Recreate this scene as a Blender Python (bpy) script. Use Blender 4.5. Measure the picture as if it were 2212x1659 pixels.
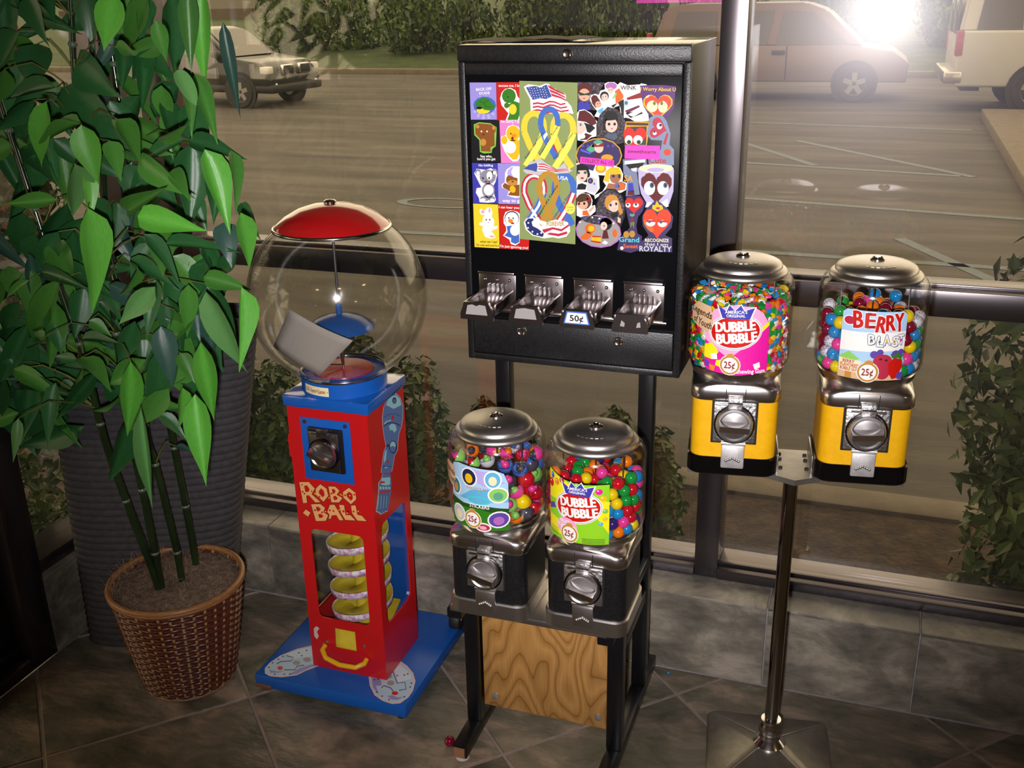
import bpy, bmesh, math, random
import numpy as np
from mathutils import Vector, Matrix, geometry

for o in list(bpy.data.objects):
    bpy.data.objects.remove(o, do_unlink=True)
SC = bpy.context.scene
COL = SC.collection
PI = math.pi
R = math.radians

# ------------------------------------------------------------------ camera
def look(yaw, pitch, roll):
    fw = Vector((-math.sin(yaw) * math.cos(pitch), math.cos(yaw) * math.cos(pitch), -math.sin(pitch)))
    rt = Vector((math.cos(yaw), math.sin(yaw), 0))
    dn = fw.cross(rt)
    r2 = math.cos(roll) * rt + math.sin(roll) * dn
    d2 = -math.sin(roll) * rt + math.cos(roll) * dn
    return Matrix(((r2.x, -d2.x, -fw.x), (r2.y, -d2.y, -fw.y), (r2.z, -d2.z, -fw.z)))
cam_d = bpy.data.cameras.new('camera')
cam_d.sensor_width = 36.0
cam_d.lens = 36.0 * 2250 / 2212
cam_d.clip_start = 0.05
cam_d.clip_end = 400
cam = bpy.data.objects.new('camera', cam_d)
COL.objects.link(cam)
cam.matrix_world = Matrix.Translation((0, 0, 1.63)) @ look(R(19.7), R(20.85), R(1.22)).to_4x4()
SC.camera = cam

# ------------------------------------------------------------------ view, sky, lights
SC.view_settings.view_transform = 'Standard'
SC.view_settings.look = 'None'
SC.view_settings.exposure = 0.0
SC.view_settings.gamma = 1.0
SC.view_settings.use_curve_mapping = False
SC.cycles.use_denoising = True
SC.cycles.transparent_max_bounces = 24
SC.cycles.max_bounces = 6
SC.cycles.diffuse_bounces = 3
SC.cycles.adaptive_threshold = 0.03
SC.cycles.sample_clamp_indirect = 4.0
SC.cycles.caustics_reflective = False
SC.cycles.caustics_refractive = False
SC.cycles.blur_glossy = 0.5

world = bpy.data.worlds.new('overcast_dusk_sky')
SC.world = world
world.use_nodes = True
wn = world.node_tree.nodes
bg = wn['Background']
bg.inputs['Color'].default_value = (1.0, 0.80, 0.52, 1)
bg.inputs['Strength'].default_value = 2.3

def lamp(name, kind, loc, power, color, **kw):
    d = bpy.data.lights.new(name, kind)
    d.energy = power
    d.color = color
    for k, v in kw.items():
        setattr(d, k, v)
    o = bpy.data.objects.new(name, d)
    o.location = loc
    COL.objects.link(o)
    return o
# the photographer's flash, close to the lens
flash = lamp('camera_flash', 'SPOT', (-0.055, 0.0, 1.515), 208, (1.0, 0.95, 0.97),
             shadow_soft_size=0.022, spot_size=R(76), spot_blend=1.0)
flash.rotation_euler = (Vector((-0.62, 2.0, 1.08)) - flash.location).to_track_quat('-Z', 'Y').to_euler()

# ------------------------------------------------------------------ materials
def lin(c):
    if isinstance(c, str):
        c = tuple(int(c[i:i + 2], 16) / 255 for i in (0, 2, 4))
        c = tuple(x / 12.92 if x <= .04045 else ((x + .055) / 1.055) ** 2.4 for x in c)
    return tuple(c[:3]) + (1.0,)
MATS = {}
def mat(name, color=(.5, .5, .5), rough=.5, metal=0.0, spec=.5, coat=0.0, emit=None, estr=0.0, trans=0.0):
    if name in MATS:
        return MATS[name]
    m = bpy.data.materials.new(name)
    m.use_nodes = True
    b = m.node_tree.nodes['Principled BSDF']
    b.inputs['Base Color'].default_value = lin(color)
    b.inputs['Roughness'].default_value = rough
    b.inputs['Metallic'].default_value = metal
    b.inputs['Specular IOR Level'].default_value = spec
    b.inputs['Coat Weight'].default_value = coat
    b.inputs['Coat Roughness'].default_value = .08
    if emit:
        b.inputs['Emission Color'].default_value = lin(emit)
        b.inputs['Emission Strength'].default_value = estr
    m.diffuse_color = lin(color)
    MATS[name] = m
    return m
def noise_mat(name, c1, c2, scale=8.0, rough=.6, detail=6.0, metal=0.0, bump=0.0, bscale=None, c3=None, spec=.5,
              stretch=(1, 1, 1), lo=.35, hi=.65, obj_rand=0.0, coords='Object', distortion=0.0):
    if name in MATS:
        return MATS[name]
    m = mat(name, c1, rough, metal, spec)
    nt = m.node_tree
    N, L = nt.nodes, nt.links
    b = N['Principled BSDF']
    tc = N.new('ShaderNodeTexCoord')
    mp = N.new('ShaderNodeMapping')
    mp.inputs['Scale'].default_value = stretch
    L.new(tc.outputs[coords], mp.inputs['Vector'])
    vec = mp.outputs['Vector']
    oi = N.new('ShaderNodeObjectInfo')
    if obj_rand:
        ad = N.new('ShaderNodeVectorMath')
        ad.operation = 'ADD'
        sc = N.new('ShaderNodeMath')
        sc.operation = 'MULTIPLY'
        sc.inputs[1].default_value = 37.0
        L.new(oi.outputs['Random'], sc.inputs[0])
        L.new(vec, ad.inputs[0])
        L.new(sc.outputs[0], ad.inputs[1])
        vec = ad.outputs[0]
    nz = N.new('ShaderNodeTexNoise')
    nz.inputs['Scale'].default_value = scale
    nz.inputs['Detail'].default_value = detail
    nz.inputs['Roughness'].default_value = .62
    nz.inputs['Distortion'].default_value = distortion
    L.new(vec, nz.inputs['Vector'])
    cr = N.new('ShaderNodeValToRGB')
    cr.color_ramp.elements[0].position = lo
    cr.color_ramp.elements[0].color = lin(c1)
    cr.color_ramp.elements[1].position = hi
    cr.color_ramp.elements[1].color = lin(c2)
    if c3:
        e = cr.color_ramp.elements.new((lo + hi) / 2)
        e.color = lin(c3)
    L.new(nz.outputs['Fac'], cr.inputs['Fac'])
    out = cr.outputs['Color']
    if obj_rand:
        hs = N.new('ShaderNodeHueSaturation')
        mr = N.new('ShaderNodeMapRange')
        mr.inputs['To Min'].default_value = 1 - obj_rand
        mr.inputs['To Max'].default_value = 1 + obj_rand
        L.new(oi.outputs['Random'], mr.inputs['Value'])
        L.new(mr.outputs[0], hs.inputs['Value'])
        L.new(out, hs.inputs['Color'])
        out = hs.outputs['Color']
    L.new(out, b.inputs['Base Color'])
    if bump:
        nb = N.new('ShaderNodeTexNoise')
        nb.inputs['Scale'].default_value = bscale or scale * 3
        nb.inputs['Detail'].default_value = 5
        L.new(vec, nb.inputs['Vector'])
        bp = N.new('ShaderNodeBump')
        bp.inputs['Strength'].default_value = bump
        bp.inputs['Distance'].default_value = .01
        L.new(nb.outputs['Fac'], bp.inputs['Height'])
        L.new(bp.outputs['Normal'], b.inputs['Normal'])
    return m
def glass_mat(name, tint=(1, 1, 1), ior=1.5, rough=0.0, haze=0.0, haze_rough=.3, dust=0.0, wide=None):
    """Thin pane: clear transmission, Fresnel mirror, plus a faint rough lobe imitating flash bloom."""
    m = bpy.data.materials.new(name)
    m.use_nodes = True
    N, L = m.node_tree.nodes, m.node_tree.links
    N.clear()
    out = N.new('ShaderNodeOutputMaterial')
    tr = N.new('ShaderNodeBsdfTransparent')
    tr.inputs['Color'].default_value = (*tint, 1)
    gl = N.new('ShaderNodeBsdfGlossy')
    gl.inputs['Roughness'].default_value = rough
    lw = N.new('ShaderNodeLayerWeight')
    lw.inputs['Blend'].default_value = .5
    pw = N.new('ShaderNodeMath')
    pw.operation = 'POWER'
    pw.inputs[1].default_value = 5.0
    L.new(lw.outputs['Facing'], pw.inputs[0])
    f0 = ((ior - 1) / (ior + 1)) ** 2
    fr = N.new('ShaderNodeMath')
    fr.operation = 'MULTIPLY_ADD'
    fr.inputs[1].default_value = 1 - f0
    fr.inputs[2].default_value = f0
    L.new(pw.outputs[0], fr.inputs[0])
    mx = N.new('ShaderNodeMixShader')
    L.new(fr.outputs[0], mx.inputs[0])
    L.new(tr.outputs[0], mx.inputs[1])
    L.new(gl.outputs[0], mx.inputs[2])
    s = mx.outputs[0]
    if haze:  # rough lobe added to spread the flash reflection into a glow
        g2 = N.new('ShaderNodeBsdfGlossy')
        g2.inputs['Roughness'].default_value = haze_rough
        m2 = N.new('ShaderNodeMixShader')
        m2.inputs[0].default_value = haze
        L.new(s, m2.inputs[1])
        L.new(g2.outputs[0], m2.inputs[2])
        s = m2.outputs[0]
        if wide:
            g3 = N.new('ShaderNodeBsdfGlossy')
            g3.inputs['Roughness'].default_value = wide[1]
            g3.inputs['Color'].default_value = (.95, .85, 1, 1)  # violet tint imitates the halo round the flash
            m4 = N.new('ShaderNodeMixShader')
            m4.inputs[0].default_value = wide[0]
            L.new(s, m4.inputs[1])
            L.new(g3.outputs[0], m4.inputs[2])
            s = m4.outputs[0]
    if dust:
        df = N.new('ShaderNodeBsdfDiffuse')
        df.inputs['Color'].default_value = (.8, .76, .74, 1)
        m3 = N.new('ShaderNodeMixShader')
        m3.inputs[0].default_value = dust
        L.new(s, m3.inputs[1])
        L.new(df.outputs[0], m3.inputs[2])
        s = m3.outputs[0]
    L.new(s, out.inputs['Surface'])
    MATS[name] = m
    return m

CHROME = mat('chrome', (.72, .69, .69), .16, 1.0)
BRUSHED = mat('satin_chrome', (.62, .59, .57), .36, 1.0)
STEEL = mat('steel_wire', (.45, .45, .46), .3, 1.0)
BLACKM = mat('black_enamel', (.006, .006, .007), .28, 0, .5)
BLACKT = noise_mat('black_textured_enamel', (.005, .005, .006), (.012, .012, .013), 220, .38, bump=.12, bscale=400)
RUBBER = mat('black_rubber', (.012, .012, .012), .6)
RED = mat('red_enamel', (.55, .010, .012), .22, 0, .5)
BLUE = mat('blue_enamel', (.008, .105, .46), .32, 0, .5)
YEL = mat('yellow_enamel', (.80, .43, .005), .40)
YELP = noise_mat('yellow_plastic', (.62, .48, .02), (.74, .60, .05), 30, .35)
WHITEP = mat('white_paper', (.78, .76, .72), .7)
GLASS_JAR = glass_mat('clear_plastic_jar', (.985, .985, .985), 1.5, haze=.010, haze_rough=.15)
GLASS_THIN = glass_mat('clear_plastic_thin', (.985, .985, .985), 1.42)
GLASS_GLOBE = glass_mat('clear_globe', (.965, .965, .96), 1.5, haze=.015, haze_rough=.14)
PANE = glass_mat('window_glass', (.93, .93, .92), 1.75, haze=.014, haze_rough=.23, dust=.004, wide=(.012, .38))

PAL = dict(white='f2efea', black='0b0a0b', red='c41408', red2='d0241a', dred='8f1410', green='2f7a14', dgreen='1c4d12', lime='7fc24a',
 lgreen='8ccb62', yellow='f0d22c', gold='e6b80c', gold2='d49a22', orange='e8891c', dorange='d8641c', dorange2='d8401a', brown='8a4f16',
 dbrown='4d2c18', tan='c48a3a', tan2='a2684a', amber='c98a30', cream='efe3b4', skin='dba88c', skin2='eec4b2', pink='df7fc4', pink2='eaa8b4',
 hotpink='ff3fbe', maroon='641a3a', dmaroon='5a1616', dmaroon2='5c0d10', crimson='b42a44', lilac='9a8fd8', lilac2='b4a8e4', lavender='b9b0d6',
 blue2='3f68b8', blue3='4f5cf0', navy='20264e', indigo='3a3aa8', indigo2='33285c', indigo3='38305e', violet='5c44a0', purple='56246e', purple2='3d2a62',
 orchid='b06ab4', grey='8d8a9a', dgrey='44424a', dgrey2='3a3838', lgrey='c9c9d2', greyish='9a9694', greyblue='7f8aa4', slate='4a5a70', slate2='76809c',
 silver='c2bfc0', teal='1f7a8c', dteal='275a5c', seagreen='5aa284', cyan='4cc8d0', cyan2='5fb0d8', olive='8a9a5c', olive2='6d7a2a', ryellow='f2cf3a',
 ryellow2='f7e75a', bronze='b98a2e', usblue='3b4f9c', usblue2='3f6cc0', usnavy='1f2a6c', usred='c02440', armblue='5876b0', armlight='9fd0dc', armdark='27365c',
 footblue='b4cfe4', footviolet='8f93c8', footwhite='cfe2ee', holo='5a4a68', magenta='e2189c', lpink='f3a6cf', limebg='8fd023', sky='a9cdec',
 yelbg='f2e51a', sand='d8b48c', ballred='c41226', ballblue='1b86c8', ballgreen='12933a', ballyellow='f0cf12', ballorange='ee7a12', ballpink='ea3f96',
 ballpurple='33226a', ballmaroon='7d0a2c', letter='e8a76a', letteredge='3a2a08')
def pm(k):
    n = 'print_' + k
    if n in MATS:
        return MATS[n]
    if k == 'holo':
        return noise_mat(n, '241c34', '8c86b0', 260, .3, c3='4c4440', lo=.3, hi=.75)
    return mat(n, PAL[k], .42)

# ------------------------------------------------------------------ mesh builder
class MB:
    def __init__(s):
        s.v = []
        s.f = []
        s.m = []
        s.mats = []
    def mi(s, m):
        if m not in s.mats:
            s.mats.append(m)
        return s.mats.index(m)
    def add(s, vs, fs, m=None, M=None):
        k = len(s.v)
        i = s.mi(m) if m is not None else 0
        if M is not None:
            vs = [M @ Vector(v) for v in vs]
        s.v += [tuple(v) for v in vs]
        s.f += [tuple(k + j for j in f) for f in fs]
        s.m += [i] * len(fs)
        return s
    def box(s, x0, x1, y0, y1, z0, z1, m=None, b=0.0, M=None):
        if b <= 0:
            vs = [(x0, y0, z0), (x1, y0, z0), (x1, y1, z0), (x0, y1, z0), (x0, y0, z1), (x1, y0, z1), (x1, y1, z1), (x0, y1, z1)]
            fs = [(0, 3, 2, 1), (4, 5, 6, 7), (0, 1, 5, 4), (1, 2, 6, 5), (2, 3, 7, 6), (3, 0, 4, 7)]
            return s.add(vs, fs, m, M)
        bm = bmesh.new()
        bmesh.ops.create_cube(bm, size=1)
        for v in bm.verts:
            v.co = Vector(((x0 + x1) / 2 + v.co.x * (x1 - x0), (y0 + y1) / 2 + v.co.y * (y1 - y0), (z0 + z1) / 2 + v.co.z * (z1 - z0)))
        bmesh.ops.bevel(bm, geom=bm.edges[:], offset=b, segments=2, affect='EDGES', profile=.5)
        return s.bm(bm, m, M)
    def bm(s, bm, m=None, M=None):
        bm.verts.index_update()
        s.add([v.co.copy() for v in bm.verts], [[v.index for v in f.verts] for f in bm.faces], m, M)
        bm.free()
        return s
    def lathe(s, prof, n=32, m=None, M=None, a0=0.0, a1=2 * PI, cap0=False, cap1=False):
        full = abs(a1 - a0 - 2 * PI) < 1e-6
        k = n if full else n + 1
        vs, fs = [], []
        for (r, z) in prof:
            for i in range(k):
                a = a0 + (a1 - a0) * i / n
                vs.append((r * math.cos(a), r * math.sin(a), z))
        for j in range(len(prof) - 1):
            for i in range(n):
                i2 = (i + 1) % k
                fs.append((j * k + i, j * k + i2, (j + 1) * k + i2, (j + 1) * k + i))
        if cap0:
            fs.append(tuple(reversed(range(k))))
        if cap1:
            fs.append(tuple((len(prof) - 1) * k + i for i in range(k)))
        return s.add(vs, fs, m, M)
    def cyl(s, p, q, r, m=None, n=12, r2=None, caps=True, M=None):
        return s.tube([p, q], [r, r if r2 is None else r2], n, m, caps, M)
    def tube(s, pts, r, n=8, m=None, caps=True, M=None, closed=False):
        pts = [Vector(p) for p in pts]
        K = len(pts)
        rs = r if isinstance(r, (list, tuple)) else [r] * K
        vs, fs = [], []
        up = None
        for i, p in enumerate(pts):
            if closed:
                d = pts[(i + 1) % K] - pts[i - 1]
            else:
                d = pts[min(i + 1, K - 1)] - pts[max(i - 1, 0)]
            d.normalize()
            if up is None:
                up = Vector((0, 0, 1)) if abs(d.z) < .9 else Vector((1, 0, 0))
            a = d.cross(up)
            if a.length < 1e-5:
                a = d.cross(Vector((0, 1, 0)))
            a.normalize()
            b = a.cross(d)
            up = b
            for j in range(n):
                t = 2 * PI * j / n
                vs.append(p + rs[i] * (math.cos(t) * a + math.sin(t) * b))
        for i in range(K if closed else K - 1):
            i2 = (i + 1) % K
            for j in range(n):
                j2 = (j + 1) % n
                fs.append((i * n + j, i * n + j2, i2 * n + j2, i2 * n + j))
        if caps and not closed:
            fs.append(tuple(reversed(range(n))))
            fs.append(tuple((K - 1) * n + j for j in range(n)))
        return s.add(vs, fs, m, M)
    def prism(s, poly, d0, d1, m=None, M=None, holes=()):
        """poly in the local XZ plane (x,z), from y=d0 (front) to y=d1."""
        loops = [list(poly)] + [list(h) for h in holes]
        flat = [p for l in loops for p in l]
        n = len(flat)
        if holes:
            tri = geometry.tessellate_polygon([[Vector((p[0], p[1], 0)) for p in l] for l in loops])
            tri = [tuple(t) for t in tri]
        else:
            tri = [tuple(range(n))]
        vs = [(p[0], d0, p[1]) for p in flat] + [(p[0], d1, p[1]) for p in flat]
        fs = [t for t in tri] + [tuple(n + i for i in reversed(t)) for t in tri]
        k = 0
        for l in loops:
            for i in range(len(l)):
                j = (i + 1) % len(l)
                fs.append((k + i, k + j, n + k + j, n + k + i))
            k += len(l)
        return s.add(vs, fs, m, M)
    def ball(s, c, r, m=None, seg=12, rings=8, M=None, sz=1.0):
        vs = [(c[0], c[1], c[2] - r * sz)]
        for i in range(1, rings):
            t = -PI / 2 + PI * i / rings
            for j in range(seg):
                a = 2 * PI * j / seg
                vs.append((c[0] + r * math.cos(t) * math.cos(a), c[1] + r * math.cos(t) * math.sin(a), c[2] + r * sz * math.sin(t)))
        vs.append((c[0], c[1], c[2] + r * sz))
        fs = [(0, 1 + (j + 1) % seg, 1 + j) for j in range(seg)]
        for i in range(rings - 2):
            for j in range(seg):
                a = 1 + i * seg + j
                b = 1 + i * seg + (j + 1) % seg
                fs.append((a, b, b + seg, a + seg))
        t = len(vs) - 1
        o = 1 + (rings - 2) * seg
        fs += [(o + j, o + (j + 1) % seg, t) for j in range(seg)]
        return s.add(vs, fs, m, M)
    def mesh(s, name, mats=None, smooth=None):
        me = bpy.data.meshes.new(name)
        me.from_pydata(s.v, [], s.f)
        use = s.mats if mats is None else (mats if isinstance(mats, (list, tuple)) else [mats])
        for m in use:
            me.materials.append(m)
        if mats is None:
            me.polygons.foreach_set('material_index', s.m)
        bm = bmesh.new()
        bm.from_mesh(me)
        bmesh.ops.recalc_face_normals(bm, faces=bm.faces)
        if smooth is not None:
            c = math.radians(smooth)
            for f in bm.faces:
                f.smooth = True
            for e in bm.edges:
                if len(e.link_faces) == 2 and e.calc_face_angle(0) > c:
                    e.smooth = False
        bm.to_mesh(me)
        bm.free()
        me.update()
        return me
    def build(s, name, mats=None, parent=None, smooth=None, loc=None, label=None):
        o = bpy.data.objects.new(name, s.mesh(name, mats, smooth))
        COL.objects.link(o)
        if parent:
            o.parent = parent
        if loc is not None:
            o.location = loc
        if label:
            o['label'] = label
        return o
def tag(o, label=None, cat=None, group=None, kind=None):
    if label:
        o['label'] = label
    if cat:
        o['category'] = cat
    if group:
        o['group'] = group
    if kind:
        o['kind'] = kind
    return o
def thing(name, label, cat, loc=(0, 0, 0), rz=0.0, group=None, kind=None):
    o = bpy.data.objects.new(name, None)
    o.empty_display_size = .1
    COL.objects.link(o)
    o.location = loc
    o.rotation_euler = (0, 0, rz)
    return tag(o, label, cat, group, kind)
def inst(name, me, parent=None, M=None, loc=None):
    o = bpy.data.objects.new(name, me)
    COL.objects.link(o)
    if parent:
        o.parent = parent
    if M is not None:
        o.matrix_local = M
    if loc is not None:
        o.location = loc
    return o
def rrect(x0, x1, z0, z1, r, n=4):
    P = []
    for cx, cz, a in ((x1 - r, z1 - r, 0), (x0 + r, z1 - r, 90), (x0 + r, z0 + r, 180), (x1 - r, z0 + r, 270)):
        for i in range(n + 1):
            t = R(a + 90 * i / n)
            P.append((cx + r * math.cos(t), cz + r * math.sin(t)))
    return P

# ------------------------------------------------------------------ flat print (cards, labels, decals)
_fc = {}
def text_geo(txt):
    """Glyph outlines of the built-in font as triangles, normalised to cap height 1."""
    if txt in _fc:
        return _fc[txt]
    cu = bpy.data.curves.new('lettering', 'FONT')
    cu.body = txt
    cu.resolution_u = 2
    cu.fill_mode = 'FRONT'
    cu.offset = .022
    ob = bpy.data.objects.new('lettering', cu)
    COL.objects.link(ob)
    dg = bpy.context.evaluated_depsgraph_get()
    me = bpy.data.meshes.new_from_object(ob.evaluated_get(dg))
    vs = [(v.co.x / .69, v.co.y / .69) for v in me.vertices]
    fs = [tuple(p.vertices) for p in me.polygons]
    bpy.data.objects.remove(ob, do_unlink=True)
    bpy.data.curves.remove(cu)
    bpy.data.meshes.remove(me)
    x0 = min((v[0] for v in vs), default=0)
    x1 = max((v[0] for v in vs), default=1)
    _fc[txt] = ([(v[0] - x0, v[1]) for v in vs], fs, x1 - x0)
    return _fc[txt]
def print_geo(items):
    """-> list of (colour, layer, verts2d, faces)"""
    G = []
    for it in items:
        col, L = it[0], it[1]
        if isinstance(it[2], list):
            G.append((col, L, it[2], [tuple(range(len(it[2])))]))
        elif it[2] in 'EH' and len(it) == 10:
            _, _, k, n, cx, cy, ax, ay, bx, by = it
            P = []
            if k == 'E':
                for i in range(n):
                    a = 2 * PI * i / n
                    P.append((cx + ax * math.cos(a) + bx * math.sin(a), cy + ay * math.cos(a) + by * math.sin(a)))
            else:
                for i in range(22):
                    t = 2 * PI * i / 22
                    x = math.sin(t) ** 3 / 2
                    y = -(13 * math.cos(t) - 5 * math.cos(2 * t) - 2 * math.cos(3 * t) - math.cos(4 * t)) / 29
                    P.append((cx + ax * x + bx * y, cy + ay * x + by * y))
            G.append((col, L, P, [tuple(range(len(P)))]))
        else:
            _, _, txt, x, y, w, h, rot = it
            vs, fs, tw = text_geo(txt)
            c, s = math.cos(R(rot)), math.sin(R(rot))
            k = w / max(tw, .01)
            P = [(x + c * vx * k - s * vy * h, y + s * vx * k + c * vy * h) for vx, vy in vs]
            G.append((col, L, P, fs))
    return G
STEP = .00014
def print_flat(name, items, parent, basis, base=0.0003, label=None):
    """basis(u_mm, v_mm, lift_m) -> local point"""
    mb = MB()
    for col, L, P, fs in print_geo(items):
        mb.add([basis(p[0], p[1], base + L * STEP) for p in P], fs, pm(col))
    me = bpy.data.meshes.new(name)
    me.from_pydata(mb.v, [], mb.f)
    for m in mb.mats:
        me.materials.append(m)
    me.polygons.foreach_set('material_index', mb.m)
    me.update()
    o = inst(name, me, parent)
    if label:
        o['label'] = label
    return o
def print_curved(name, items, parent, radius, z0, a_mid=-PI / 2, base=.0004, label=None, step=7.0):
    """Wrap a label drawn in mm (u right, v up, u=0 at the middle) round a vertical cylinder."""
    bm = bmesh.new()
    mats = []
    for col, L, P, fs in print_geo(items):
        m = pm(col)
        if m not in mats:
            mats.append(m)
        vv = [bm.verts.new((p[0], p[1], L)) for p in P]
        for f in fs:
            try:
                fc = bm.faces.new([vv[i] for i in f])
                fc.material_index = mats.index(m)
            except ValueError:
                pass
    bmesh.ops.triangulate(bm, faces=[f for f in bm.faces if len(f.verts) > 4])
    us = [v.co.x for v in bm.verts]
    u = math.floor(min(us) / step) * step + step
    while u < max(us):
        bmesh.ops.bisect_plane(bm, geom=bm.verts[:] + bm.edges[:] + bm.faces[:], plane_co=(u, 0, 0), plane_no=(1, 0, 0), dist=1e-4)
        u += step
    for v in bm.verts:
        r = radius + base + v.co.z * STEP
        a = a_mid + v.co.x / 1000 / radius
        v.co = Vector((r * math.cos(a), r * math.sin(a), z0 + v.co.y / 1000))
    me = bpy.data.meshes.new(name)
    bm.to_mesh(me)
    bm.free()
    for m in mats:
        me.materials.append(m)
    o = inst(name, me, parent)
    if label:
        o['label'] = label
    return o
PRINT = {}
PRINT['card_turtle'] = [('lilac',0,[(-196.2,546.4),(-142.9,546.9),(-143.9,479.8),(-196,478.8)]),('lilac2',1,[(-167.4,505.4),(-143.5,501.7),(-144.4,496.4)]),('lilac2',1,[(-167.4,505.4),(-147,490.7),(-150.7,486.4)]),('lilac2',1,[(-167.4,505.4),(-156,482.5),(-161.5,480.3)]),('lilac2',1,[(-167.4,505.4),(-168.2,479.3),(-174,479.9)]),('lilac2',1,[(-167.4,505.4),(-180.2,482.1),(-184.8,485.2)]),('lilac2',1,[(-167.4,505.4),(-188.8,490),(-190.9,494.9)]),('lilac2',1,[(-167.4,505.4),(-191.6,500.9),(-190.7,506.2)]),('lilac2',1,[(-167.4,505.4),(-188,511.9),(-184.3,516.2)]),('lilac2',1,[(-167.4,505.4),(-178.9,520),(-173.5,522.1)]),('lilac2',1,[(-167.4,505.4),(-166.8,523.1),(-161.1,522.5)]),('lilac2',1,[(-167.4,505.4),(-155,520.3),(-150.4,517.2)]),('lilac2',1,[(-167.4,505.4),(-146.4,512.5),(-144.3,507.7)]),('blue2',2,'E',14,-167.4,505.4,22.9,0.3,-0.5,-16.3),('yellow',3,'E',14,-170.5,496.2,13.5,0.2,-0.1,-6.2),('green',4,[(-188.2,502),(-182.2,513.3),(-174.2,518.4),(-166.4,519),(-157.6,516.6),(-152.2,508.6),(-146.2,505.7),(-149.2,499.6),(-158.2,496.4),(-167.1,497.2),(-174.8,501.2),(-184.8,504.1)]),('black',5,'E',14,-178.2,500.6,6.2,0.1,0,-2.5),('dgreen',5,[(-177.9,512.8),(-168.8,509.9),(-168.9,510.9),(-177.5,513.8)]),('dgreen',5,[(-168.8,509.9),(-158.4,515.2),(-159,516),(-168.9,510.9)]),('dgreen',5,[(-169.4,510.1),(-165,502.9),(-164.3,503.8),(-168.4,510.7)]),('dgreen',5,[(-165,502.9),(-155.8,502),(-155.7,503),(-164.3,503.8)]),('white',2,'BACK OFF',-183.3,531.4,30.8,5,3.5),('white',2,'DUDE',-177.3,525,21.1,4.2,3.3)]
PRINT['card_turtle_red'] = [('red',0,[(-143.4,547.4),(-95.4,547.8),(-96.6,479.7),(-143.9,478.8)]),('white',1,[(-132.9,529),(-126.2,535.6),(-115.2,537.7),(-105.5,533.3),(-101.8,522.4),(-96,515.5),(-96.6,479.2),(-126.4,478.6),(-120.6,491.9),(-133.5,505.9),(-136.5,517.9)]),('green',2,'E',14,-118.8,523.2,13.7,0.1,-0.3,-13.1),('green',2,'E',14,-123.6,506,5,0.1,-0.1,-5),('green',2,[(-119.1,508.1),(-109.1,514.3),(-96.6,510.4),(-96.9,493.4),(-102.1,480.1),(-123,479.7),(-118.4,489.9)]),('yellow',3,'E',14,-111.6,499.2,7.7,0.1,-0.2,-9.6),('black',3,'E',14,-120.4,521.6,1.5,0.1,-0.1,-1),('dgreen',3,[(-126.5,527.2),(-122.1,526.2),(-121.9,527),(-126.2,528)]),('white',2,'excuse me, I bu',-138.7,539.4,42.6,4.2,0.5)]
PRINT['card_bear'] = [('black',0,[(-195.9,477.8),(-138.6,478.9),(-137.4,401.3),(-197,399.4)]),('lime',1,[(-190.5,470.1),(-179,474.5),(-156.6,472.9),(-150,468.9),(-144.5,466),(-145.4,451.6),(-147.1,430.8),(-154.6,425.4),(-155.9,418),(-171.8,416.5),(-179.7,419.4),(-180.1,441.4),(-190,450.5)]),('brown',2,[(-187.7,468.1),(-179.1,472.4),(-156.7,470.9),(-145.6,466),(-147,456.7),(-149.3,455.6),(-149.3,431.8),(-157.9,428.4),(-157.6,420.1),(-177.4,420.6),(-177.8,442.5),(-187.7,452.6)]),('tan',3,'E',14,-172.3,437.4,6.2,0.2,-0.2,-6.8),('white',3,'E',14,-175.1,457.6,1.6,0,0,-1.7),('white',3,'E',14,-163.8,457.8,1.6,0.1,0,-1.6),('dbrown',3,'E',14,-171.3,452,2.3,0,0,-1.5),('tan',3,'E',14,-182.7,466.2,4,0.1,-0.1,-3.1),('tan',3,'E',14,-150.1,464.8,3.3,0.1,-0.1,-4.1),('white',2,'See who,',-178.9,409,23.9,4.6,1.7),('white',2,"how'd you get",-185.4,403.5,37,4.6,1.9)]
PRINT['card_duck'] = [('pink',0,[(-138.6,478.9),(-96.6,479.7),(-98,400),(-137.3,398.7)]),('white',1,[(-125.7,461.3),(-121.1,468.5),(-112.2,471.3),(-101.2,467.9),(-96.9,461.9),(-97.8,412.5),(-104.6,404),(-113.6,403.1),(-121.3,409.7),(-130,421.9),(-136.3,438.4),(-136,448.7),(-127,452)]),('gold',2,'E',14,-112,455.4,13.5,0.4,-0.3,-14.4),('gold',2,'E',14,-129.5,442.7,6.2,0.1,-0.1,-7.8),('gold',2,[(-118.3,443),(-97.8,443.5),(-98.2,422.9),(-104.6,408.1),(-113.5,406.8),(-119,411.8),(-126.6,421)]),('white',3,'E',14,-117.5,429.5,11.1,0.4,-0.2,-11.4),('orange',3,'E',14,-109.8,451.4,5,0.1,-0.1,-3.6),('dred',3,'E',14,-113.3,446.2,2.8,0,0,-2.9),('black',3,'E',14,-116.4,454.8,1.3,0.1,0,-1.6),('white',2,"I'm sorry, I qu",-135.4,474.4,38.2,4.4,1)]
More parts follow.
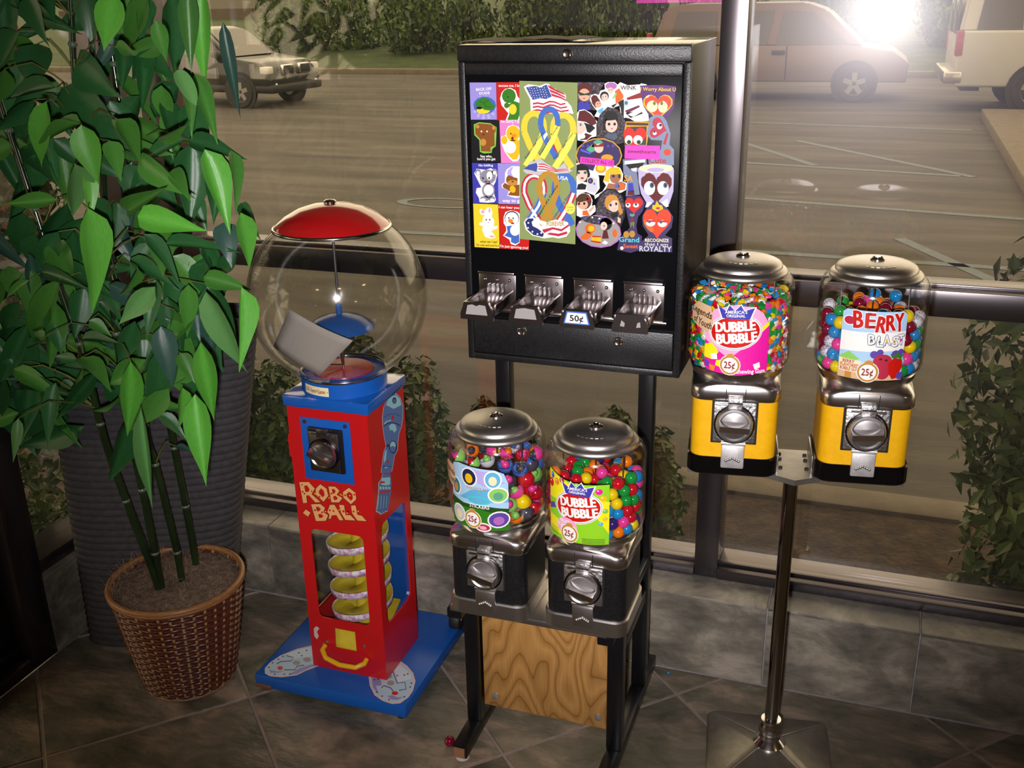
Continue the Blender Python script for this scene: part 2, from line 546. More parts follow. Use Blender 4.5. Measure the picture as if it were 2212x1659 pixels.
PRINT['card_puppy'] = [('indigo',0,[(-196.7,398.1),(-144,399.2),(-144.6,322),(-197,320.2)]),('white',1,[(-192.6,378.1),(-187.4,387.2),(-177.8,386.4),(-168.2,385.7),(-158.6,389.3),(-145.6,384.2),(-145.8,376.4),(-149.7,362.9),(-154.8,354.9),(-152.2,338.1),(-149.5,329.1),(-153.2,324.4),(-167.7,322.6),(-183.5,323.1),(-184.5,331),(-190.8,341),(-188.7,350.1),(-178.9,351.6),(-185.8,364.9)]),('grey',2,'E',14,-165,372.4,16.7,0.6,-0.5,-14),('grey',2,'E',14,-184.6,380.6,6,0.2,-0.2,-6.1),('grey',2,'E',14,-151,382.4,5.4,0.2,-0.2,-6.2),('grey',2,'E',14,-164.6,346.6,13.2,0.5,-0.4,-14.7),('grey',2,'E',14,-172.4,330.4,9.7,0.4,-0.1,-5.1),('grey',2,'E',14,-157.8,331,6.6,0.3,-0.2,-5.1),('white',3,'E',14,-161.4,374.8,6,0.2,-0.2,-8.4),('white',3,'E',14,-164,347.2,10.2,0.4,-0.3,-10.2),('white',3,'E',14,-184.7,378.9,3.6,0.2,-0.1,-3.9),('white',3,'E',14,-151,380.7,3.5,0.1,-0.2,-3.9),('black',4,'E',14,-174.7,369.8,1.5,0,-0.1,-2.3),('black',4,'E',14,-162.1,370.3,1.6,0,-0.1,-2.3),('dgrey',4,'E',14,-168.9,363.3,2.9,0.1,-0.1,-1.6),('red',4,'E',14,-162.3,363,2.1,0.1,-0.1,-1.6),('white',3,'E',14,-176.1,328,5.5,0.2,-0.1,-2.9),('white',3,'E',14,-157.3,328.8,4.2,0.2,-0.1,-2.5),('white',2,'No kidding',-183,391.8,29.3,4.3,2)]
PRINT['card_cap_bear'] = [('lilac',0,[(-144,399.2),(-99.8,400.1),(-101.2,322.3),(-144.6,321.4)]),('white',1,[(-125.9,388.2),(-115.8,394.7),(-99.9,394.6),(-101,335.8),(-109.9,334.3),(-126.5,338),(-122.7,347.2),(-136.9,353.3),(-137.3,358.9),(-130.6,363.6),(-129.6,381.5)]),('brown',2,'E',14,-116.3,368.6,11.8,0.5,-0.2,-11.1),('tan',3,'E',14,-114.7,363.1,10.7,0.5,-0.1,-5.5),('brown',2,[(-135.6,356.7),(-130.7,362.5),(-122.5,358.4),(-101.1,360.3),(-101.5,338),(-125.3,339.2),(-119.2,346.2),(-133.3,352.4)]),('gold',3,'E',14,-114.9,350.9,5.6,2.1,2.4,-6.5),('lilac2',3,[(-125.6,378.3),(-124.2,386.1),(-115.8,393),(-113.4,393.1),(-115,375.4)]),('white',4,[(-117.2,384.1),(-112.3,392.6),(-100,393),(-100.3,371.5),(-113.8,374.3)]),('black',4,'E',14,-114.6,365.4,2.4,0.1,0,-1.1),('white',2,'way to g',-136.3,325.2,34.6,6,2.6)]
PRINT['card_bunny'] = [('yellow',0,[(-197,319.6),(-145.5,320.2),(-143.5,233.9),(-197,233.6)]),('white',1,[(-184.7,305.9),(-181.5,310.6),(-173.1,307.6),(-166.8,313.6),(-159.6,312.8),(-157.4,304.9),(-158.8,295.6),(-153.6,287.9),(-155.7,277.4),(-147.2,278.4),(-148.5,273.1),(-160.8,267.9),(-153.8,259),(-152.7,254.4),(-163.7,252),(-174.7,255.5),(-180.4,269.1),(-177.7,275.1),(-186.8,279.2),(-183.6,284),(-179.3,283.1),(-177.1,294.7),(-172.2,297.3),(-181.9,299.1)]),('black',2,'E',14,-170.6,289.3,1.2,0.1,0,-1.6),('black',2,'E',14,-163.3,289.7,1.3,0,0,-1.6),('pink2',2,'E',14,-166.5,284.3,1.7,0.1,0,-1.1),('pink2',2,'E',14,-159.9,256.9,4.9,0.2,-0.1,-2.1),('pink2',2,'E',14,-177.4,304.5,3.6,0.2,-0.1,-3.5),('pink2',2,'E',14,-163.3,308,2.2,0.1,-0.2,-4.6),('dbrown',2,'what can I say?',-184.9,243.2,36.8,4.4,2.3),('dbrown',2,"I'm cute and you're n",-193.2,236.2,47.4,4.4,1.3)]
PRINT['card_penguin'] = [('red',0,[(-144.6,320.3),(-101.3,321.1),(-102.1,254.9),(-83.3,254.3),(-84.2,234),(-144.7,233.8)]),('white',1,[(-134.6,296.8),(-130.8,306.2),(-119.9,310.1),(-106.8,308.4),(-101.6,304.2),(-102.6,248),(-111.7,241.6),(-121.3,244.5),(-123.6,252.5),(-136.7,259.9),(-129.9,269.5),(-130.3,277.6),(-134.9,284.2)]),('navy',2,'E',14,-117.9,294.8,15,0.8,-0.3,-14.3),('white',3,'E',14,-117.9,293.7,13.8,0.7,-0.3,-13.2),('blue2',2,[(-129,278.8),(-117,280.6),(-103.8,280.1),(-103.2,249.1),(-111.7,244.5),(-120.7,248.1),(-119.9,256.2),(-134.3,260),(-126.9,267.4)]),('white',3,'E',14,-111.7,271.7,10.2,0.5,-0.3,-11),('orange',4,'E',14,-120.4,289.6,5.1,0.2,-0.1,-4.1),('dred',4,'E',14,-116.3,285.2,3.6,0.2,0,-1.6),('black',4,'E',14,-123.9,295.1,1.4,0.1,0,-1.8),('black',4,'E',14,-114.9,295,1.3,0,0,-1.9),('white',2,'I can hear you',-143.9,313.3,41.3,4.3,0.6),('white',2,"I'm just ignoring you!",-143.4,236.8,58,4.8,-0.6)]
PRINT['ribbon_card'] = [('olive',0,[(-97.5,550.4),(13.6,548.2),(9.6,251.3),(-101.8,255.5)]),('white',1,[(-89,539.9),(-80.3,544.4),(-67.4,543.1),(-58.9,541.7),(-46,546.2),(-39.6,544.8),(-37.6,539.9),(-27,536.6),(-25.9,530.7),(-11.1,529.4),(-7.9,523.5),(-9,517.6),(1.6,506.9),(5.8,493.2),(-3.7,494),(-19.7,491.7),(-76.2,496.2),(-76.9,517.7),(-85.9,533.5)]),('usblue',2,[(-84.7,539),(-67.5,541.6),(-56.8,539.2),(-45,544.3),(-35.5,523.2),(-46.3,518.6),(-57,520),(-72.1,516.8),(-79.5,529.6)]),('white',3,'E',6,-78.8,538,0.9,0,0,-0.8),('white',3,'E',6,-77.4,533.9,0.9,0,0,-0.8),('white',3,'E',6,-75.9,529.7,0.9,0.1,0,-0.8),('white',3,'E',6,-74.5,525.6,0.9,0,0,-0.8),('white',3,'E',6,-73,521.4,0.9,0,0,-0.8),('white',3,'E',6,-73.9,537.1,0.9,0,0,-0.8),('white',3,'E',6,-72.4,532.9,0.9,0,0,-0.8),('white',3,'E',6,-71,528.8,0.9,0,0,-0.8),('white',3,'E',6,-69.5,524.6,0.9,0.1,0,-0.8),('white',3,'E',6,-68.1,520.5,0.9,0,0,-0.8),('white',3,'E',6,-68.9,537,0.9,0.1,0,-0.8),('white',3,'E',6,-67.5,532.9,0.9,0,0,-0.8),('white',3,'E',6,-66,528.8,0.9,0,0,-0.8),('white',3,'E',6,-64.6,524.6,0.9,0,0,-0.8),('white',3,'E',6,-63.1,520.5,0.9,0,0,-0.8),('white',3,'E',6,-64,538,0.9,0,0,-0.8),('white',3,'E',6,-62.5,533.9,0.9,0,0,-0.8),('white',3,'E',6,-61.1,529.7,0.9,0.1,0,-0.8),('white',3,'E',6,-59.6,525.6,0.9,0,0,-0.8),('white',3,'E',6,-58.1,521.5,0.9,0,0,-0.9),('white',3,'E',6,-59,539.1,0.9,0,0,-0.8),('white',3,'E',6,-57.6,535,0.9,0,0,-0.8),('white',3,'E',6,-56.1,530.9,0.9,0,0,-0.9),('white',3,'E',6,-54.6,526.7,0.8,0,-0.1,-0.8),('white',3,'E',6,-53.2,522.6,0.9,0,0,-0.8),('white',3,'E',6,-54.1,539.4,0.9,0,0,-0.8),('white',3,'E',6,-52.6,535.3,0.9,0,0,-0.8),('white',3,'E',6,-51.2,531.2,0.9,0,0,-0.9),('white',3,'E',6,-49.7,527,0.9,0,0,-0.8),('white',3,'E',6,-48.3,522.9,0.9,0,0,-0.8),('white',3,'E',6,-49.2,538.6,0.9,0.1,0,-0.8),('white',3,'E',6,-47.7,534.5,0.9,0,0,-0.8),('white',3,'E',6,-46.3,530.4,0.9,0,0,-0.8),('white',3,'E',6,-44.8,526.3,0.9,0,0,-0.8),('white',3,'E',6,-43.3,522.1,0.8,0.1,0,-0.8),('usred',2,[(-72,511.3),(-62.4,512.9),(-51.7,511.1),(-39.9,515.7),(-31.3,515.3),(-18.6,510.6),(-10.1,512.7),(-9,510.1),(-18.6,508),(-31.3,512.6),(-39.9,512.8),(-51.7,508.1),(-62.5,509.9),(-72,508.3)]),('usred',2,[(-72,505.1),(-62.5,506.7),(-51.7,504.9),(-39.9,509.6),(-31.4,509.2),(-18.6,504.4),(-6.9,506.6),(-5.8,504.1),(-18.6,501.9),(-31.4,506.4),(-39.9,506.6),(-51.8,501.9),(-62.5,503.8),(-72.1,502.1)]),('usred',2,[(-72.1,498.9),(-62.6,500.6),(-51.8,498.7),(-39.9,503.4),(-31.4,503.1),(-18.6,498.3),(-3.7,500.5),(-2.7,498),(-18.6,495.7),(-31.4,500.3),(-40,500.4),(-51.8,495.7),(-62.6,497.6),(-72.2,495.9)]),('usred',2,[(-72.2,492.7),(-62.6,494.3),(-51.9,492.5),(-40,497.2),(-31.4,496.9),(-18.6,492.1),(-0.6,494.4),(0.5,491.9),(-18.6,489.5),(-31.4,494.1),(-40,494.2),(-51.9,489.5),(-62.7,491.3),(-72.2,489.7)]),('usred',2,[(-43.9,543.8),(-38.6,541.9),(-25.9,535.1),(-11.1,528.4),(-10.6,526),(-27,532.2),(-39.7,537.9)]),('usred',2,[(-40.8,536.9),(-36.3,535),(-21.7,529.1),(-9.5,523),(-9,520.6),(-22.8,526.1),(-37.4,531.1)]),('usred',2,[(-37.6,530.1),(-34,528.1),(-17.5,523),(-7.9,517.6),(-7.4,515.2),(-18.5,520.1),(-35.1,524.2)]),('ryellow',4,[(-95,457.3),(-84.6,431.6),(-73.7,436.8),(-83.8,461.6)]),('ryellow',4,[(-84.6,431.6),(-71,410.6),(-60.7,417),(-73.7,436.8)]),('ryellow',4,[(-71,410.6),(-59.5,394),(-49.4,400.5),(-60.7,417)]),('ryellow',5,[(-83.4,459.6),(-83.3,469),(-95.2,469.5),(-95.4,459.3)]),('ryellow',5,[(-83.3,469),(-81.9,476.7),(-93.3,479.8),(-95.2,469.5)]),('ryellow',5,[(-81.9,476.7),(-78.6,482.6),(-88,489.1),(-93.3,479.8)]),('ryellow',5,[(-78.6,482.6),(-74.3,486.2),(-79.8,495.8),(-88,489.1)]),('ryellow',5,[(-74.3,486.2),(-69.8,487.4),(-69.6,498.4),(-79.8,495.8)]),('ryellow',5,[(-69.8,487.4),(-65.3,486.4),(-59.5,496.1),(-69.6,498.4)]),('ryellow',5,[(-65.3,486.4),(-61,482.9),(-51.6,489.8),(-59.5,496.1)]),('ryellow',5,[(-61,482.9),(-57.9,477.2),(-46.6,480.7),(-51.6,489.8)]),('ryellow',5,[(-57.9,477.2),(-56.8,469.5),(-45,470.6),(-46.6,480.7)]),('ryellow',5,[(-56.8,469.5),(-56.9,460.2),(-45,460.5),(-45,470.6)]),('ryellow2',6,[(-56.5,462.2),(-67.1,437),(-56.4,432.4),(-45.5,458.5)]),('ryellow2',6,[(-67.1,437),(-80.6,416.4),(-70.5,410.7),(-56.4,432.4)]),('ryellow2',6,[(-80.6,416.4),(-92.6,399.1),(-82.4,393.2),(-70.5,410.7)]),('ryellow',8,[(-38.4,455.5),(-27.6,430),(-16.8,435.4),(-27.1,460)]),('ryellow',8,[(-27.6,430),(-13.7,409.2),(-3.5,415.8),(-16.8,435.4)]),('ryellow',8,[(-13.7,409.2),(-2,392.8),(8,399.5),(-3.5,415.8)]),('ryellow',9,[(-26.7,457.9),(-26.7,467.2),(-38.7,467.7),(-38.8,457.6)]),('ryellow',9,[(-26.7,467.2),(-25.4,474.7),(-36.9,478),(-38.7,467.7)]),('ryellow',9,[(-25.4,474.7),(-22.2,480.6),(-31.6,487.3),(-36.9,478)]),('ryellow',9,[(-22.2,480.6),(-17.9,484.1),(-23.4,493.9),(-31.6,487.3)]),('ryellow',9,[(-17.9,484.1),(-13.3,485.3),(-13.3,496.5),(-23.4,493.9)]),('ryellow',9,[(-13.3,485.3),(-8.8,484.3),(-3.2,494.3),(-13.3,496.5)]),('ryellow',9,[(-8.8,484.3),(-4.5,480.9),(4.9,488),(-3.2,494.3)]),('ryellow',9,[(-4.5,480.9),(-1.3,475.2),(10,478.9),(4.9,488)]),('ryellow',9,[(-1.3,475.2),(-0.1,467.7),(11.8,468.8),(10,478.9)]),('ryellow',9,[(-0.1,467.7),(-0.1,458.5),(11.8,458.8),(11.8,468.8)]),('ryellow2',10,[(0.3,460.6),(-10.1,435.6),(0.7,430.8),(11.4,456.7)]),('ryellow2',10,[(-10.1,435.6),(-23.4,415.1),(-13.3,409.3),(0.7,430.8)]),('ryellow2',10,[(-23.4,415.1),(-35.2,398),(-25.1,392),(-13.3,409.3)]),('usblue2',12,[(-61.7,468.7),(-52.7,444.8),(-42.9,449.2),(-51.6,472.3)]),('usblue2',12,[(-52.7,444.8),(-41,425.4),(-31.7,430.7),(-42.9,449.2)]),('usblue2',12,[(-41,425.4),(-31.2,409.9),(-22,415.4),(-31.7,430.7)]),('usblue2',13,[(-51.3,470.6),(-51.2,479.4),(-61.8,479.8),(-62,470.4)]),('usblue2',13,[(-51.2,479.4),(-50.1,486.6),(-60.3,489.2),(-61.8,479.8)]),('usblue2',13,[(-50.1,486.6),(-47.3,492.3),(-55.9,497.8),(-60.3,489.2)]),('usblue2',13,[(-47.3,492.3),(-43.6,495.6),(-48.9,504),(-55.9,497.8)]),('usblue2',13,[(-43.6,495.6),(-40,496.6),(-39.9,506.4),(-48.9,504)]),('usblue2',13,[(-40,496.6),(-36.4,495.7),(-31,504.2),(-39.9,506.4)]),('usblue2',13,[(-36.4,495.7),(-32.8,492.5),(-24.2,498.3),(-31,504.2)]),('usblue2',13,[(-32.8,492.5),(-30.1,487),(-19.9,490),(-24.2,498.3)]),('usblue2',13,[(-30.1,487),(-29.1,479.8),(-18.5,480.7),(-19.9,490)]),('usblue2',13,[(-29.1,479.8),(-29.1,471.1),(-18.6,471.3),(-18.5,480.7)]),('ryellow2',14,[(-28.8,472.8),(-37.8,449.3),(-28.1,445.5),(-18.9,469.7)]),('ryellow2',14,[(-37.8,449.3),(-49.3,430.2),(-40,425.4),(-28.1,445.5)]),('ryellow2',14,[(-49.3,430.2),(-59.3,414.2),(-50.1,409.3),(-40,425.4)]),('white',15,[(-52.2,452.8),(-45.7,460),(-42.5,456.1),(-50.1,444.7)]),('usred',3,[(-37.2,433.8),(-31.8,438.1),(-25.3,422.9),(-31.9,418.6)]),('dgrey',16,'Support Our Troops',-86.8,409.7,60.8,3.2,54),('dgrey',16,'Support Our Troops',-30.8,409.4,61,3.1,53.1),('dgrey',16,'Support Our Troops',-58.1,416.8,65.8,3.1,56.6),('silver',16,[(-92.5,387.2),(-85.3,394),(-77.6,406.3),(-73.6,405.3),(-68.9,405.5),(-58.5,412.3),(-48.2,404),(-27.6,391.6),(-10.5,405.2),(-4.8,393.5),(5.4,391.2),(-4.8,385.9),(-27.7,384),(-50.7,378.8),(-73.9,381.3),(-85.5,381.9)]),('usblue',17,[(-90.1,390.6),(-80.6,398.6),(-65.5,402.9),(-63.2,397),(-65.7,385.9),(-74.9,388.4)]),('white',17,[(-63.2,403.5),(-41.3,398.8),(-27.6,390.6),(-1.4,395.8),(-0.3,391.5),(-27.7,387.3),(-63.3,388.2)]),('usred',18,[(-62,401.9),(-50.5,401.7),(-27.6,391.6),(-2.6,394.9),(-2.6,394),(-27.6,390.3),(-50.5,399.6),(-62.1,399.7)]),('usred',18,[(-62.1,397.3),(-50.6,397.2),(-27.6,390.1),(-2.6,393.4),(-2.6,392.5),(-27.6,388.8),(-50.6,395),(-62.1,395.1)]),('usred',18,[(-62.1,392.7),(-50.6,392.6),(-27.6,388.6),(-2.6,391.9),(-2.6,391),(-27.7,387.3),(-50.6,390.4),(-62.2,390.6)]),('usred',4,[(-97.1,342.6),(-86.3,317.5),(-75,323.7),(-85.3,347.7)]),('usred',4,[(-86.3,317.5),(-72.4,297.2),(-61.7,304.5),(-75,323.7)]),('usred',4,[(-72.4,297.2),(-60.6,281.2),(-50.1,288.7),(-61.7,304.5)]),('usred',5,[(-84.8,345.5),(-84.7,354.6),(-97.3,355),(-97.5,344.9)]),('usred',5,[(-84.7,354.6),(-83.4,361.9),(-95.3,365.3),(-97.3,355)]),('usred',5,[(-83.4,361.9),(-80.1,367.6),(-89.8,374.8),(-95.3,365.3)]),('usred',5,[(-80.1,367.6),(-75.7,371.2),(-81.3,381.6),(-89.8,374.8)]),('usred',5,[(-75.7,371.2),(-71.1,372.4),(-70.9,384.3),(-81.3,381.6)]),('usred',5,[(-71.1,372.4),(-66.5,371.5),(-60.7,382.3),(-70.9,384.3)]),('usred',5,[(-66.5,371.5),(-62.2,368.3),(-52.4,376.2),(-60.7,382.3)]),('usred',5,[(-62.2,368.3),(-59.1,362.9),(-47.2,367.2),(-52.4,376.2)]),('usred',5,[(-59.1,362.9),(-58,355.7),(-45.5,357.1),(-47.2,367.2)]),('usred',5,[(-58,355.7),(-58.1,346.6),(-45.6,347.1),(-45.5,357.1)]),('usblue2',6,[(-57.6,348.9),(-68.4,324),(-57.3,318.9),(-46.1,344.8)]),('usblue2',6,[(-68.4,324),(-82.2,303.5),(-71.7,297.3),(-57.3,318.9)]),('usblue2',6,[(-82.2,303.5),(-94.4,286.4),(-83.9,280),(-71.7,297.3)]),('white',7,[(-93.4,344.2),(-82.8,319.4),(-78.5,321.8),(-88.9,346.2)]),('white',7,[(-82.8,319.4),(-69.1,299.5),(-65,302.3),(-78.5,321.8)]),('white',7,[(-69.1,299.5),(-57.4,283.5),(-53.3,286.4),(-65,302.3)]),('white',8,[(-88.7,345.3),(-88.6,354.7),(-93.4,354.9),(-93.6,345.1)]),('white',8,[(-88.6,354.7),(-87.1,363),(-91.6,364.3),(-93.4,354.9)]),('white',8,[(-87.1,363),(-83.1,369.8),(-86.8,372.6),(-91.6,364.3)]),('white',8,[(-83.1,369.8),(-77.5,374.4),(-79.6,378.4),(-86.8,372.6)]),('white',8,[(-77.5,374.4),(-71,376.1),(-71,380.7),(-79.6,378.4)]),('white',8,[(-71,376.1),(-64.7,374.9),(-62.4,379),(-71,380.7)]),('white',8,[(-64.7,374.9),(-59.2,370.7),(-55.4,373.8),(-62.4,379)]),('white',8,[(-59.2,370.7),(-55.4,364.2),(-50.9,365.8),(-55.4,373.8)]),('white',8,[(-55.4,364.2),(-54.1,356.1),(-49.3,356.6),(-50.9,365.8)]),('white',8,[(-54.1,356.1),(-54.2,346.7),(-49.4,346.9),(-49.3,356.6)]),('white',9,[(-54,347.6),(-65,322.4),(-60.7,320.5),(-49.6,346.1)]),('white',9,[(-65,322.4),(-79,301.6),(-74.9,299.2),(-60.7,320.5)]),('white',9,[(-79,301.6),(-91.2,284.4),(-87.2,281.9),(-74.9,299.2)]),('usblue2',10,[(-36.1,345.3),(-25.8,320.4),(-14.4,326.4),(-24.2,350.2)]),('usblue2',10,[(-25.8,320.4),(-12.6,300.3),(-1.8,307.5),(-14.4,326.4)]),('usblue2',10,[(-12.6,300.3),(-1.5,284.4),(9.2,291.7),(-1.8,307.5)]),('usblue2',11,[(-23.8,348),(-23.8,357.1),(-36.5,357.4),(-36.5,347.5)]),('usblue2',11,[(-23.8,357.1),(-22.6,364.4),(-34.7,367.6),(-36.5,357.4)]),('usblue2',11,[(-22.6,364.4),(-19.6,370),(-29.6,377),(-34.7,367.6)]),('usblue2',11,[(-19.6,370),(-15.7,373.4),(-21.6,383.8),(-29.6,377)]),('usblue2',11,[(-15.7,373.4),(-11.7,374.5),(-11.7,386.6),(-21.6,383.8)]),('usblue2',11,[(-11.7,374.5),(-7.7,373.7),(-1.7,384.5),(-11.7,386.6)]),('usblue2',11,[(-7.7,373.7),(-3.8,370.6),(6.2,378.3),(-1.7,384.5)]),('usblue2',11,[(-3.8,370.6),(-0.8,365.2),(11.1,369.4),(6.2,378.3)]),('usblue2',11,[(-0.8,365.2),(0.3,358),(12.8,359.4),(11.1,369.4)]),('usblue2',11,[(0.3,358),(0.3,349),(12.9,349.6),(12.8,359.4)]),('usred',12,[(0.7,351.3),(-9.2,326.6),(2.2,321.7),(12.4,347.3)]),('usred',12,[(-9.2,326.6),(-21.9,306.5),(-11.1,300.4),(2.2,321.7)]),('usred',12,[(-21.9,306.5),(-33.1,289.5),(-22.3,283.2),(-11.1,300.4)]),('usblue2',13,[(-32.9,346.6),(-22.8,322),(-17.4,324.8),(-27.4,348.9)]),('usblue2',13,[(-22.8,322),(-9.7,302.2),(-4.7,305.5),(-17.4,324.8)]),('usblue2',13,[(-9.7,302.2),(1.4,286.3),(6.4,289.8),(-4.7,305.5)]),('usblue2',14,[(-27.2,347.9),(-27.2,357.2),(-33.1,357.3),(-33.1,347.6)]),('usblue2',14,[(-27.2,357.2),(-25.8,365.2),(-31.5,366.7),(-33.1,357.3)]),('usblue2',14,[(-25.8,365.2),(-22.3,371.8),(-27,375.1),(-31.5,366.7)]),('usblue2',14,[(-22.3,371.8),(-17.3,376.2),(-20.1,381),(-27,375.1)]),('usblue2',14,[(-17.3,376.2),(-11.7,377.8),(-11.7,383.3),(-20.1,381)]),('usblue2',14,[(-11.7,377.8),(-6.1,376.6),(-3.3,381.6),(-11.7,383.3)]),('usblue2',14,[(-6.1,376.6),(-1.1,372.6),(3.5,376.2),(-3.3,381.6)]),('usblue2',14,[(-1.1,372.6),(2.4,366.3),(7.9,368.3),(3.5,376.2)]),('usblue2',14,[(2.4,366.3),(3.6,358.4),(9.5,359),(7.9,368.3)]),('usblue2',14,[(3.6,358.4),(3.6,349.2),(9.5,349.4),(9.5,359)]),('white',15,[(3.8,350.2),(-6.1,325.3),(-0.9,323),(9.3,348.4)]),('white',15,[(-6.1,325.3),(-19,304.8),(-13.9,302),(-0.9,323)]),('white',15,[(-19,304.8),(-30.2,287.9),(-25.2,284.9),(-13.9,302)]),('bronze',19,[(-65.9,348),(-56.2,322.5),(-45.8,327.6),(-55.2,352.2)]),('bronze',19,[(-56.2,322.5),(-43.7,301.9),(-33.9,308),(-45.8,327.6)]),('bronze',19,[(-43.7,301.9),(-33.1,285.5),(-23.4,291.7),(-33.9,308)]),('bronze',20,[(-54.8,350.4),(-54.8,359.7),(-66.1,360),(-66.2,349.9)]),('bronze',20,[(-54.8,359.7),(-53.6,367.5),(-64.4,370.2),(-66.1,360)]),('bronze',20,[(-53.6,367.5),(-50.5,373.6),(-59.6,379.5),(-64.4,370.2)]),('bronze',20,[(-50.5,373.6),(-46.6,377.2),(-52.1,386.3),(-59.6,379.5)]),('bronze',20,[(-46.6,377.2),(-42.6,378.4),(-42.6,389.1),(-52.1,386.3)]),('bronze',20,[(-42.6,378.4),(-38.8,377.5),(-33.1,386.9),(-42.6,389.1)]),('bronze',20,[(-38.8,377.5),(-34.9,374.1),(-25.7,380.7),(-33.1,386.9)]),('bronze',20,[(-34.9,374.1),(-31.9,368.3),(-21.2,371.8),(-25.7,380.7)]),('bronze',20,[(-31.9,368.3),(-30.9,360.7),(-19.7,361.9),(-21.2,371.8)]),('bronze',20,[(-30.9,360.7),(-30.9,351.3),(-19.7,351.8),(-19.7,361.9)]),('bronze',21,[(-30.6,353.2),(-40.2,327.8),(-30,323.8),(-20,350)]),('bronze',21,[(-40.2,327.8),(-52.5,307.1),(-42.8,301.9),(-30,323.8)]),('bronze',21,[(-52.5,307.1),(-63.4,289.7),(-53.6,284.4),(-42.8,301.9)]),('usblue2',9,[(-16.4,312.8),(-4.9,315.6),(7.8,295),(2,285.7)]),('grey',23,'God Bless the USA',-88,295.8,55.8,3.9,56.1),('black',23,'Support of a Country',-63.2,299.3,74.6,3.8,57.6),('usblue',23,'United We Stand',-32.8,296.3,64.8,3.8,56.3),('white',17,'USA',-24.3,374.3,20.7,6.3,-5.3),('ryellow2',18,'E',14,0.3,320.3,9.5,0.4,0,-11),('olive',19,'Collect',-6.6,320.5,13.8,3.6,2.5),('olive',19,'all 10!',-5.5,315,11.5,3.6,2.5),('white',24,[(-92.3,288.7),(-86.8,296.9),(-74.9,300.9),(-59.7,294.9),(-45.6,292.2),(-28.1,297.6),(-4.9,294.3),(-0.3,286.7),(0.3,276.6),(-7.2,266),(-22.4,261.7),(-34.1,263.4),(-51.8,260.1),(-75.4,264.5),(-88.4,275.2)]),('usnavy',25,[(-89.3,290),(-83.3,297.1),(-72.6,297.7),(-71.6,284.1),(-59.9,275.6),(-51.7,269.2),(-54.1,262.8),(-73,265.8),(-84.8,275.4)]),('white',26,[(-76.3,290.7),(-70.3,296.1),(-59.7,292.7),(-56.3,284.9),(-64.6,278.8),(-74,282.8)]),('usred',25,[(-55.2,277),(-34,282.7),(-16.5,280.2),(-1.4,291.1),(-1.4,286.6),(-16.5,275.7),(-34,278.7),(-51.7,270.4)]),('usred',25,[(-39.9,272.1),(-22.4,270.8),(-6.1,276.3),(-4.9,271.8),(-22.4,265.7),(-45.8,268.4)]),('orange',27,[(-59.8,289.3),(-54.5,283.9),(-58.6,284.8)]),('white',27,'E',8,-82.8,288.6,1.9,0.1,0,-1.8),('white',27,'E',8,-83.5,278.9,1.8,0.1,-0.1,-1.8),('white',27,'E',8,-74.7,272,1.8,0.1,-0.1,-1.9),('white',27,'E',8,-64.7,267.9,1.9,0.1,0,-1.8),('white',27,'E',8,-57,270.6,1.9,0.1,0,-1.8),('bronze',27,'FOREVER',-45.7,284.3,35.1,8.3,3.9)]
PRINT['sticker_mask'] = [('holo',0,[(13.4,549.1),(63.6,548.6),(55.5,534),(51.7,500.8),(14,500.2)]),('dmaroon',1,'E',14,27,535.7,13,0.1,0,-11.7),('skin',2,'E',14,26.5,526.9,10.9,0.1,0.1,-11.2),('black',3,[(16,532.6),(26.5,528.9),(37.4,531.9),(36.4,526),(28.6,526.9),(24.9,526.4),(17.6,525.8)]),('dgreen',4,'E',14,20.8,528.8,3.1,0,0,-1.6),('dgreen',4,'E',14,32.2,528.7,3.1,0.1,0,-1.5),('dred',3,'E',14,26,521,2.1,0.1,0,-0.7),('indigo',2,[(14.6,500.2),(15.6,512.1),(22.4,516.1),(26.6,512.2),(31.8,516.2),(37,510.4),(37.6,500.6)])]
PRINT['sticker_trio'] = [('white',2,[(63.6,546.7),(69.7,549.6),(82,549.7),(88.2,545),(100.6,534.5),(102.5,488),(95.3,486.9),(91.9,509.3),(82.7,506.2),(70.5,489.4),(56,487.1),(45.6,489.9),(50.7,498.9),(42.3,508.5),(36.5,519.2),(39,527.1),(47.3,529.1),(53.5,527.2),(56.5,535),(64.7,537)]),('orchid',3,'E',14,76,542.9,10.7,0.1,0,-6.2),('skin2',4,'E',14,75,535.2,5.7,0.1,0.1,-5.3),('dmaroon',3,[(39,522.2),(43.2,527.1),(49.4,526.2),(55.7,517.5),(58.9,508.8),(47.5,504.7),(41.2,512.4)]),('skin',4,'E',14,52.6,510.7,5.4,-1.8,-2,-5.6),('cyan2',4,[(50.7,499.8),(62,505.9),(62.1,496.1),(54.9,495)]),('black',3,'E',14,63.9,525.4,8.2,0.1,0.1,-8.2),('skin2',4,'E',14,64.4,523.5,6.2,0.1,0.1,-6),('dorange',3,[(83.2,534.3),(90.3,539.2),(98.6,532.6),(98.8,522.9),(91.7,515.1),(84.6,513.1)]),('black',4,[(76.4,509.1),(88.7,514.1),(98.8,521),(100.4,515.2),(99.9,489.9),(95.8,488.9),(94,505.4),(88.7,514.1),(80.6,505.2)]),('lgreen',4,[(78.3,522.7),(85.3,532.4),(86.4,528.6),(80.4,519.8)]),('navy',5,'E',8,51.6,512.1,0.9,0,0,-1),('navy',5,'E',8,55.7,513.1,1,0.1,0,-0.9),('navy',5,'E',8,61.3,523.9,0.9,0,0,-0.9),('navy',5,'E',8,66.4,525,1,0,0.1,-1),('navy',5,'E',8,72.5,536.2,0.9,0,0,-1),('navy',5,'E',8,77.6,536.7,0.9,0,0,-1)]
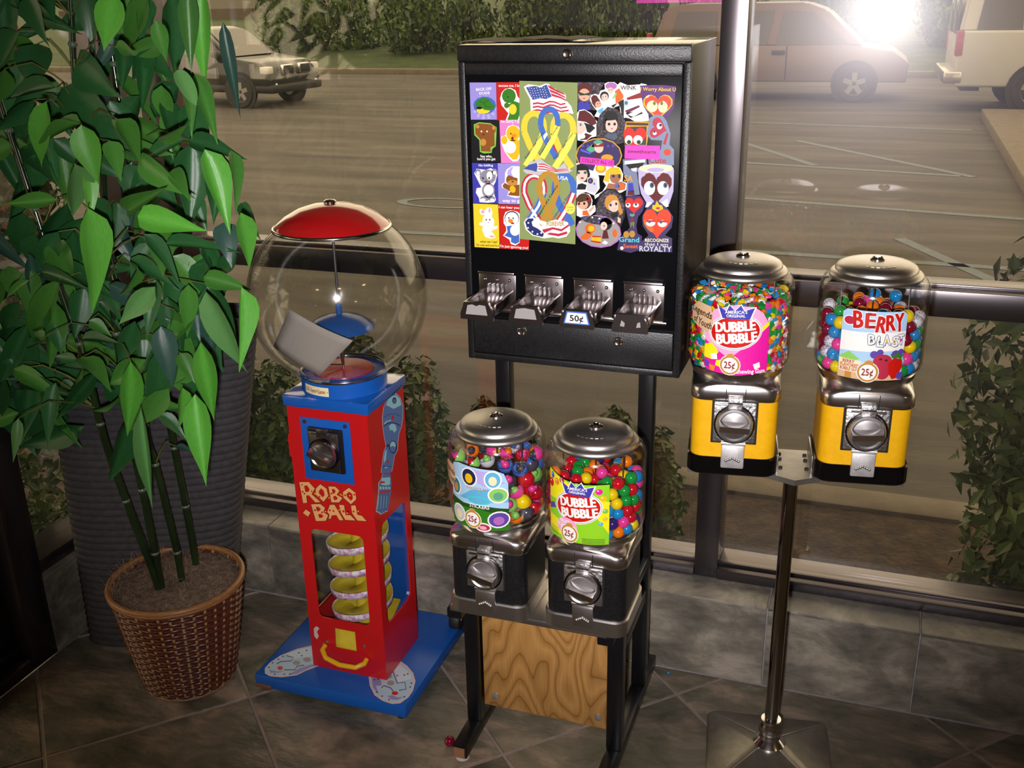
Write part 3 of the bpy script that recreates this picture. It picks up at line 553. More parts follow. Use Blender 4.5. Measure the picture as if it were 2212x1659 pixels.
PRINT['sticker_hat'] = [('white',1,[(13,494.3),(17.2,500.3),(26.6,501.9),(39.2,495.7),(50.9,480.1),(51,465.3),(49,454.2),(39.6,452),(29.1,444.7),(14.2,446.3)]),('dmaroon',2,[(14.1,481.4),(17.2,498.3),(27.7,500.4),(37.2,494.7),(47.7,485),(49.9,477.1),(41.5,473),(28.9,479.7)]),('skin2',2,[(13,479.4),(24.6,478.6),(30,466.8),(21.6,456.6),(13.1,459.4)]),('black',3,[(25.7,478.6),(41.5,474),(47.8,469.2),(37.4,460),(32.1,461.8),(28.9,472.7)]),('teal',3,'E',14,19.9,474.5,1.9,0.1,0,-2.6),('dmaroon',3,[(18.4,446.5),(29,459.8),(41.6,456.1),(32.2,447.8)]),('white',4,'E',14,22.7,453.6,6.3,0.2,0,-4.5)]
PRINT['sticker_arch_girl'] = [('holo',3,[(50.1,452.3),(49.3,475.2),(55.9,493.1),(70.3,507),(86.8,503.4),(99.3,491.9),(104.8,476.3),(104.3,446.7),(92,441.4),(60.7,445.5)]),('black',4,'E',14,76.3,486.5,13.9,0.3,0.2,-13.7),('skin2',5,'E',14,77.5,474.8,11.5,0.2,0.2,-12.9),('black',6,[(62.5,464.5),(62.3,483.3),(69.5,487.4),(66.6,475.5),(67.7,467.6)]),('black',6,[(65.4,482.4),(76.1,496.4),(89.2,485.8),(81,483.7)]),('black',6,'E',14,73.3,476.6,2.5,0.1,0,-2.5),('black',6,'E',14,83.6,476.9,2.5,0,0.1,-2.6),('dred',6,'E',14,78.6,468.9,1.6,0,0,-1),('slate',5,[(67.9,452.7),(70.9,461.7),(77.7,458.9),(86.5,462.1),(89.7,453.3),(83.6,448.1)])]
PRINT['sticker_oval_villain'] = [('gold2',4,'E',14,54.6,420.2,44,1.4,0.3,-31.5),('indigo2',5,'E',14,54.6,420.2,41.9,1.3,0.3,-29.4),('seagreen',6,'E',14,53.3,442.3,9,0.3,0.1,-6),('seagreen',6,[(30.2,430.6),(43.9,441.1),(50.3,429.2),(39.8,424.8)]),('skin2',7,'E',14,55,433.3,8.4,0.3,0.1,-8.5),('dred',8,[(42.8,444.1),(52.3,438.3),(64.9,444.6),(62.9,436.6),(48.1,435.2)]),('dmaroon',7,[(44.1,418.9),(53.5,425.2),(58.8,419.3),(52.5,417.1)]),('gold2',6,'E',14,70.5,416.7,11.5,0.3,0,-6.1),('blue3',7,[(20.6,431.4),(39.8,424.8),(38.7,421.8),(20.6,427.3)]),('violet',6,[(21.7,434.4),(24.8,443.6),(27.5,434.6)]),('violet',6,[(31.2,434.7),(34.4,440.1),(37.1,434.9)]),('violet',6,[(40.8,435),(43.9,441.7),(46.6,435.1)]),('violet',6,[(50.3,435.2),(53.3,443.2),(56,435.4)]),('violet',6,[(59.7,435.5),(62.8,439.8),(65.5,435.7)]),('violet',6,[(69.2,435.8),(72.2,441.3),(74.9,435.9)]),('violet',6,[(78.6,436),(81.6,442.9),(84.3,436.2)])]
PRINT['sticker_cat_girl'] = [('white',3,[(11.8,404.9),(30.9,405.5),(46.5,403.9),(55.7,380.6),(57,360.1),(47,346.6),(31.2,352.5),(13.1,349.5)]),('black',4,[(12.4,382.2),(12.4,401.7),(21.9,404.7),(34.3,399.2),(38.9,385.3),(34.5,370),(22.1,371.7)]),('skin2',5,'E',14,23.7,383.7,10.1,0.4,0,-12.5),('black',6,[(12.9,393),(23.6,398.8),(33.2,393.8),(31,392.6),(15.2,391.5)]),('dteal',6,'E',14,16.3,387.2,3.2,0.1,0.1,-2.4),('dteal',6,'E',14,29.3,388.2,3.1,0.1,0,-2.6),('dred',6,'E',14,23.7,377.8,3.4,0.1,0,-1.6),('black',5,[(13,356.1),(15.3,366),(23.2,368.5),(32.2,365.6),(30,356.8)]),('lgrey',5,[(32.3,354.7),(33.3,378.7),(41.1,382.2),(51.2,377.2),(53.6,359.9),(49.2,351)]),('dbrown',6,'E',14,39.5,373.5,5.1,0.2,0,-5.4),('blue3',7,'E',14,38.9,373.5,1.8,0,0.1,-2.4),('blue3',7,'E',14,46.8,368.3,1.6,0.1,0.1,-2.1)]
PRINT['sticker_sun_girl'] = [('white',3,[(44.4,392),(48.8,402.9),(68.7,403.5),(84.2,403),(95.3,399.1),(101,387.6),(100.1,374.7),(111.1,371.9),(111.3,362.3),(98.3,354.2),(76.1,350),(62.7,351.6),(48.2,340.1),(47,346.6),(62.7,354.9),(69.2,366),(63.6,373.3),(66.8,384.2),(51.2,384.7)]),('gold2',4,'E',14,58.8,396.8,10.6,0.3,0.1,-8.6),('yellow',5,'E',14,58.8,397.9,6.7,0.2,0.1,-5.4),('gold',4,[(64.7,374.4),(68.9,392.8),(79.8,400.7),(93.1,399),(98.8,387.5),(97.9,375.7),(94.4,385.2),(88.9,387.1),(75.6,387.7),(74.7,371.6)]),('tan2',4,'E',14,86.2,381.7,10.5,0.4,0.2,-11.3),('gold',5,[(77.8,390),(85.4,396.6),(96.4,394.9),(96.6,387.4),(77.8,386.7)]),('navy',5,'E',14,82.8,383.7,2.9,0.1,0.1,-2.6),('navy',5,'E',14,93.9,383,2.2,0.1,0,-2.5),('tan2',4,[(69.3,360.6),(73.6,370.5),(84.7,369.8),(97.9,374.6),(106.8,370.7),(104.8,359.9),(84.9,355.8)]),('dorange',5,'E',14,98.6,366.1,6.1,0.2,0.1,-5.4),('blue2',5,[(84.8,366.6),(92.4,371.2),(94.8,363.8),(87.1,361.3)])]
PRINT['sticker_wave_girl'] = [('white',3,[(12.5,349.5),(25.5,351.1),(38,348.4),(43.7,337.7),(42.7,326.7),(48.3,329.1),(50.7,318.2),(40.6,308.9),(20,304.5),(13.2,307.5)]),('dbrown',4,'E',14,26.8,334.7,15.2,0.7,0,-15.4),('skin',5,'E',14,24.5,329.1,10.4,-2.2,-2.5,-9.2),('dbrown',6,[(13.1,338.5),(23.3,343.4),(36.9,340.7),(31.3,336),(17.7,332.1)]),('dred',6,'E',14,36.4,339.6,3.9,0.1,0,-5.5),('black',6,'E',14,17.7,329.9,2.3,0.1,0,-2.4),('black',6,'E',14,27.9,330.9,2.3,0.1,0,-2.6),('skin',5,[(35.9,318.6),(46.1,327.9),(47.2,323.6),(39.4,314.4)]),('dorange',5,[(24.6,317),(33.7,318.5),(38.3,308.8),(24.6,308.1)])]
PRINT['sticker_arch_blonde'] = [('black',5,[(49.1,309.3),(50.6,329.2),(57.1,349.2),(70.4,360.6),(87.1,360.2),(100.6,348.9),(107,331.8),(105.7,309.9),(98.3,289.7),(76.9,297.4),(65.5,302.4)]),('holo',6,[(51.3,311.6),(52.8,329.3),(59.4,347.1),(71.6,358),(86,358),(98.4,346.6),(104.2,331.7),(102.4,309.7),(96,294),(76.8,300.7)]),('amber',7,'E',14,80.8,335,13.9,0.6,0.2,-15.3),('skin2',8,'E',14,84.8,329.7,10.6,0.5,0.2,-12),('amber',9,[(92.9,342),(97.6,331.4),(102.3,317.4),(96.8,312.7),(93.3,320.2)]),('amber',9,[(67.4,334.4),(74,343.4),(89.5,346.2),(94.1,339.9),(83,339.4),(74.2,330.3)]),('navy',9,'E',14,78.6,330.5,2.3,0.1,0.1,-2.6),('navy',9,'E',14,89.2,333.2,2.2,0.1,0,-2.7),('pink2',9,'E',14,86.6,323.8,2.2,0.1,0,-1),('black',8,[(78.9,313),(91.1,316.9),(93.5,310.4),(83.5,305.5)]),('skin2',8,[(92.4,309.2),(98,306.2),(98.2,297.4),(92.5,299.3)])]
PRINT['sticker_circus_oval'] = [('orchid',7,'E',14,55.6,279.6,44.2,-3.7,-4.1,-30.9),('greyish',8,'E',14,55.6,280.2,42,-3.6,-3.8,-29),('holo',9,'E',14,52,300.6,31.3,-2.7,-1.1,-7.8),('dorange',9,'E',14,39.6,284.3,10.3,0.6,0.1,-9.5),('gold',10,'E',14,41.9,284.5,6.2,0.3,0,-5.6),('dorange',9,[(21.3,267.6),(33.9,278.4),(45.4,274.6),(35.2,262.7),(22.5,263.1)]),('gold',9,[(43.1,269.9),(61.4,268.7),(60.4,258.6),(42.1,260.9)]),('red',10,[(41.5,262),(60.6,260.3),(59.8,257.4),(41.5,259.2)]),('red',10,[(44.3,271.1),(61.4,271),(60.8,268.7),(43.7,268.3)]),('black',9,'E',14,70.1,294.8,11.9,0.7,0.2,-12.2),('skin2',10,'E',14,66.2,290.8,6.6,0.3,0.1,-7.8),('teal',11,'E',14,66.8,290.8,1.8,0.1,0,-1.6),('dmaroon',10,[(62.6,266.5),(65.8,282.4),(72.6,282.7),(76.2,267.3)]),('white',10,[(62.7,257.6),(68.3,263.5),(75.1,259.4),(70.6,255.8)]),('dorange',9,'E',14,87.3,278,4.5,0.2,0.1,-7.8),('white',12,'E',8,20.1,295.6,1.8,0.1,0,-1.8),('blue3',12,'E',8,30.3,302.8,1.9,0.1,0.1,-1.8),('white',12,'E',8,44,305.7,1.8,0.1,0,-1.8),('blue3',12,'E',8,46.3,298.6,1.8,0.1,0,-1.8),('white',12,'E',8,57.6,304.2,1.8,0.1,0,-1.8),('blue3',12,'E',8,56.5,297.5,1.9,0.1,0.1,-1.8),('white',12,'E',8,84.7,296.7,1.8,0.1,0.1,-1.8),('blue3',12,'E',8,65.5,306.8,1.8,0.1,0,-1.8)]
PRINT['tag_collect_all'] = [('hotpink',14,[(21.2,417.7),(84.7,413.1),(84.3,400.9),(20.2,405.4)]),('maroon',15,'COLLECT ALL 15!',23.9,408.6,58.9,6.1,-3.6)]
PRINT['sticker_wink'] = [('white',0,[(87.2,545),(93.2,549.8),(106.5,544.7),(128.6,546.3),(130.6,548.2),(140.6,546.4),(143.8,504.3),(146.4,484),(122.1,481.6),(111.7,487.2),(102.5,489),(101.2,501.7),(100.8,524.9)]),('dred',1,[(104.9,523),(130.9,532.9),(132.2,523.4),(106,519.2)]),('maroon',1,[(102.2,500.7),(127.5,510.8),(129.6,507.9),(106.4,495.9)]),('black',1,[(103.3,496.8),(131.7,502.2),(134.9,496.4),(112.7,488.2)]),('white',2,[(107.5,494),(132.6,507),(134.8,500.3),(117.8,490.3)]),('lgrey',2,'E',14,105,514.3,4.9,0.1,0.2,-6.7),('teal',3,'E',14,104.5,514.3,2.9,0.1,0.1,-3.3),('dgrey',2,'WINK',93.4,536.9,29.4,7.1,0.6)]
PRINT['sticker_worry_heart'] = [('purple',2,[(128.7,544.4),(148.7,545.5),(170.5,545.7),(192.3,543.6),(190.7,507),(177.4,487.5),(162.4,485.3),(144,496.6),(135.6,510),(129.9,532.9)]),('gold',3,'H',0,161.7,510.3,53.5,0.9,1.4,-46.4),('dorange2',4,'H',0,161.7,510.8,48.5,0.8,1.2,-42),('cream',5,'E',14,151.7,509.2,10,0.2,0.3,-10.1),('cream',5,'E',14,170.7,508.6,8.5,0.1,0.3,-10.1),('olive2',6,'E',14,155.5,514.6,2.8,0,0.1,-3.4),('olive2',6,'E',14,168.5,514.8,2.6,0,0.1,-3.5),('white',5,'E',14,143.2,525.9,3,2.5,0.9,-1),('gold',4,'I Worry About U',129.9,535.8,62.7,6,-0.3)]
PRINT['sticker_green_eye_heart'] = [('gold2',1,[(104.7,482.2),(146.4,483),(146.1,457.6),(143.5,439.8),(103.4,438.7),(101.9,466.4)]),('dgrey2',2,[(105.9,472.4),(142.6,474.2),(142.4,441.7),(103.4,440.7)]),('red2',3,'H',0,121.6,455,42.7,1.1,1,-41.7),('white',4,'E',14,110.5,449.8,7.1,0.2,0.1,-8.4),('white',4,'E',14,127.4,450.2,8.7,0.3,0.2,-8.4),('dgreen',5,'E',14,111,445.9,4,0.1,0.1,-4),('dgreen',5,'E',14,129,446.3,3.9,0.1,0.1,-3.9),('black',6,'E',14,111.1,445.7,1.6,0,0,-1.8),('black',6,'E',14,129,446.1,1.7,0.1,0.1,-1.8),('dbrown',3,[(105.7,480.3),(145.5,480.1),(145.6,475.7),(105.8,475.8)])]
PRINT['sticker_side_heart'] = [('greyblue',3,[(147.2,488.9),(157.1,495.3),(170.2,494.1),(178.5,484.6),(186.2,463.4),(184.9,443.9),(193.2,435.3),(194.2,407.6),(148.4,408.1),(147.2,418),(169.1,433.6),(171.6,450.4),(151.3,450.8),(142.9,461.5),(146.5,477.2)]),('crimson',4,'H',0,162.9,471.7,8.7,35.6,29.3,-6.9),('white',5,'E',14,165.8,475.6,5,0.1,0.1,-5.8),('white',5,'E',14,157.6,462.8,3.6,0.1,0.1,-3.3),('navy',6,'E',14,167.7,477.1,2.6,0.1,0.1,-2.5),('navy',6,'E',14,157,465.2,2,0.1,0.1,-1.8),('crimson',5,[(172.8,444.5),(179.2,464.3),(182.3,462.4),(177.9,442.7)]),('dorange2',5,'E',14,181.3,430,6.6,0.2,0.2,-5.9),('crimson',6,'Cute',148.4,410.1,31.6,9.2,1.8)]
PRINT['tag_sweethearts'] = [('hotpink',14,[(104.4,440.9),(168.3,441.7),(169.1,417.7),(103.9,416.7)]),('maroon',15,'sweethearts',109.4,427.4,52.3,5.9,0)]
PRINT['sticker_angel_heart'] = [('lavender',6,[(129.1,397.1),(134.3,405.7),(162.2,409.2),(190,407.5),(194.6,399.3),(194.9,361.4),(188.2,337.7),(175.4,331.7),(143.9,329.2),(145.9,337.9),(135.6,354.7),(130.7,375.9)]),('cream',7,'E',14,162,400.8,31.9,1.1,0.2,-7.8),('lilac2',8,'E',14,161.5,398.2,16,0.6,0.1,-4),('dmaroon2',8,'H',0,163.5,368.6,57.6,2.3,1.8,-60.1),('white',9,'E',14,151.1,365,10.3,0.4,0.4,-12.9),('white',9,'E',14,175.9,366,10.5,0.4,0.4,-12.6),('slate',10,'E',14,155.3,370.4,4.1,0.2,0.2,-5.1),('slate',10,'E',14,180.1,371.4,4,0.2,0.1,-5.1),('black',11,'E',14,155.8,370.5,1.8,0,0.1,-2.6),('black',11,'E',14,180.1,371.4,1.7,0.1,0,-2.5),('pink2',9,'E',14,141.3,389,2.4,3.6,1,-0.7),('pink2',9,'E',14,168.2,389,2.7,3.3,1,-0.8),('white',9,[(143.9,330.2),(149.1,340.2),(156.8,338.4),(153.7,330.7)]),('white',9,[(174.1,340.2),(184.6,347.1),(187.3,333.3),(180.9,330.9)])]
PRINT['sticker_vampire'] = [('slate2',4,[(100.4,415.2),(143.7,417.6),(145.1,406.1),(127.1,392.8),(133.5,352.4),(107.2,348.1),(108.9,375),(102,390.8)]),('black',5,[(103.9,407.9),(141.7,415.4),(136.6,402.6),(115,396.6)]),('white',6,[(103.8,412.1),(141.6,416.4),(141.8,411.2),(103.9,405.8)]),('white',6,[(115,398.7),(126.9,401.2),(126,393.8),(119.4,394.6)]),('gold2',6,'SA',103.4,375.9,16.4,10.9,-1.4),('dmaroon',5,[(111.4,358),(122.4,359.5),(123.7,350.9),(110.5,350.4)]),('indigo',5,[(111.1,371.9),(119.9,373.3),(122.4,358.4),(111.4,358)])]
PRINT['sticker_walking_heart'] = [('purple2',5,[(108.3,349.2),(134.6,350.3),(143.7,337.8),(139.7,322.5),(131.2,311.1),(128.3,294.6),(130.8,280.4),(139.8,275.3),(137.1,249.6),(118.3,242.9),(92.3,246.9),(97.6,269.6),(106.3,279),(116.2,290.6),(111.3,310.2),(107.6,326.4)]),('red2',6,'H',0,123,333.6,33.9,1.6,0.6,-30.5),('white',7,'E',14,112,332,4.9,0.3,0,-4.1),('white',7,'E',14,126.8,332.7,5.5,0.3,0.1,-4.1),('dgrey',8,'E',14,111.4,333.1,2.2,0.1,0,-2.2),('dgrey',8,'E',14,126.8,334.3,2.4,0.1,0,-2.4),('seagreen',7,'H',0,120.1,313.9,9.9,0.5,0.1,-6.6),('dred',7,'E',14,120.3,305.7,3.8,0.2,0,-2.4),('olive2',7,[(117.1,300.6),(124.8,302.1),(124,288.8),(120.5,296.4),(117.3,288.5)]),('bronze',7,'E',14,109.7,277,5.6,0.3,0.2,-6.7),('bronze',7,'E',14,120.9,278.7,5.5,0.3,0.1,-6.6),('cyan',7,'Grand',96,262.8,38.6,9,1.8),('dorange',7,'Sweet',104.6,251,28.1,7.9,3.5),('cream',7,'E',14,101.8,250.9,3.4,0.2,0.1,-3.4)]
PRINT['sticker_royal_heart'] = [('indigo3',8,[(138.9,311.5),(146.2,327.1),(164.2,345.2),(186.3,329),(196.5,314.4),(194,294.7),(182.5,279.9),(195.8,275.2),(196.7,248.8),(133.8,247.2),(135.7,262.9),(151.9,278.2),(140.4,295.2)]),('dorange2',9,'H',0,167,304.2,52.9,2.7,1.8,-57.1),('dorange',10,'E',14,151.4,295.8,4.4,3.3,8.5,-11.3),('white',11,'E',14,155.1,301.4,8.7,0.5,0.2,-6.5),('white',11,'E',14,176.9,301.5,8.7,0.4,0.2,-6.6),('red2',12,[(145.6,306.4),(163.1,307.3),(163.2,303.5),(146.8,302.6)]),('red2',12,[(167.5,307.5),(187.1,307.4),(186.1,303.6),(167.6,303.7)]),('slate',13,'E',14,152.8,303.5,2.7,0.1,0.1,-2.6),('slate',13,'E',14,174.1,304,2.9,0.2,0.1,-2.8),('gold',11,[(157.1,327.6),(157.9,335.2),(162.3,334.3),(165.3,343.1),(169.9,335.8),(175.3,334.9),(177.7,328.6),(167,322.7)]),('crimson',12,'E',14,167.9,329.2,3.8,0.2,0.1,-2.2),('cream',11,'RECOGNIZE',145.6,265.7,44.4,6,2.6),('lgrey',11,'that I am',144.7,259,44,5,2),('lgrey',11,'ROYALTY',135.5,247.3,60.7,9.9,2.5)]
PRINT['robo_letters'] = [('R',[(-88.6,560.3),(-62.8,564.3),(-48.4,549.1),(-58.4,533.4),(-36.8,516),(-50.5,513),(-65.9,528.9),(-73.3,527.7),(-72.9,508.6),(-83.8,505.9)],[[(-76.5,552.3),(-68.3,554.5),(-62.2,545.1),(-66.4,538.6),(-74.1,536.5)]]),('O',[(-32.7,563),(-17.4,553.6),(-14.2,535.6),(-28.6,518.2),(-47.9,534.5),(-45.9,549.4)],[[(-31.3,552.5),(-25,546.7),(-24,536.1),(-29.6,529.4),(-38.5,538.8),(-38,544.7)]]),('B',[(-11.9,560.2),(5.9,562.3),(16.3,553.2),(8,541.8),(22.5,535.2),(12.1,522.5),(-7.7,519.9)],[[(-3.6,554.7),(2.4,555.5),(6.3,550.8),(1.2,542.7),(-2.1,544.2)],[(-1.3,536.5),(4.7,538.4),(10.2,533.4),(5.7,527.8),(-0.7,527.4)]]),('O2',[(41.5,564.6),(57.5,554),(58.1,537.7),(43.3,522.3),(25.1,536.6),(24.9,551.1)],[[(41.2,554.5),(48.5,549.8),(49.5,538.3),(44.1,531.7),(35.1,540),(33.8,547.6)]]),('dot',[(-78.3,490.4),(-66.4,483.7),(-74.2,471.6),(-87,479.5)],[]),('B2',[(-62.7,506.2),(-38.3,510.9),(-26.1,502.9),(-31.3,490.7),(-19.5,484.1),(-27.4,468),(-53.9,463.3)],[[(-50.2,500.7),(-44,503.1),(-37.6,497.7),(-43.2,490.8),(-48.7,491)],[(-46,482.5),(-38.8,484.6),(-32.3,480.1),(-36.7,475),(-43.9,473.3)]]),('A',[(-12.4,512.4),(-0.4,514.7),(19.9,477.5),(9.4,475.3),(2.2,488),(-10,485.1),(-13.8,475.6),(-19.3,474.7),(-15.8,486.2),(-21.2,492.3)],[[(-7,495.5),(-4,501.9),(-2.1,495.3)]]),('L1',[(12,516.1),(24.9,517.6),(27.1,491.9),(39,493.8),(51.6,481.5),(25,478.8),(15.6,495.1)],[]),('L2',[(43,518.9),(54.9,521.7),(57.8,497.7),(69.3,496.6),(80.4,484.2),(56.5,482.3),(44.3,499.5)],[])]
PRINT['robo_dots'] = [('red2',3,'E',8,-81.8,536.3,2.8,0.4,-0.3,-2.8),('black',3,'E',8,-81.7,554.5,1.8,0.2,-0.2,-1.8),('black',3,'E',8,-77.5,532,2,0.3,-0.3,-2),('black',3,'E',8,-57.6,541.3,1.8,0.3,-0.2,-1.7),('gold',3,'E',8,-49.3,535.7,2.1,0.3,-0.2,-2),('red2',3,'E',8,-38,529.6,2.6,0.4,-0.2,-2.5),('gold',3,'E',8,-12.7,530.4,2,0.3,-0.2,-1.9),('red2',3,'E',8,-5.2,542.8,2.8,0.4,-0.2,-2.8),('gold',3,'E',8,18,544.3,1.7,0.2,-0.2,-1.8),('gold',3,'E',8,21.2,542.3,1.8,0.3,-0.2,-1.8),('red2',3,'E',8,30.1,543.6,2.9,0.5,-0.3,-2.9),('gold',3,'E',8,42.3,544.5,1.9,0.3,-0.2,-2),('red2',3,'E',8,54.2,548.7,2.7,0.4,-0.2,-2.7),('black',3,'E',8,-53.6,492.2,2.3,0.4,-0.2,-2.2),('red2',3,'E',8,-34.9,489.2,2.6,0.4,-0.2,-2.7),('pink2',3,'E',8,-25.6,493.1,1.8,0.3,-0.1,-1.8),('red2',3,'E',8,-13.7,497.9,2.8,0.4,-0.3,-2.8),('gold',3,'E',8,10.9,502.7,1.9,0.3,-0.2,-2),('red2',3,'E',8,22,501,3.4,0.5,-0.3,-3.4),('black',3,'E',8,33.8,502.3,2.2,0.4,-0.2,-2.2),('gold',3,'E',8,31.5,497.5,2.1,0.4,-0.2,-2.1),('red2',3,'E',8,48.6,504.6,2.8,0.5,-0.2,-2.8),('gold',3,'E',8,60.5,507,1.9,0.3,-0.2,-2),('red2',3,'E',8,65.6,504.8,2.4,0.4,-0.2,-2.3)]
PRINT['robo_arm'] = [('lgrey',0,[(-24.2,717.6),(-14.6,738.6),(4.9,751.7),(27.6,755.5),(53.8,748.2),(74.6,731.5),(87.4,705.2),(83.3,674.4),(73.8,656.6),(57.9,643.6),(48.1,623.9),(45.9,607.4),(26.1,598.7),(7.9,567.6),(-3.4,568.4),(0.4,547),(-6.1,517.1),(-20.9,493.4),(-29.7,480),(-42.6,484.4),(-53.5,486.6),(-66.3,490.2),(-75.8,500.1),(-86.8,507.8),(-81.4,521.3),(-68.5,549.4),(-65.2,571.5),(-49.5,574.7),(-41.5,583.9),(-49.2,591.7),(-36.6,617.9),(-27.4,635.1),(-15.3,642.6),(-22.2,670.9),(-25,697.1)]),('armblue',1,[(-22.1,716.8),(-12.5,737.8),(4.9,751.7),(27.4,754),(51.4,747.4),(72.4,732.3),(85.2,706),(81,675.3),(71.5,657.5),(55.7,644.6),(45.9,624.8),(43.7,608.4),(23.9,599.6),(5.7,568.6),(-3.4,568.4),(0.4,547),(-6.1,517.1),(-20.9,493.4),(-29.4,482.1),(-40.2,485.4),(-51.1,487.6),(-63.9,491.2),(-72.2,500.5),(-83.3,508.2),(-78.1,519.7),(-65.2,547.9),(-62,569.9),(-47.4,573.8),(-39.4,582.9),(-47.1,590.8),(-34.5,617),(-25.4,634.2),(-13.2,641.7),(-20.2,670),(-22.9,696.3)]),('armlight',2,[(-1.3,739.6),(11.1,749.3),(31.4,750),(53.2,743.8),(71.8,728.3),(78.5,708.6),(62.6,711.6),(35.6,715.8),(13,730.9)]),('armdark',3,'E',14,42.7,734.1,10.9,-4.1,-1.1,-8),('armblue',4,'E',14,42.6,733.1,6,-2.3,-0.8,-5.2),('armdark',2,[(-19.7,693.9),(1.6,691.4),(0.1,694.3),(-22,697)]),('armdark',2,[(1.6,691.4),(24.3,684.1),(24.7,686.5),(0.1,694.3)]),('armdark',2,[(24.3,684.1),(46.9,672.9),(49.2,674.3),(24.7,686.5)]),('armdark',2,[(46.9,672.9),(65.5,658.9),(68.7,659.8),(49.2,674.3)]),('armdark',2,[(-15.5,713.6),(12.7,710.7),(12.1,711.9),(-16.4,714.9)]),('armdark',2,[(12.7,710.7),(42.3,699.9),(42.8,700.8),(12.1,711.9)]),('armdark',2,[(42.3,699.9),(72,681.7),(73,682.3),(42.8,700.8)]),('red2',3,'E',14,28.3,696.5,6.1,-2.4,-0.8,-5.6),('armlight',3,[(-16.3,696.7),(-1.3,697.7),(-4,701.3),(-20.1,700.4)]),('armlight',3,[(-1.3,697.7),(19.6,692.2),(18.3,695.6),(-4,701.3)]),('armlight',2,[(6.3,684.3),(22.1,684.2),(39,675.1),(46.1,659.4),(31.9,656.7),(22.1,668.2),(11.1,670.7)]),('armdark',2,'E',14,20.5,624.9,20.9,-9,-2.2,-15.9),('armlight',3,'E',14,19.7,628.5,14.7,-6.3,-1.5,-10.5),('armblue',4,'E',14,17.7,620.8,14.7,-6.4,-1.1,-7.4),('armdark',3,'E',14,-6.7,639.9,7.6,-3.2,-0.6,-3.6),('armlight',2,[(-21.2,632.4),(-12.2,632.7),(-19.9,610.5),(-31.8,605.1),(-29.8,619.2)]),('red2',3,'E',14,-11.4,601.3,5.1,-2.3,-0.6,-4.4),('armdark',2,[(-39,600.1),(-5.5,585.9),(-5.1,587.5),(-39,601.8)]),('armdark',2,[(-5.5,585.9),(2,580.4),(3.8,581.2),(-5.1,587.5)]),('armlight',3,[(-30.9,596.2),(-7.6,586.7),(-27.3,590.2)]),('red2',3,[(-41.2,585.9),(-3.4,568.4),(-3.8,566),(-41.6,583.5)]),('armlight',2,[(-47.1,575.8),(-4.9,558.2),(-7.5,539.8),(-29,547.8),(-53.6,561.6)]),('red2',3,[(-56.5,571.6),(-33.8,560.9),(-34.4,556.4),(-57.1,567.2)]),('red2',3,[(-64.9,549.9),(-9.4,526.4),(-11,521.6),(-65.5,545.9)]),('armdark',3,[(-64.5,545.4),(-78.4,504.7),(-76.4,503.6),(-62.5,544.3)]),('armlight',3,'E',14,-56.8,554.6,5.7,-2.8,-0.5,-3.6),('armlight',4,[(-69.3,541.3),(-79.2,509.5),(-76.8,508.1),(-66.8,540)]),('armdark',3,[(-50.5,538.6),(-64.3,499.3),(-62.2,498.2),(-48.5,537.6)]),('armlight',3,'E',14,-42.8,547.9,5.8,-2.8,-0.5,-3.7),('armlight',4,[(-55.8,534.7),(-65.5,504.3),(-63.1,503),(-53.3,533.4)]),('armdark',3,[(-36.4,531.8),(-50,493.9),(-47.9,492.7),(-34.3,530.7)]),('armlight',3,'E',14,-28.6,541.1,5.9,-2.9,-0.5,-3.7),('armlight',4,[(-42.1,528),(-51.7,499.1),(-49.2,497.8),(-39.6,526.7)]),('armdark',3,[(-22.1,524.9),(-35.5,488.3),(-33.4,487.2),(-20,523.8)]),('armlight',3,'E',14,-14.2,534.2,6,-2.9,-0.5,-3.7),('armlight',4,[(-28.3,521.3),(-37.6,493.8),(-35.1,492.5),(-25.8,520)])]
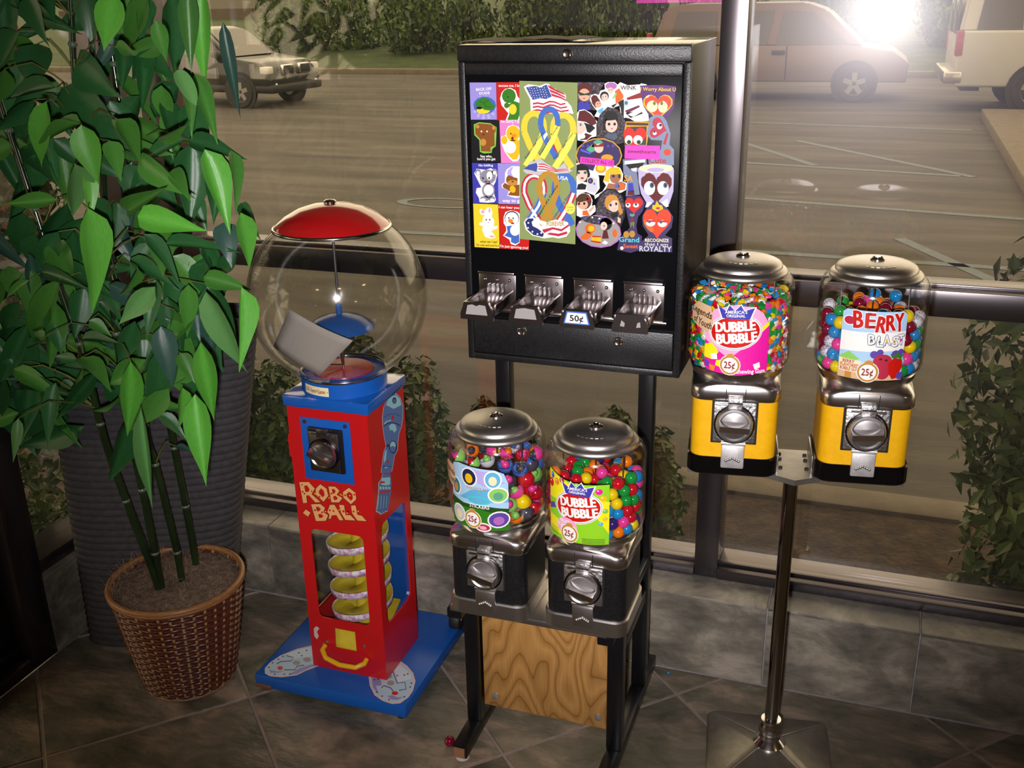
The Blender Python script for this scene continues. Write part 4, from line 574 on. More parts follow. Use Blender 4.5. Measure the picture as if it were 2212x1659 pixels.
PRINT['robo_foot_r'] = [('skin2',0,[(62.6,93.1),(91,46.1),(118,17),(146.5,3.1),(172.8,-0.3),(190.3,8),(199.7,34),(199.4,61.8),(189.8,97),(170.8,125.1),(144.8,146.9),(114.8,162.8),(108.3,135.3),(108.9,100.4),(83.1,107.1)]),('footblue',1,[(66.3,92.2),(93.2,47.5),(118.8,19.9),(146,6.6),(171,3.3),(187.6,11.3),(196.6,36),(196.2,62.5),(187.1,95.8),(169,122.6),(144.4,143.2),(115.9,158.3),(109.7,132.2),(110.2,99.1),(85.8,105.5)]),('footviolet',2,[(72.8,88.9),(99.2,87.5),(118.3,54.8),(104.6,50.5),(128.8,20.5),(103.2,40.5)]),('footviolet',2,[(149.5,22.5),(158.4,30),(175.6,26.2),(188.1,32.5),(179.4,18.2),(166,13.9)]),('greyish',2,'E',14,117.2,93.2,10.5,3.4,4.4,-9.3),('greyish',2,'E',14,135,71.2,8.8,2.8,4.4,-9.1),('red2',3,'E',14,162.2,38.2,7.6,2.4,3.1,-6.5),('footwhite',2,[(118.1,128.3),(125.9,145.9),(167.2,119.1),(177.7,102.8),(150.6,79.6)]),('armdark',3,[(113.9,121.3),(151,73.7),(151.4,76.2),(115.2,123)]),('armdark',3,[(151,73.7),(167.1,83.5),(167,86.2),(151.4,76.2)]),('armdark',3,[(167.1,83.5),(180.1,61.3),(182.4,60.2),(167,86.2)]),('armdark',3,[(180.1,61.3),(166.1,52.8),(167.7,50.1),(182.4,60.2)]),('armdark',3,[(123.4,45.8),(124.4,55.1),(123,58),(121.1,47.4)]),('armdark',3,[(124.4,55.1),(144.1,52.2),(144,54.9),(123,58)]),('armdark',3,[(144.1,52.2),(154.9,42),(155.7,44),(144,54.9)]),('armdark',3,'E',8,184,85.5,2.2,0.7,1.1,-2.6),('armdark',3,'E',8,187.4,71.2,2.1,0.7,1.1,-2.5),('armdark',3,'E',8,189.4,33,2.2,0.7,1.1,-2.5),('armdark',3,'E',8,159.3,11.8,2.2,0.7,1.2,-2.4),('armdark',3,'E',8,137.4,18.6,2.2,0.7,1.2,-2.4),('armdark',3,'E',8,118.4,28.8,2.2,0.7,1.2,-2.4),('armdark',3,'E',8,138.3,102.4,2.2,0.7,1.2,-2.5),('armdark',3,'E',8,153.9,109.9,2.2,0.7,1.2,-2.6),('armdark',3,'E',8,160.2,116.8,2.2,0.7,1.2,-2.5),('armdark',3,'E',8,91.6,70.4,2.2,0.7,1.2,-2.5),('armdark',3,'E',8,98.8,75.1,2.2,0.7,1.3,-2.5)]
PRINT['robo_foot_l'] = [('skin2',0,[(-127,151.7),(-157,126.1),(-182.9,88.8),(-192.8,54.5),(-192.5,29.2),(-180.8,10.3),(-161.9,4),(-132,9.6),(-100.3,28.7),(-87.6,52.6),(-67.9,76.5),(-49.6,97.6),(-92.6,96.7)]),('footblue',1,[(-126.6,146.9),(-155.5,122.6),(-180.7,87.3),(-190.5,54.9),(-190.5,31),(-179.5,13.3),(-161.4,7.4),(-132.8,12.9),(-102.2,31),(-89.8,53.7),(-70.7,76.4),(-53,96.4),(-94.2,95.3)]),('footviolet',2,[(-109.3,55.7),(-88.4,77.6),(-61.4,88.7),(-83.6,69),(-102.7,32.8),(-122.6,21.5)]),('footviolet',2,[(-177.3,26.4),(-155.2,26),(-138.1,36.5),(-149.9,22.7),(-169.5,16.4)]),('greyish',2,'E',14,-127.6,72.7,9.1,2.9,5,-8.6),('greyish',2,'E',14,-108.7,92.6,9.6,3.1,4.9,-8.7),('red2',3,'E',14,-155.8,40.9,6.8,2.1,4.1,-6.8),('footwhite',2,[(-171.2,97.8),(-145.4,129.8),(-123.7,144.7),(-103.4,108.8),(-146.4,84.7)]),('armdark',3,[(-172,51.9),(-167.4,63.4),(-169.6,66.2),(-174.6,54.2)]),('armdark',3,[(-167.4,63.4),(-143,73.8),(-145.3,76.5),(-169.6,66.2)]),('armdark',3,[(-143,73.8),(-146,91.3),(-146.3,88.8),(-145.3,76.5)]),('armdark',3,[(-146,91.3),(-167.9,92.7),(-166.6,89.6),(-146.3,88.8)]),('armdark',3,[(-141.3,36.2),(-115.8,44.4),(-118,47.1),(-143,39.1)]),('armdark',3,[(-115.8,44.4),(-117.4,59.1),(-119.9,61.5),(-118,47.1)]),('armdark',3,[(-117.4,59.1),(-103.2,68.6),(-105.2,71.4),(-119.9,61.5)]),('armdark',3,'E',8,-179.4,71.6,2.2,0.8,1.5,-2.6),('armdark',3,'E',8,-185.8,54.2,2.2,0.7,1.5,-2.6),('armdark',3,'E',8,-183.9,34.4,2.3,0.7,1.6,-2.5),('armdark',3,'E',8,-155,14.6,2.2,0.7,1.5,-2.5),('armdark',3,'E',8,-132.9,22.2,2.2,0.7,1.5,-2.5),('armdark',3,'E',8,-143.5,111.8,2.3,0.8,1.5,-2.7),('armdark',3,'E',8,-129.9,103,2.3,0.8,1.5,-2.6),('armdark',3,'E',8,-129.9,126.7,2.3,0.8,1.5,-2.7),('armdark',3,'E',8,-119.4,27.5,2.2,0.7,1.4,-2.5),('armdark',3,'E',8,-174.5,86.2,2.3,0.7,1.5,-2.6)]
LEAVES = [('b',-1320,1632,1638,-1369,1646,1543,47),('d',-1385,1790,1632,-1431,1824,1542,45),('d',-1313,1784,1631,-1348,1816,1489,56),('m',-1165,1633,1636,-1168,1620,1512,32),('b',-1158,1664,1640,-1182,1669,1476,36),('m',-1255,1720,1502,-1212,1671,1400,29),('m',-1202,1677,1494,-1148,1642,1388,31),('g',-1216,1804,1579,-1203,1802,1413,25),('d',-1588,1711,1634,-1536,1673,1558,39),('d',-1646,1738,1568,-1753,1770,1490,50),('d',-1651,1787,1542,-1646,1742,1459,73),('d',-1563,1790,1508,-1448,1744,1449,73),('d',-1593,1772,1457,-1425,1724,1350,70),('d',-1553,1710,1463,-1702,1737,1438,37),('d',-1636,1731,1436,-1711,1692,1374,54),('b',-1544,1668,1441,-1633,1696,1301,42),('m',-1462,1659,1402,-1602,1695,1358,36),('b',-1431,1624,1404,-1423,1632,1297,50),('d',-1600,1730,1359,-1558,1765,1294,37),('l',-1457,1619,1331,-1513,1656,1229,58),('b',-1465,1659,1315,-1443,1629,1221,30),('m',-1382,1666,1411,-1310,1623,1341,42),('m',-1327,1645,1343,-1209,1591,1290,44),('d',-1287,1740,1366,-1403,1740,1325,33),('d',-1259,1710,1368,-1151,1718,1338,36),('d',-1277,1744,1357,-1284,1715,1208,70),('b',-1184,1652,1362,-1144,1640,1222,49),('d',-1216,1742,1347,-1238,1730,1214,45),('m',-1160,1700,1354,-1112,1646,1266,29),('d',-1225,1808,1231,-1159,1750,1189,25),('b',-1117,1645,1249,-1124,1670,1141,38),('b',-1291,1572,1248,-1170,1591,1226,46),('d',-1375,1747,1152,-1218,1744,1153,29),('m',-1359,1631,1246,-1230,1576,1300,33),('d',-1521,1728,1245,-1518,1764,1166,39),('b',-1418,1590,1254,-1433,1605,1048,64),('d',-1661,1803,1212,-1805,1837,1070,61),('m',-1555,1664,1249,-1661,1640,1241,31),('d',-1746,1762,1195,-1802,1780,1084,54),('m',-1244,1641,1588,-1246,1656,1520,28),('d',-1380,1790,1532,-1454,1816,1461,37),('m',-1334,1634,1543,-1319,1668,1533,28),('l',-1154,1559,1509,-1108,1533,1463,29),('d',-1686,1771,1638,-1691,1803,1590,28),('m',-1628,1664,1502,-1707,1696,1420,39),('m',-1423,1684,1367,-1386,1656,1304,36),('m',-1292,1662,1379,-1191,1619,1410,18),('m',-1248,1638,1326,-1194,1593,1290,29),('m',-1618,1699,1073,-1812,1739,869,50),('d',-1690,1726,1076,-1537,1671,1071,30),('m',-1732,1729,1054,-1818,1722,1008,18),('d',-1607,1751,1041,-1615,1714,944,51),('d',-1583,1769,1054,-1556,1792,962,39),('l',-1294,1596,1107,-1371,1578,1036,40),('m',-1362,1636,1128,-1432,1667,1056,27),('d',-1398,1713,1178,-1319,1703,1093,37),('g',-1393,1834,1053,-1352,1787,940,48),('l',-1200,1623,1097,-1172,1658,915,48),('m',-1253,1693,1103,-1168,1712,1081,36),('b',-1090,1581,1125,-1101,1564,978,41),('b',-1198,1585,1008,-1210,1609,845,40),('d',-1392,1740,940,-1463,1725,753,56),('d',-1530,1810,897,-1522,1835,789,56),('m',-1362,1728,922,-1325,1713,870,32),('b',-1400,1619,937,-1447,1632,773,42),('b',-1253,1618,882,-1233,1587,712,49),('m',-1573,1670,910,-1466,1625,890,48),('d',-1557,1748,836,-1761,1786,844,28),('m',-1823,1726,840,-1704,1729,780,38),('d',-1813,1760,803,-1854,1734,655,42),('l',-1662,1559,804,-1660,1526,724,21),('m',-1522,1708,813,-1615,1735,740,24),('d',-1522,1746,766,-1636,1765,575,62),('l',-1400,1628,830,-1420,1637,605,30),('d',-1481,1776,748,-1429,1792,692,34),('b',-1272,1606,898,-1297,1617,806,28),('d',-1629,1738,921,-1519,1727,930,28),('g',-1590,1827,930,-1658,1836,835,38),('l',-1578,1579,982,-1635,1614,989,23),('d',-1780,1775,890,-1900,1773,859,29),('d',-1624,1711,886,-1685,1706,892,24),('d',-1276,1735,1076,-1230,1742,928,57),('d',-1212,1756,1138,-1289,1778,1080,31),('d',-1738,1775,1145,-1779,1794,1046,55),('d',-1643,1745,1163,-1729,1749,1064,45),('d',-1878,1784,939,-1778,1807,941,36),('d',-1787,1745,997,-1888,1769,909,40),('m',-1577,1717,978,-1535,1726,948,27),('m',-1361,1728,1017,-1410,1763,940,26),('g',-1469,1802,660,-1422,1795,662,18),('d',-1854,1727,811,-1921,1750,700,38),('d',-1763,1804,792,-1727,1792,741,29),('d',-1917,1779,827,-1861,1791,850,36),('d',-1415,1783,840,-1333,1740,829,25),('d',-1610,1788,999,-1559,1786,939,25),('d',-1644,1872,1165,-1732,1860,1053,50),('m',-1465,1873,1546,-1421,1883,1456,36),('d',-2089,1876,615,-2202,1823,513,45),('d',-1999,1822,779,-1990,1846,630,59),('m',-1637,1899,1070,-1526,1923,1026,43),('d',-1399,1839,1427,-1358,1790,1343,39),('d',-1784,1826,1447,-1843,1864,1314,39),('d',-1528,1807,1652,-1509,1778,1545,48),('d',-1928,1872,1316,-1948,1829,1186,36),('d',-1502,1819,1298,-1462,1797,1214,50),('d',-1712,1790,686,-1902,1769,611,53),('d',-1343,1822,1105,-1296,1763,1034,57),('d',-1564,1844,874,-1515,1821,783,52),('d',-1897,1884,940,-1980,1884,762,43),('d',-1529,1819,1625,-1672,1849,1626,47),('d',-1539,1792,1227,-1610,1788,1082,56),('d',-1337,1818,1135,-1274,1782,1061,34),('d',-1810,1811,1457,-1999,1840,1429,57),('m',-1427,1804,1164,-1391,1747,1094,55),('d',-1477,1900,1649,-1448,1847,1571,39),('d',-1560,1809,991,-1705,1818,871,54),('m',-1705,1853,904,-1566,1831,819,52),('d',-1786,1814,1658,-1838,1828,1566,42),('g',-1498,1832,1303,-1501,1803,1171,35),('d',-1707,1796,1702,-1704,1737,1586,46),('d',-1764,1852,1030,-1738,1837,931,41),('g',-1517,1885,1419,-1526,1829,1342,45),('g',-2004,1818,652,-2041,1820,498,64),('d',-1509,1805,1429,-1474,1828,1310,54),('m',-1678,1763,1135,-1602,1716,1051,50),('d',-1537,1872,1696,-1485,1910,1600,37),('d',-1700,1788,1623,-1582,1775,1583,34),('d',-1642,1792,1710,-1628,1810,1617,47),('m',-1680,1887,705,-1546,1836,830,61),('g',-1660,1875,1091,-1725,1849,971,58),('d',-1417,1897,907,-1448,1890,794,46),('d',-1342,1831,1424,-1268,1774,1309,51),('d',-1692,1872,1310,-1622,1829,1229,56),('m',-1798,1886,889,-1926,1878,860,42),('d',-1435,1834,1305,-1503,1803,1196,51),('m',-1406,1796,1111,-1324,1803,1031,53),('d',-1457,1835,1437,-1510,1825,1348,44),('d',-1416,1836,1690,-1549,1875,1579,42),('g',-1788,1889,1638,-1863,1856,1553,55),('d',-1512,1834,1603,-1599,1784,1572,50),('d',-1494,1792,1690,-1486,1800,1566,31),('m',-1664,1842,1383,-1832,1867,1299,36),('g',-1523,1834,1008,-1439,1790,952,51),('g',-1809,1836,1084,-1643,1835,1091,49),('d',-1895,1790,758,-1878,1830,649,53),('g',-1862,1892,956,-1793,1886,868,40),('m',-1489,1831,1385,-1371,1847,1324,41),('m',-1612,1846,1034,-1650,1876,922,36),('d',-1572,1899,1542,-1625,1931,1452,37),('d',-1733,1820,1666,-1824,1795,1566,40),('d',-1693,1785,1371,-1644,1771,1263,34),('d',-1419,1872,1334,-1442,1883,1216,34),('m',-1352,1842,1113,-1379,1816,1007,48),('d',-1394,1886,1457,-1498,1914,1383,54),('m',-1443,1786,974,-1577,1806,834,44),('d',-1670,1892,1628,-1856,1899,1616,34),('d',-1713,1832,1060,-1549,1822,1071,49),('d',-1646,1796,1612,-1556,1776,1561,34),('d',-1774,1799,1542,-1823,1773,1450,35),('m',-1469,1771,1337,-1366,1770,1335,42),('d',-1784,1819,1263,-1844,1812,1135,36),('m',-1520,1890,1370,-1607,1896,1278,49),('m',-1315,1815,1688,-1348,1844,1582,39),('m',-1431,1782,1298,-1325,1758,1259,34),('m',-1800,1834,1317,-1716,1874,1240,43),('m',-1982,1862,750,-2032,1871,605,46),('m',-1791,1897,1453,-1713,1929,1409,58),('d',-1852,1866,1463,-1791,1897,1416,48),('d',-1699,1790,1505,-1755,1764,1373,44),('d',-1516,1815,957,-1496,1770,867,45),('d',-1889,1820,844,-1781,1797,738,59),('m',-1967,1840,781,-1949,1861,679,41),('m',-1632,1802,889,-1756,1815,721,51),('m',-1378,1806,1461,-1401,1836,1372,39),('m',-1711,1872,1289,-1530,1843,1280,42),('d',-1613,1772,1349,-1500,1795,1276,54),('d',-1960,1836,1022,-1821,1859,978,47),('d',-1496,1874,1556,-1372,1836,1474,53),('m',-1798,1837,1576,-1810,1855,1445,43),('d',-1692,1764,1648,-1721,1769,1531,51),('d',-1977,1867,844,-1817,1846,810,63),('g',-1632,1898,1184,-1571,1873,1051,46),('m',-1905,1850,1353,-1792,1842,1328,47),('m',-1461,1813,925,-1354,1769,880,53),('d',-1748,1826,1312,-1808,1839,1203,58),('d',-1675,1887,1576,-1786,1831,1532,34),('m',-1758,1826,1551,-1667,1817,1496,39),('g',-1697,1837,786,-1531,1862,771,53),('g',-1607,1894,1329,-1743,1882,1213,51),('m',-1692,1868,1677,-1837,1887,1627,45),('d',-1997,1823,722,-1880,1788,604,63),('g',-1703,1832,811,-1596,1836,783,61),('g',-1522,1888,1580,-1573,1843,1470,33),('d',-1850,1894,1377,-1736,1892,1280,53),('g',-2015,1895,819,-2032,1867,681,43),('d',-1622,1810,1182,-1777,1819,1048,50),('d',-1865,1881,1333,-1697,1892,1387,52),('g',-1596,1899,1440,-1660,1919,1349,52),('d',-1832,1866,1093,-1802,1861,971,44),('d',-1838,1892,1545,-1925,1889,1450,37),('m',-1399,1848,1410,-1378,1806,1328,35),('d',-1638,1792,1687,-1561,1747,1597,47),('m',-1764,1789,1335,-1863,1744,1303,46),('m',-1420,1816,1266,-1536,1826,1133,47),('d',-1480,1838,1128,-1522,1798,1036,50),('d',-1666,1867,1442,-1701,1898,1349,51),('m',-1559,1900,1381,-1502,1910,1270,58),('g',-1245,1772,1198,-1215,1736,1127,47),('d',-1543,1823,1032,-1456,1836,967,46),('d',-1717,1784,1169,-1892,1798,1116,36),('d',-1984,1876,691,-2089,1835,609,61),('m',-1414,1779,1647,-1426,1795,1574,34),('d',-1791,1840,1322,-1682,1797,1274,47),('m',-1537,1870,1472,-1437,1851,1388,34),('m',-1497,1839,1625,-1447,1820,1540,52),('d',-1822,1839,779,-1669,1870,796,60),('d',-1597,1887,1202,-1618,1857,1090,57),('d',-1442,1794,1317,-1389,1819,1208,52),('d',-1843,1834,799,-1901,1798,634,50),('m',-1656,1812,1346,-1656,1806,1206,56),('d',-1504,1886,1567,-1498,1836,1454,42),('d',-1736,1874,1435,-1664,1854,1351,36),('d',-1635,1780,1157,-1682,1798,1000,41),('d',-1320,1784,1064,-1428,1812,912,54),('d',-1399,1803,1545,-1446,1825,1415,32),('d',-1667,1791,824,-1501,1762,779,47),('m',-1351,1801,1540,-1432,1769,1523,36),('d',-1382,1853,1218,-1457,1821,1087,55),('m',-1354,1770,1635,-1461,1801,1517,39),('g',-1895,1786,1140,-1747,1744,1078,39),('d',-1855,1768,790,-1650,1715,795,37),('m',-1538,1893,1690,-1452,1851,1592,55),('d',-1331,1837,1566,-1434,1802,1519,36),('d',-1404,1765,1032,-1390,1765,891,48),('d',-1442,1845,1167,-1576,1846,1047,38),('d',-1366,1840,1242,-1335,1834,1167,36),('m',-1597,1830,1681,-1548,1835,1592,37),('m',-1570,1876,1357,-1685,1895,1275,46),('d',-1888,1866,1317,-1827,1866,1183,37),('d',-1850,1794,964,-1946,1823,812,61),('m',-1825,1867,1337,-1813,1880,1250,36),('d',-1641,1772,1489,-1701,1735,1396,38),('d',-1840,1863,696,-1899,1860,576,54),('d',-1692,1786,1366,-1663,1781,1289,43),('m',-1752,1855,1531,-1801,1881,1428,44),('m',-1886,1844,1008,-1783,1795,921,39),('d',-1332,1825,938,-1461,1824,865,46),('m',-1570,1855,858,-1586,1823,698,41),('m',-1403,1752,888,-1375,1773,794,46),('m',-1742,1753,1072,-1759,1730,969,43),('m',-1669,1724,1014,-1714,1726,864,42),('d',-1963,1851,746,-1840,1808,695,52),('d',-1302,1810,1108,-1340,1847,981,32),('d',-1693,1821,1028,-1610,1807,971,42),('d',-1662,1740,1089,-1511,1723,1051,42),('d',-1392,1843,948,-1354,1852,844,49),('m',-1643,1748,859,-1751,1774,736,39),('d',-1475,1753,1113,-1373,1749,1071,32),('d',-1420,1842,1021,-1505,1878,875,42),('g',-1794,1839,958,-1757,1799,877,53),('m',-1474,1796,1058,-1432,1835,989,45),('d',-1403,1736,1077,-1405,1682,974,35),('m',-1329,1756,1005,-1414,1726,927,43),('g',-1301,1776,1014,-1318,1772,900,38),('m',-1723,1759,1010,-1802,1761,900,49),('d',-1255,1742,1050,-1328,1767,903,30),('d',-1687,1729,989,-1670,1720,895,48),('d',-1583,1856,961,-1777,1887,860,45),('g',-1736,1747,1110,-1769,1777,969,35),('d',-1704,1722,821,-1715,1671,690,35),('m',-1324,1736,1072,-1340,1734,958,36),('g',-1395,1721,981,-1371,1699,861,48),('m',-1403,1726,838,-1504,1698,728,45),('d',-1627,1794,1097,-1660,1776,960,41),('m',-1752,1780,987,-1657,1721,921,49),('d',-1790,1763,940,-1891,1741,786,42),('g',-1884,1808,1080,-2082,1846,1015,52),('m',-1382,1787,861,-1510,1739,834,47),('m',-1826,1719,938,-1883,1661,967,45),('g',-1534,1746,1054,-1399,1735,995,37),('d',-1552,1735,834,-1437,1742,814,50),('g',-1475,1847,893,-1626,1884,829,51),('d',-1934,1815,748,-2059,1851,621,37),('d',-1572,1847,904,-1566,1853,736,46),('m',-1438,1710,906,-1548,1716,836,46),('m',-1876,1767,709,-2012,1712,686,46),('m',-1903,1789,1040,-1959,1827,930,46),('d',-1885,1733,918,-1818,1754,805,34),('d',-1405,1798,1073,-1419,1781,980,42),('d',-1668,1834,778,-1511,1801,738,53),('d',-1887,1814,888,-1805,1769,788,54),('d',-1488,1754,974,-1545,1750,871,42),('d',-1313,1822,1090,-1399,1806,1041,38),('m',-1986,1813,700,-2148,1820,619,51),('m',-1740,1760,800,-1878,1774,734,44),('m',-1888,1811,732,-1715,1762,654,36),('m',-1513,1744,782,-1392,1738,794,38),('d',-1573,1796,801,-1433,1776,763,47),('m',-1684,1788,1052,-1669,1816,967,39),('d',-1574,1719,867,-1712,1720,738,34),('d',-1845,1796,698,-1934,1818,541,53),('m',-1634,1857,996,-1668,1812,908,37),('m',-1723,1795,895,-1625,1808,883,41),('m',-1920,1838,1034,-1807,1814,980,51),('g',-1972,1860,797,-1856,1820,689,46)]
N_FRONT_LEAVES = 95
STEMS = [[(-1555,1775,274),(-1631,1777,580),(-1653,1779,702),(-1669,1782,865),(-1695,1784,974),(-1723,1786,1119),(-1743,1788,1225),(-1771,1791,1364),(-1792,1793,1490)],[(-1558,1785,277),(-1565,1787,407),(-1573,1789,539),(-1581,1791,666),(-1580,1793,837),(-1577,1795,1011),(-1577,1797,1176),(-1592,1799,1322),(-1582,1801,1490),(-1557,1803,1675)],[(-1532,1830,291),(-1539,1832,387),(-1561,1834,586),(-1574,1836,646),(-1580,1837,833),(-1587,1839,998),(-1599,1841,1085),(-1599,1843,1165),(-1581,1844,1316),(-1578,1846,1440),(-1550,1848,1675)],[(-1516,1870,323),(-1525,1872,507),(-1533,1874,616),(-1542,1876,812),(-1556,1877,946),(-1558,1879,1043),(-1548,1881,1191),(-1547,1883,1351),(-1551,1884,1467),(-1549,1886,1577),(-1543,1888,1675)]]
# ================================================================== THE ROOM
SLATE = noise_mat('slate_tile', (.070, .072, .050), (.36, .265, .195), 6.0, .40, 10.0, bump=.5, bscale=22, c3=(.165, .142, .102),
                  lo=.34, hi=.68, obj_rand=.16, distortion=.45, stretch=(1, 1.7, 1))
SLATEW = noise_mat('grey_wall_tile', (.105, .097, .078), (.38, .335, .27), 7.0, .45, 10.0, bump=.4, bscale=30, c3=(.200, .182, .145),
                   lo=.36, hi=.66, obj_rand=.10, distortion=.4, stretch=(1, 1, 1.6))
GROUT = noise_mat('grout', (.26, .205, .175), (.34, .27, .235), 40, .9)
GROUTW = noise_mat('pale_grout', (.27, .25, .245), (.36, .34, .33), 40, .9)
FRAME = mat('black_anodised_frame', (.13, .115, .12), .27, .9, .5)
WALLM = noise_mat('brown_plaster', (.21, .18, .17), (.27, .23, .21), 4, .8)
CEIL = noise_mat('ceiling_white', (.62, .58, .52), (.68, .63, .57), 6, .9)
PANE_Y = 2.362

def structure(o):
    o['kind'] = 'structure'
    return o
def clip(poly, ax, lim, keep_less):
    out = []
    for i in range(len(poly)):
        a, b = poly[i], poly[(i + 1) % len(poly)]
        ina = (a[ax] <= lim) == keep_less
        inb = (b[ax] <= lim) == keep_less
        if ina:
            out.append(a)
        if ina != inb:
            t = (lim - a[ax]) / (b[ax] - a[ax])
            out.append((a[0] + t * (b[0] - a[0]), a[1] + t * (b[1] - a[1])))
    return out
floor = structure(MB().box(-1.945, 3.6, -3.2, 2.222, -.6, -.0022).build('floor', GROUT))
tag(floor, 'dark slate floor tiles laid on the diagonal')
S_T, U0, V0 = .472, -.160, 2.220
rnd = random.Random(3)
for i in range(-1, 9):
    for j in range(-6, 3):
        g = .0035
        u0, u1 = U0 + i * S_T + g, U0 + (i + 1) * S_T - g
        v0, v1 = V0 + (j - 1) * S_T + g, V0 + j * S_T - g
        q = [((u - v) / math.sqrt(2), (u + v) / math.sqrt(2)) for u, v in ((u0, v0), (u1, v0), (u1, v1), (u0, v1))]
        q = clip(q, 0, -1.943, False)
        q = clip(q, 0, 1.6, True) if q else q
        q = clip(q, 1, 2.218, True) if q else q
        q = clip(q, 1, .75, False) if q else q
        if len(q) < 3:
            continue
        cx, cy = sum(p[0] for p in q) / len(q), sum(p[1] for p in q) / len(q)
        mb = MB()
        n = len(q)
        top = rnd.uniform(-.0008, .0004)
        e = .003
        ins = []
        for p in q:
            d = Vector((cx - p[0], cy - p[1]))
            d = d.normalized() * e
            ins.append((p[0] + d.x, p[1] + d.y))
        vs = [(p[0] - cx, p[1] - cy, -.004) for p in q] + [(p[0] - cx, p[1] - cy, top - .002) for p in q] + [(p[0] - cx, p[1] - cy, top) for p in ins]
        fs = [tuple(2 * n + k for k in range(n))]
        for k in range(n):
            k2 = (k + 1) % n
            fs += [(k, k2, n + k2, n + k), (n + k, n + k2, 2 * n + k2, 2 * n + k)]
        mb.add(vs, fs)
        mb.build('floor_tile', SLATE, floor, loc=(cx, cy, 0))

# front knee wall with face tiles and ledge tiles
wall_front = structure(MB().box(-1.945, 3.6, 2.226, 2.44, -.6, .219).build('wall_front', GROUTW))
tag(wall_front, 'low grey tiled wall under the shop window')
face = MB().box(.002, .343, -.008, .004, .003, .219, b=.0015).mesh('wall_tile', SLATEW)
ledge = MB().box(.002, .343, -.004, .098, -.004, .004, b=.0015).mesh('ledge_tile', SLATEW)
k0 = -6
for k in range(k0, 8):
    x = -.155 + .345 * k
    if x < -1.945:
        continue
    inst('wall_tile', face, wall_front, loc=(x, 2.228, 0))
    inst('ledge_tile', ledge, wall_front, loc=(x - (.0 if k % 2 else 0.0), 2.222, .221))
part = MB().box(.002, .082, -.008, .004, .003, .219, b=.0015)
part.build('wall_tile', SLATEW, wall_front, loc=(-1.945 + .0, 2.228, 0))
MB().box(.002, .082, -.004, .098, -.004, .004, b=.0015).build('ledge_tile', SLATEW, wall_front, loc=(-1.945, 2.222, .221))

# storefront glazing in the front wall
def bar(name, parent, x0, x1, y0, y1, z0, z1, m=FRAME, b=.002):
    return MB().box(x0, x1, y0, y1, z0, z1, b=b).build(name, m, parent, 40)
ZT = 2.66
wins = thing('window_1', 'tall shop window glazing in black metal frames', None, (0, 0, 0), kind='structure')
posts = [(-2.02, -1.945), (-1.842, -1.768), (-.350, -.292), (1.22, 1.28), (2.72, 2.78)]
for a, b in posts:
    bar('mullion', wins, a, b, 2.318, 2.432, .223, ZT)
spans = [(posts[i][1], posts[i + 1][0]) for i in range(4)]
for a, b in spans:
    # sill rail, mid rail, head rail: stepped profiles whose tops catch the sky
    bar('sill_rail', wins, a, b, 2.312, 2.43, .225, .252)
    bar('glazing_stop', wins, a, b, 2.338, 2.358, .252, .260, b=.0015)
    bar('mid_rail', wins, a, b, 2.312, 2.43, .952, 1.010)
    bar('glazing_stop', wins, a, b, 2.338, 2.358, 1.010, 1.018, b=.0015)
    bar('head_rail', wins, a, b, 2.312, 2.43, 2.60, ZT)
    for z0, z1 in ((.252, .952), (1.010, 2.60)):
        MB().box(a, b, PANE_Y - .003, PANE_Y + .003, z0, z1).build('pane', PANE, wins)

# left wall: knee wall stub and window beside the corner, glazed door beyond the post
wall_left = structure(MB().box(-2.10, -1.947, 1.80, 2.226, -.6, .219).build('wall_left', GROUTW))
tag(wall_left, 'low tiled return wall at the left corner')
MB().box(-1.949, -1.941, 1.802, 2.218, .003, .219, b=.0015).build('wall_tile', SLATEW, wall_left)
MB().box(-2.05, -1.941, 1.802, 2.218, .218, .225, b=.0015).build('ledge_tile', SLATEW, wall_left)
win2 = thing('window_2', 'narrow side window left of the corner', None, (0, 0, 0), kind='structure')
bar('sill_rail', win2, -2.08, -1.965, 1.80, 2.318, .225, .262)
bar('mid_rail', win2, -2.08, -1.965, 1.80, 2.318, .952, 1.010)
bar('head_rail', win2, -2.08, -1.965, 1.80, 2.318, 2.60, ZT)
for z0, z1 in ((.262, .952), (1.010, 2.60)):
    MB().box(-2.023, -2.017, 1.80, 2.318, z0, z1).build('pane', PANE, win2)
door1 = thing('door_1', 'black framed glass door panel at the left edge', None, (0, 0, 0), kind='structure')
bar('jamb', door1, -2.01, -1.945, 1.715, 1.80, 0, ZT)
bar('jamb', door1, -2.07, -2.00, 1.66, 1.72, .0, ZT)
bar('threshold_rail', door1, -2.08, -1.945, .55, 1.715, 0, .032)
bar('bottom_rail', door1, -2.06, -1.985, .55, 1.715, .032, .062)
bar('jamb', door1, -2.01, -1.945, .48, .56, 0, ZT)
MB().box(-2.033, -2.027, .55, 1.70, .062, 2.6).build('pane', PANE, door1)

# the rest of the room behind the photographer (seen only in reflections), plus added sky blockers
structure(MB().box(-2.10, 3.6, -3.30, -3.2, 0, 2.72).build('wall_back', WALLM))
structure(MB().box(3.6, 3.7, -3.3, 2.44, -.6, 2.72).build('wall_right', WALLM))
structure(MB().box(-2.10, -1.947, -3.2, .48, 0, 2.72).build('trim_1', WALLM))
structure(MB().box(-2.10, -1.947, .48, 2.44, ZT, 2.72).build('trim_2', WALLM))
structure(MB().box(-2.6, 3.8, -3.4, 2.9, 2.72, 2.86).build('ceiling', CEIL))
structure(MB().box(-5.0, 3.8, 2.9, 4.3, 2.72, 2.86).build('added_shade_canopy', CEIL))  # unseen overhang added to keep skylight off the bed and interior
structure(MB().box(-5.0, -2.6, -3.4, 2.9, 2.72, 2.86).build('added_shade_side_canopy', CEIL))  # unseen overhang added to shade the ground outside the side window
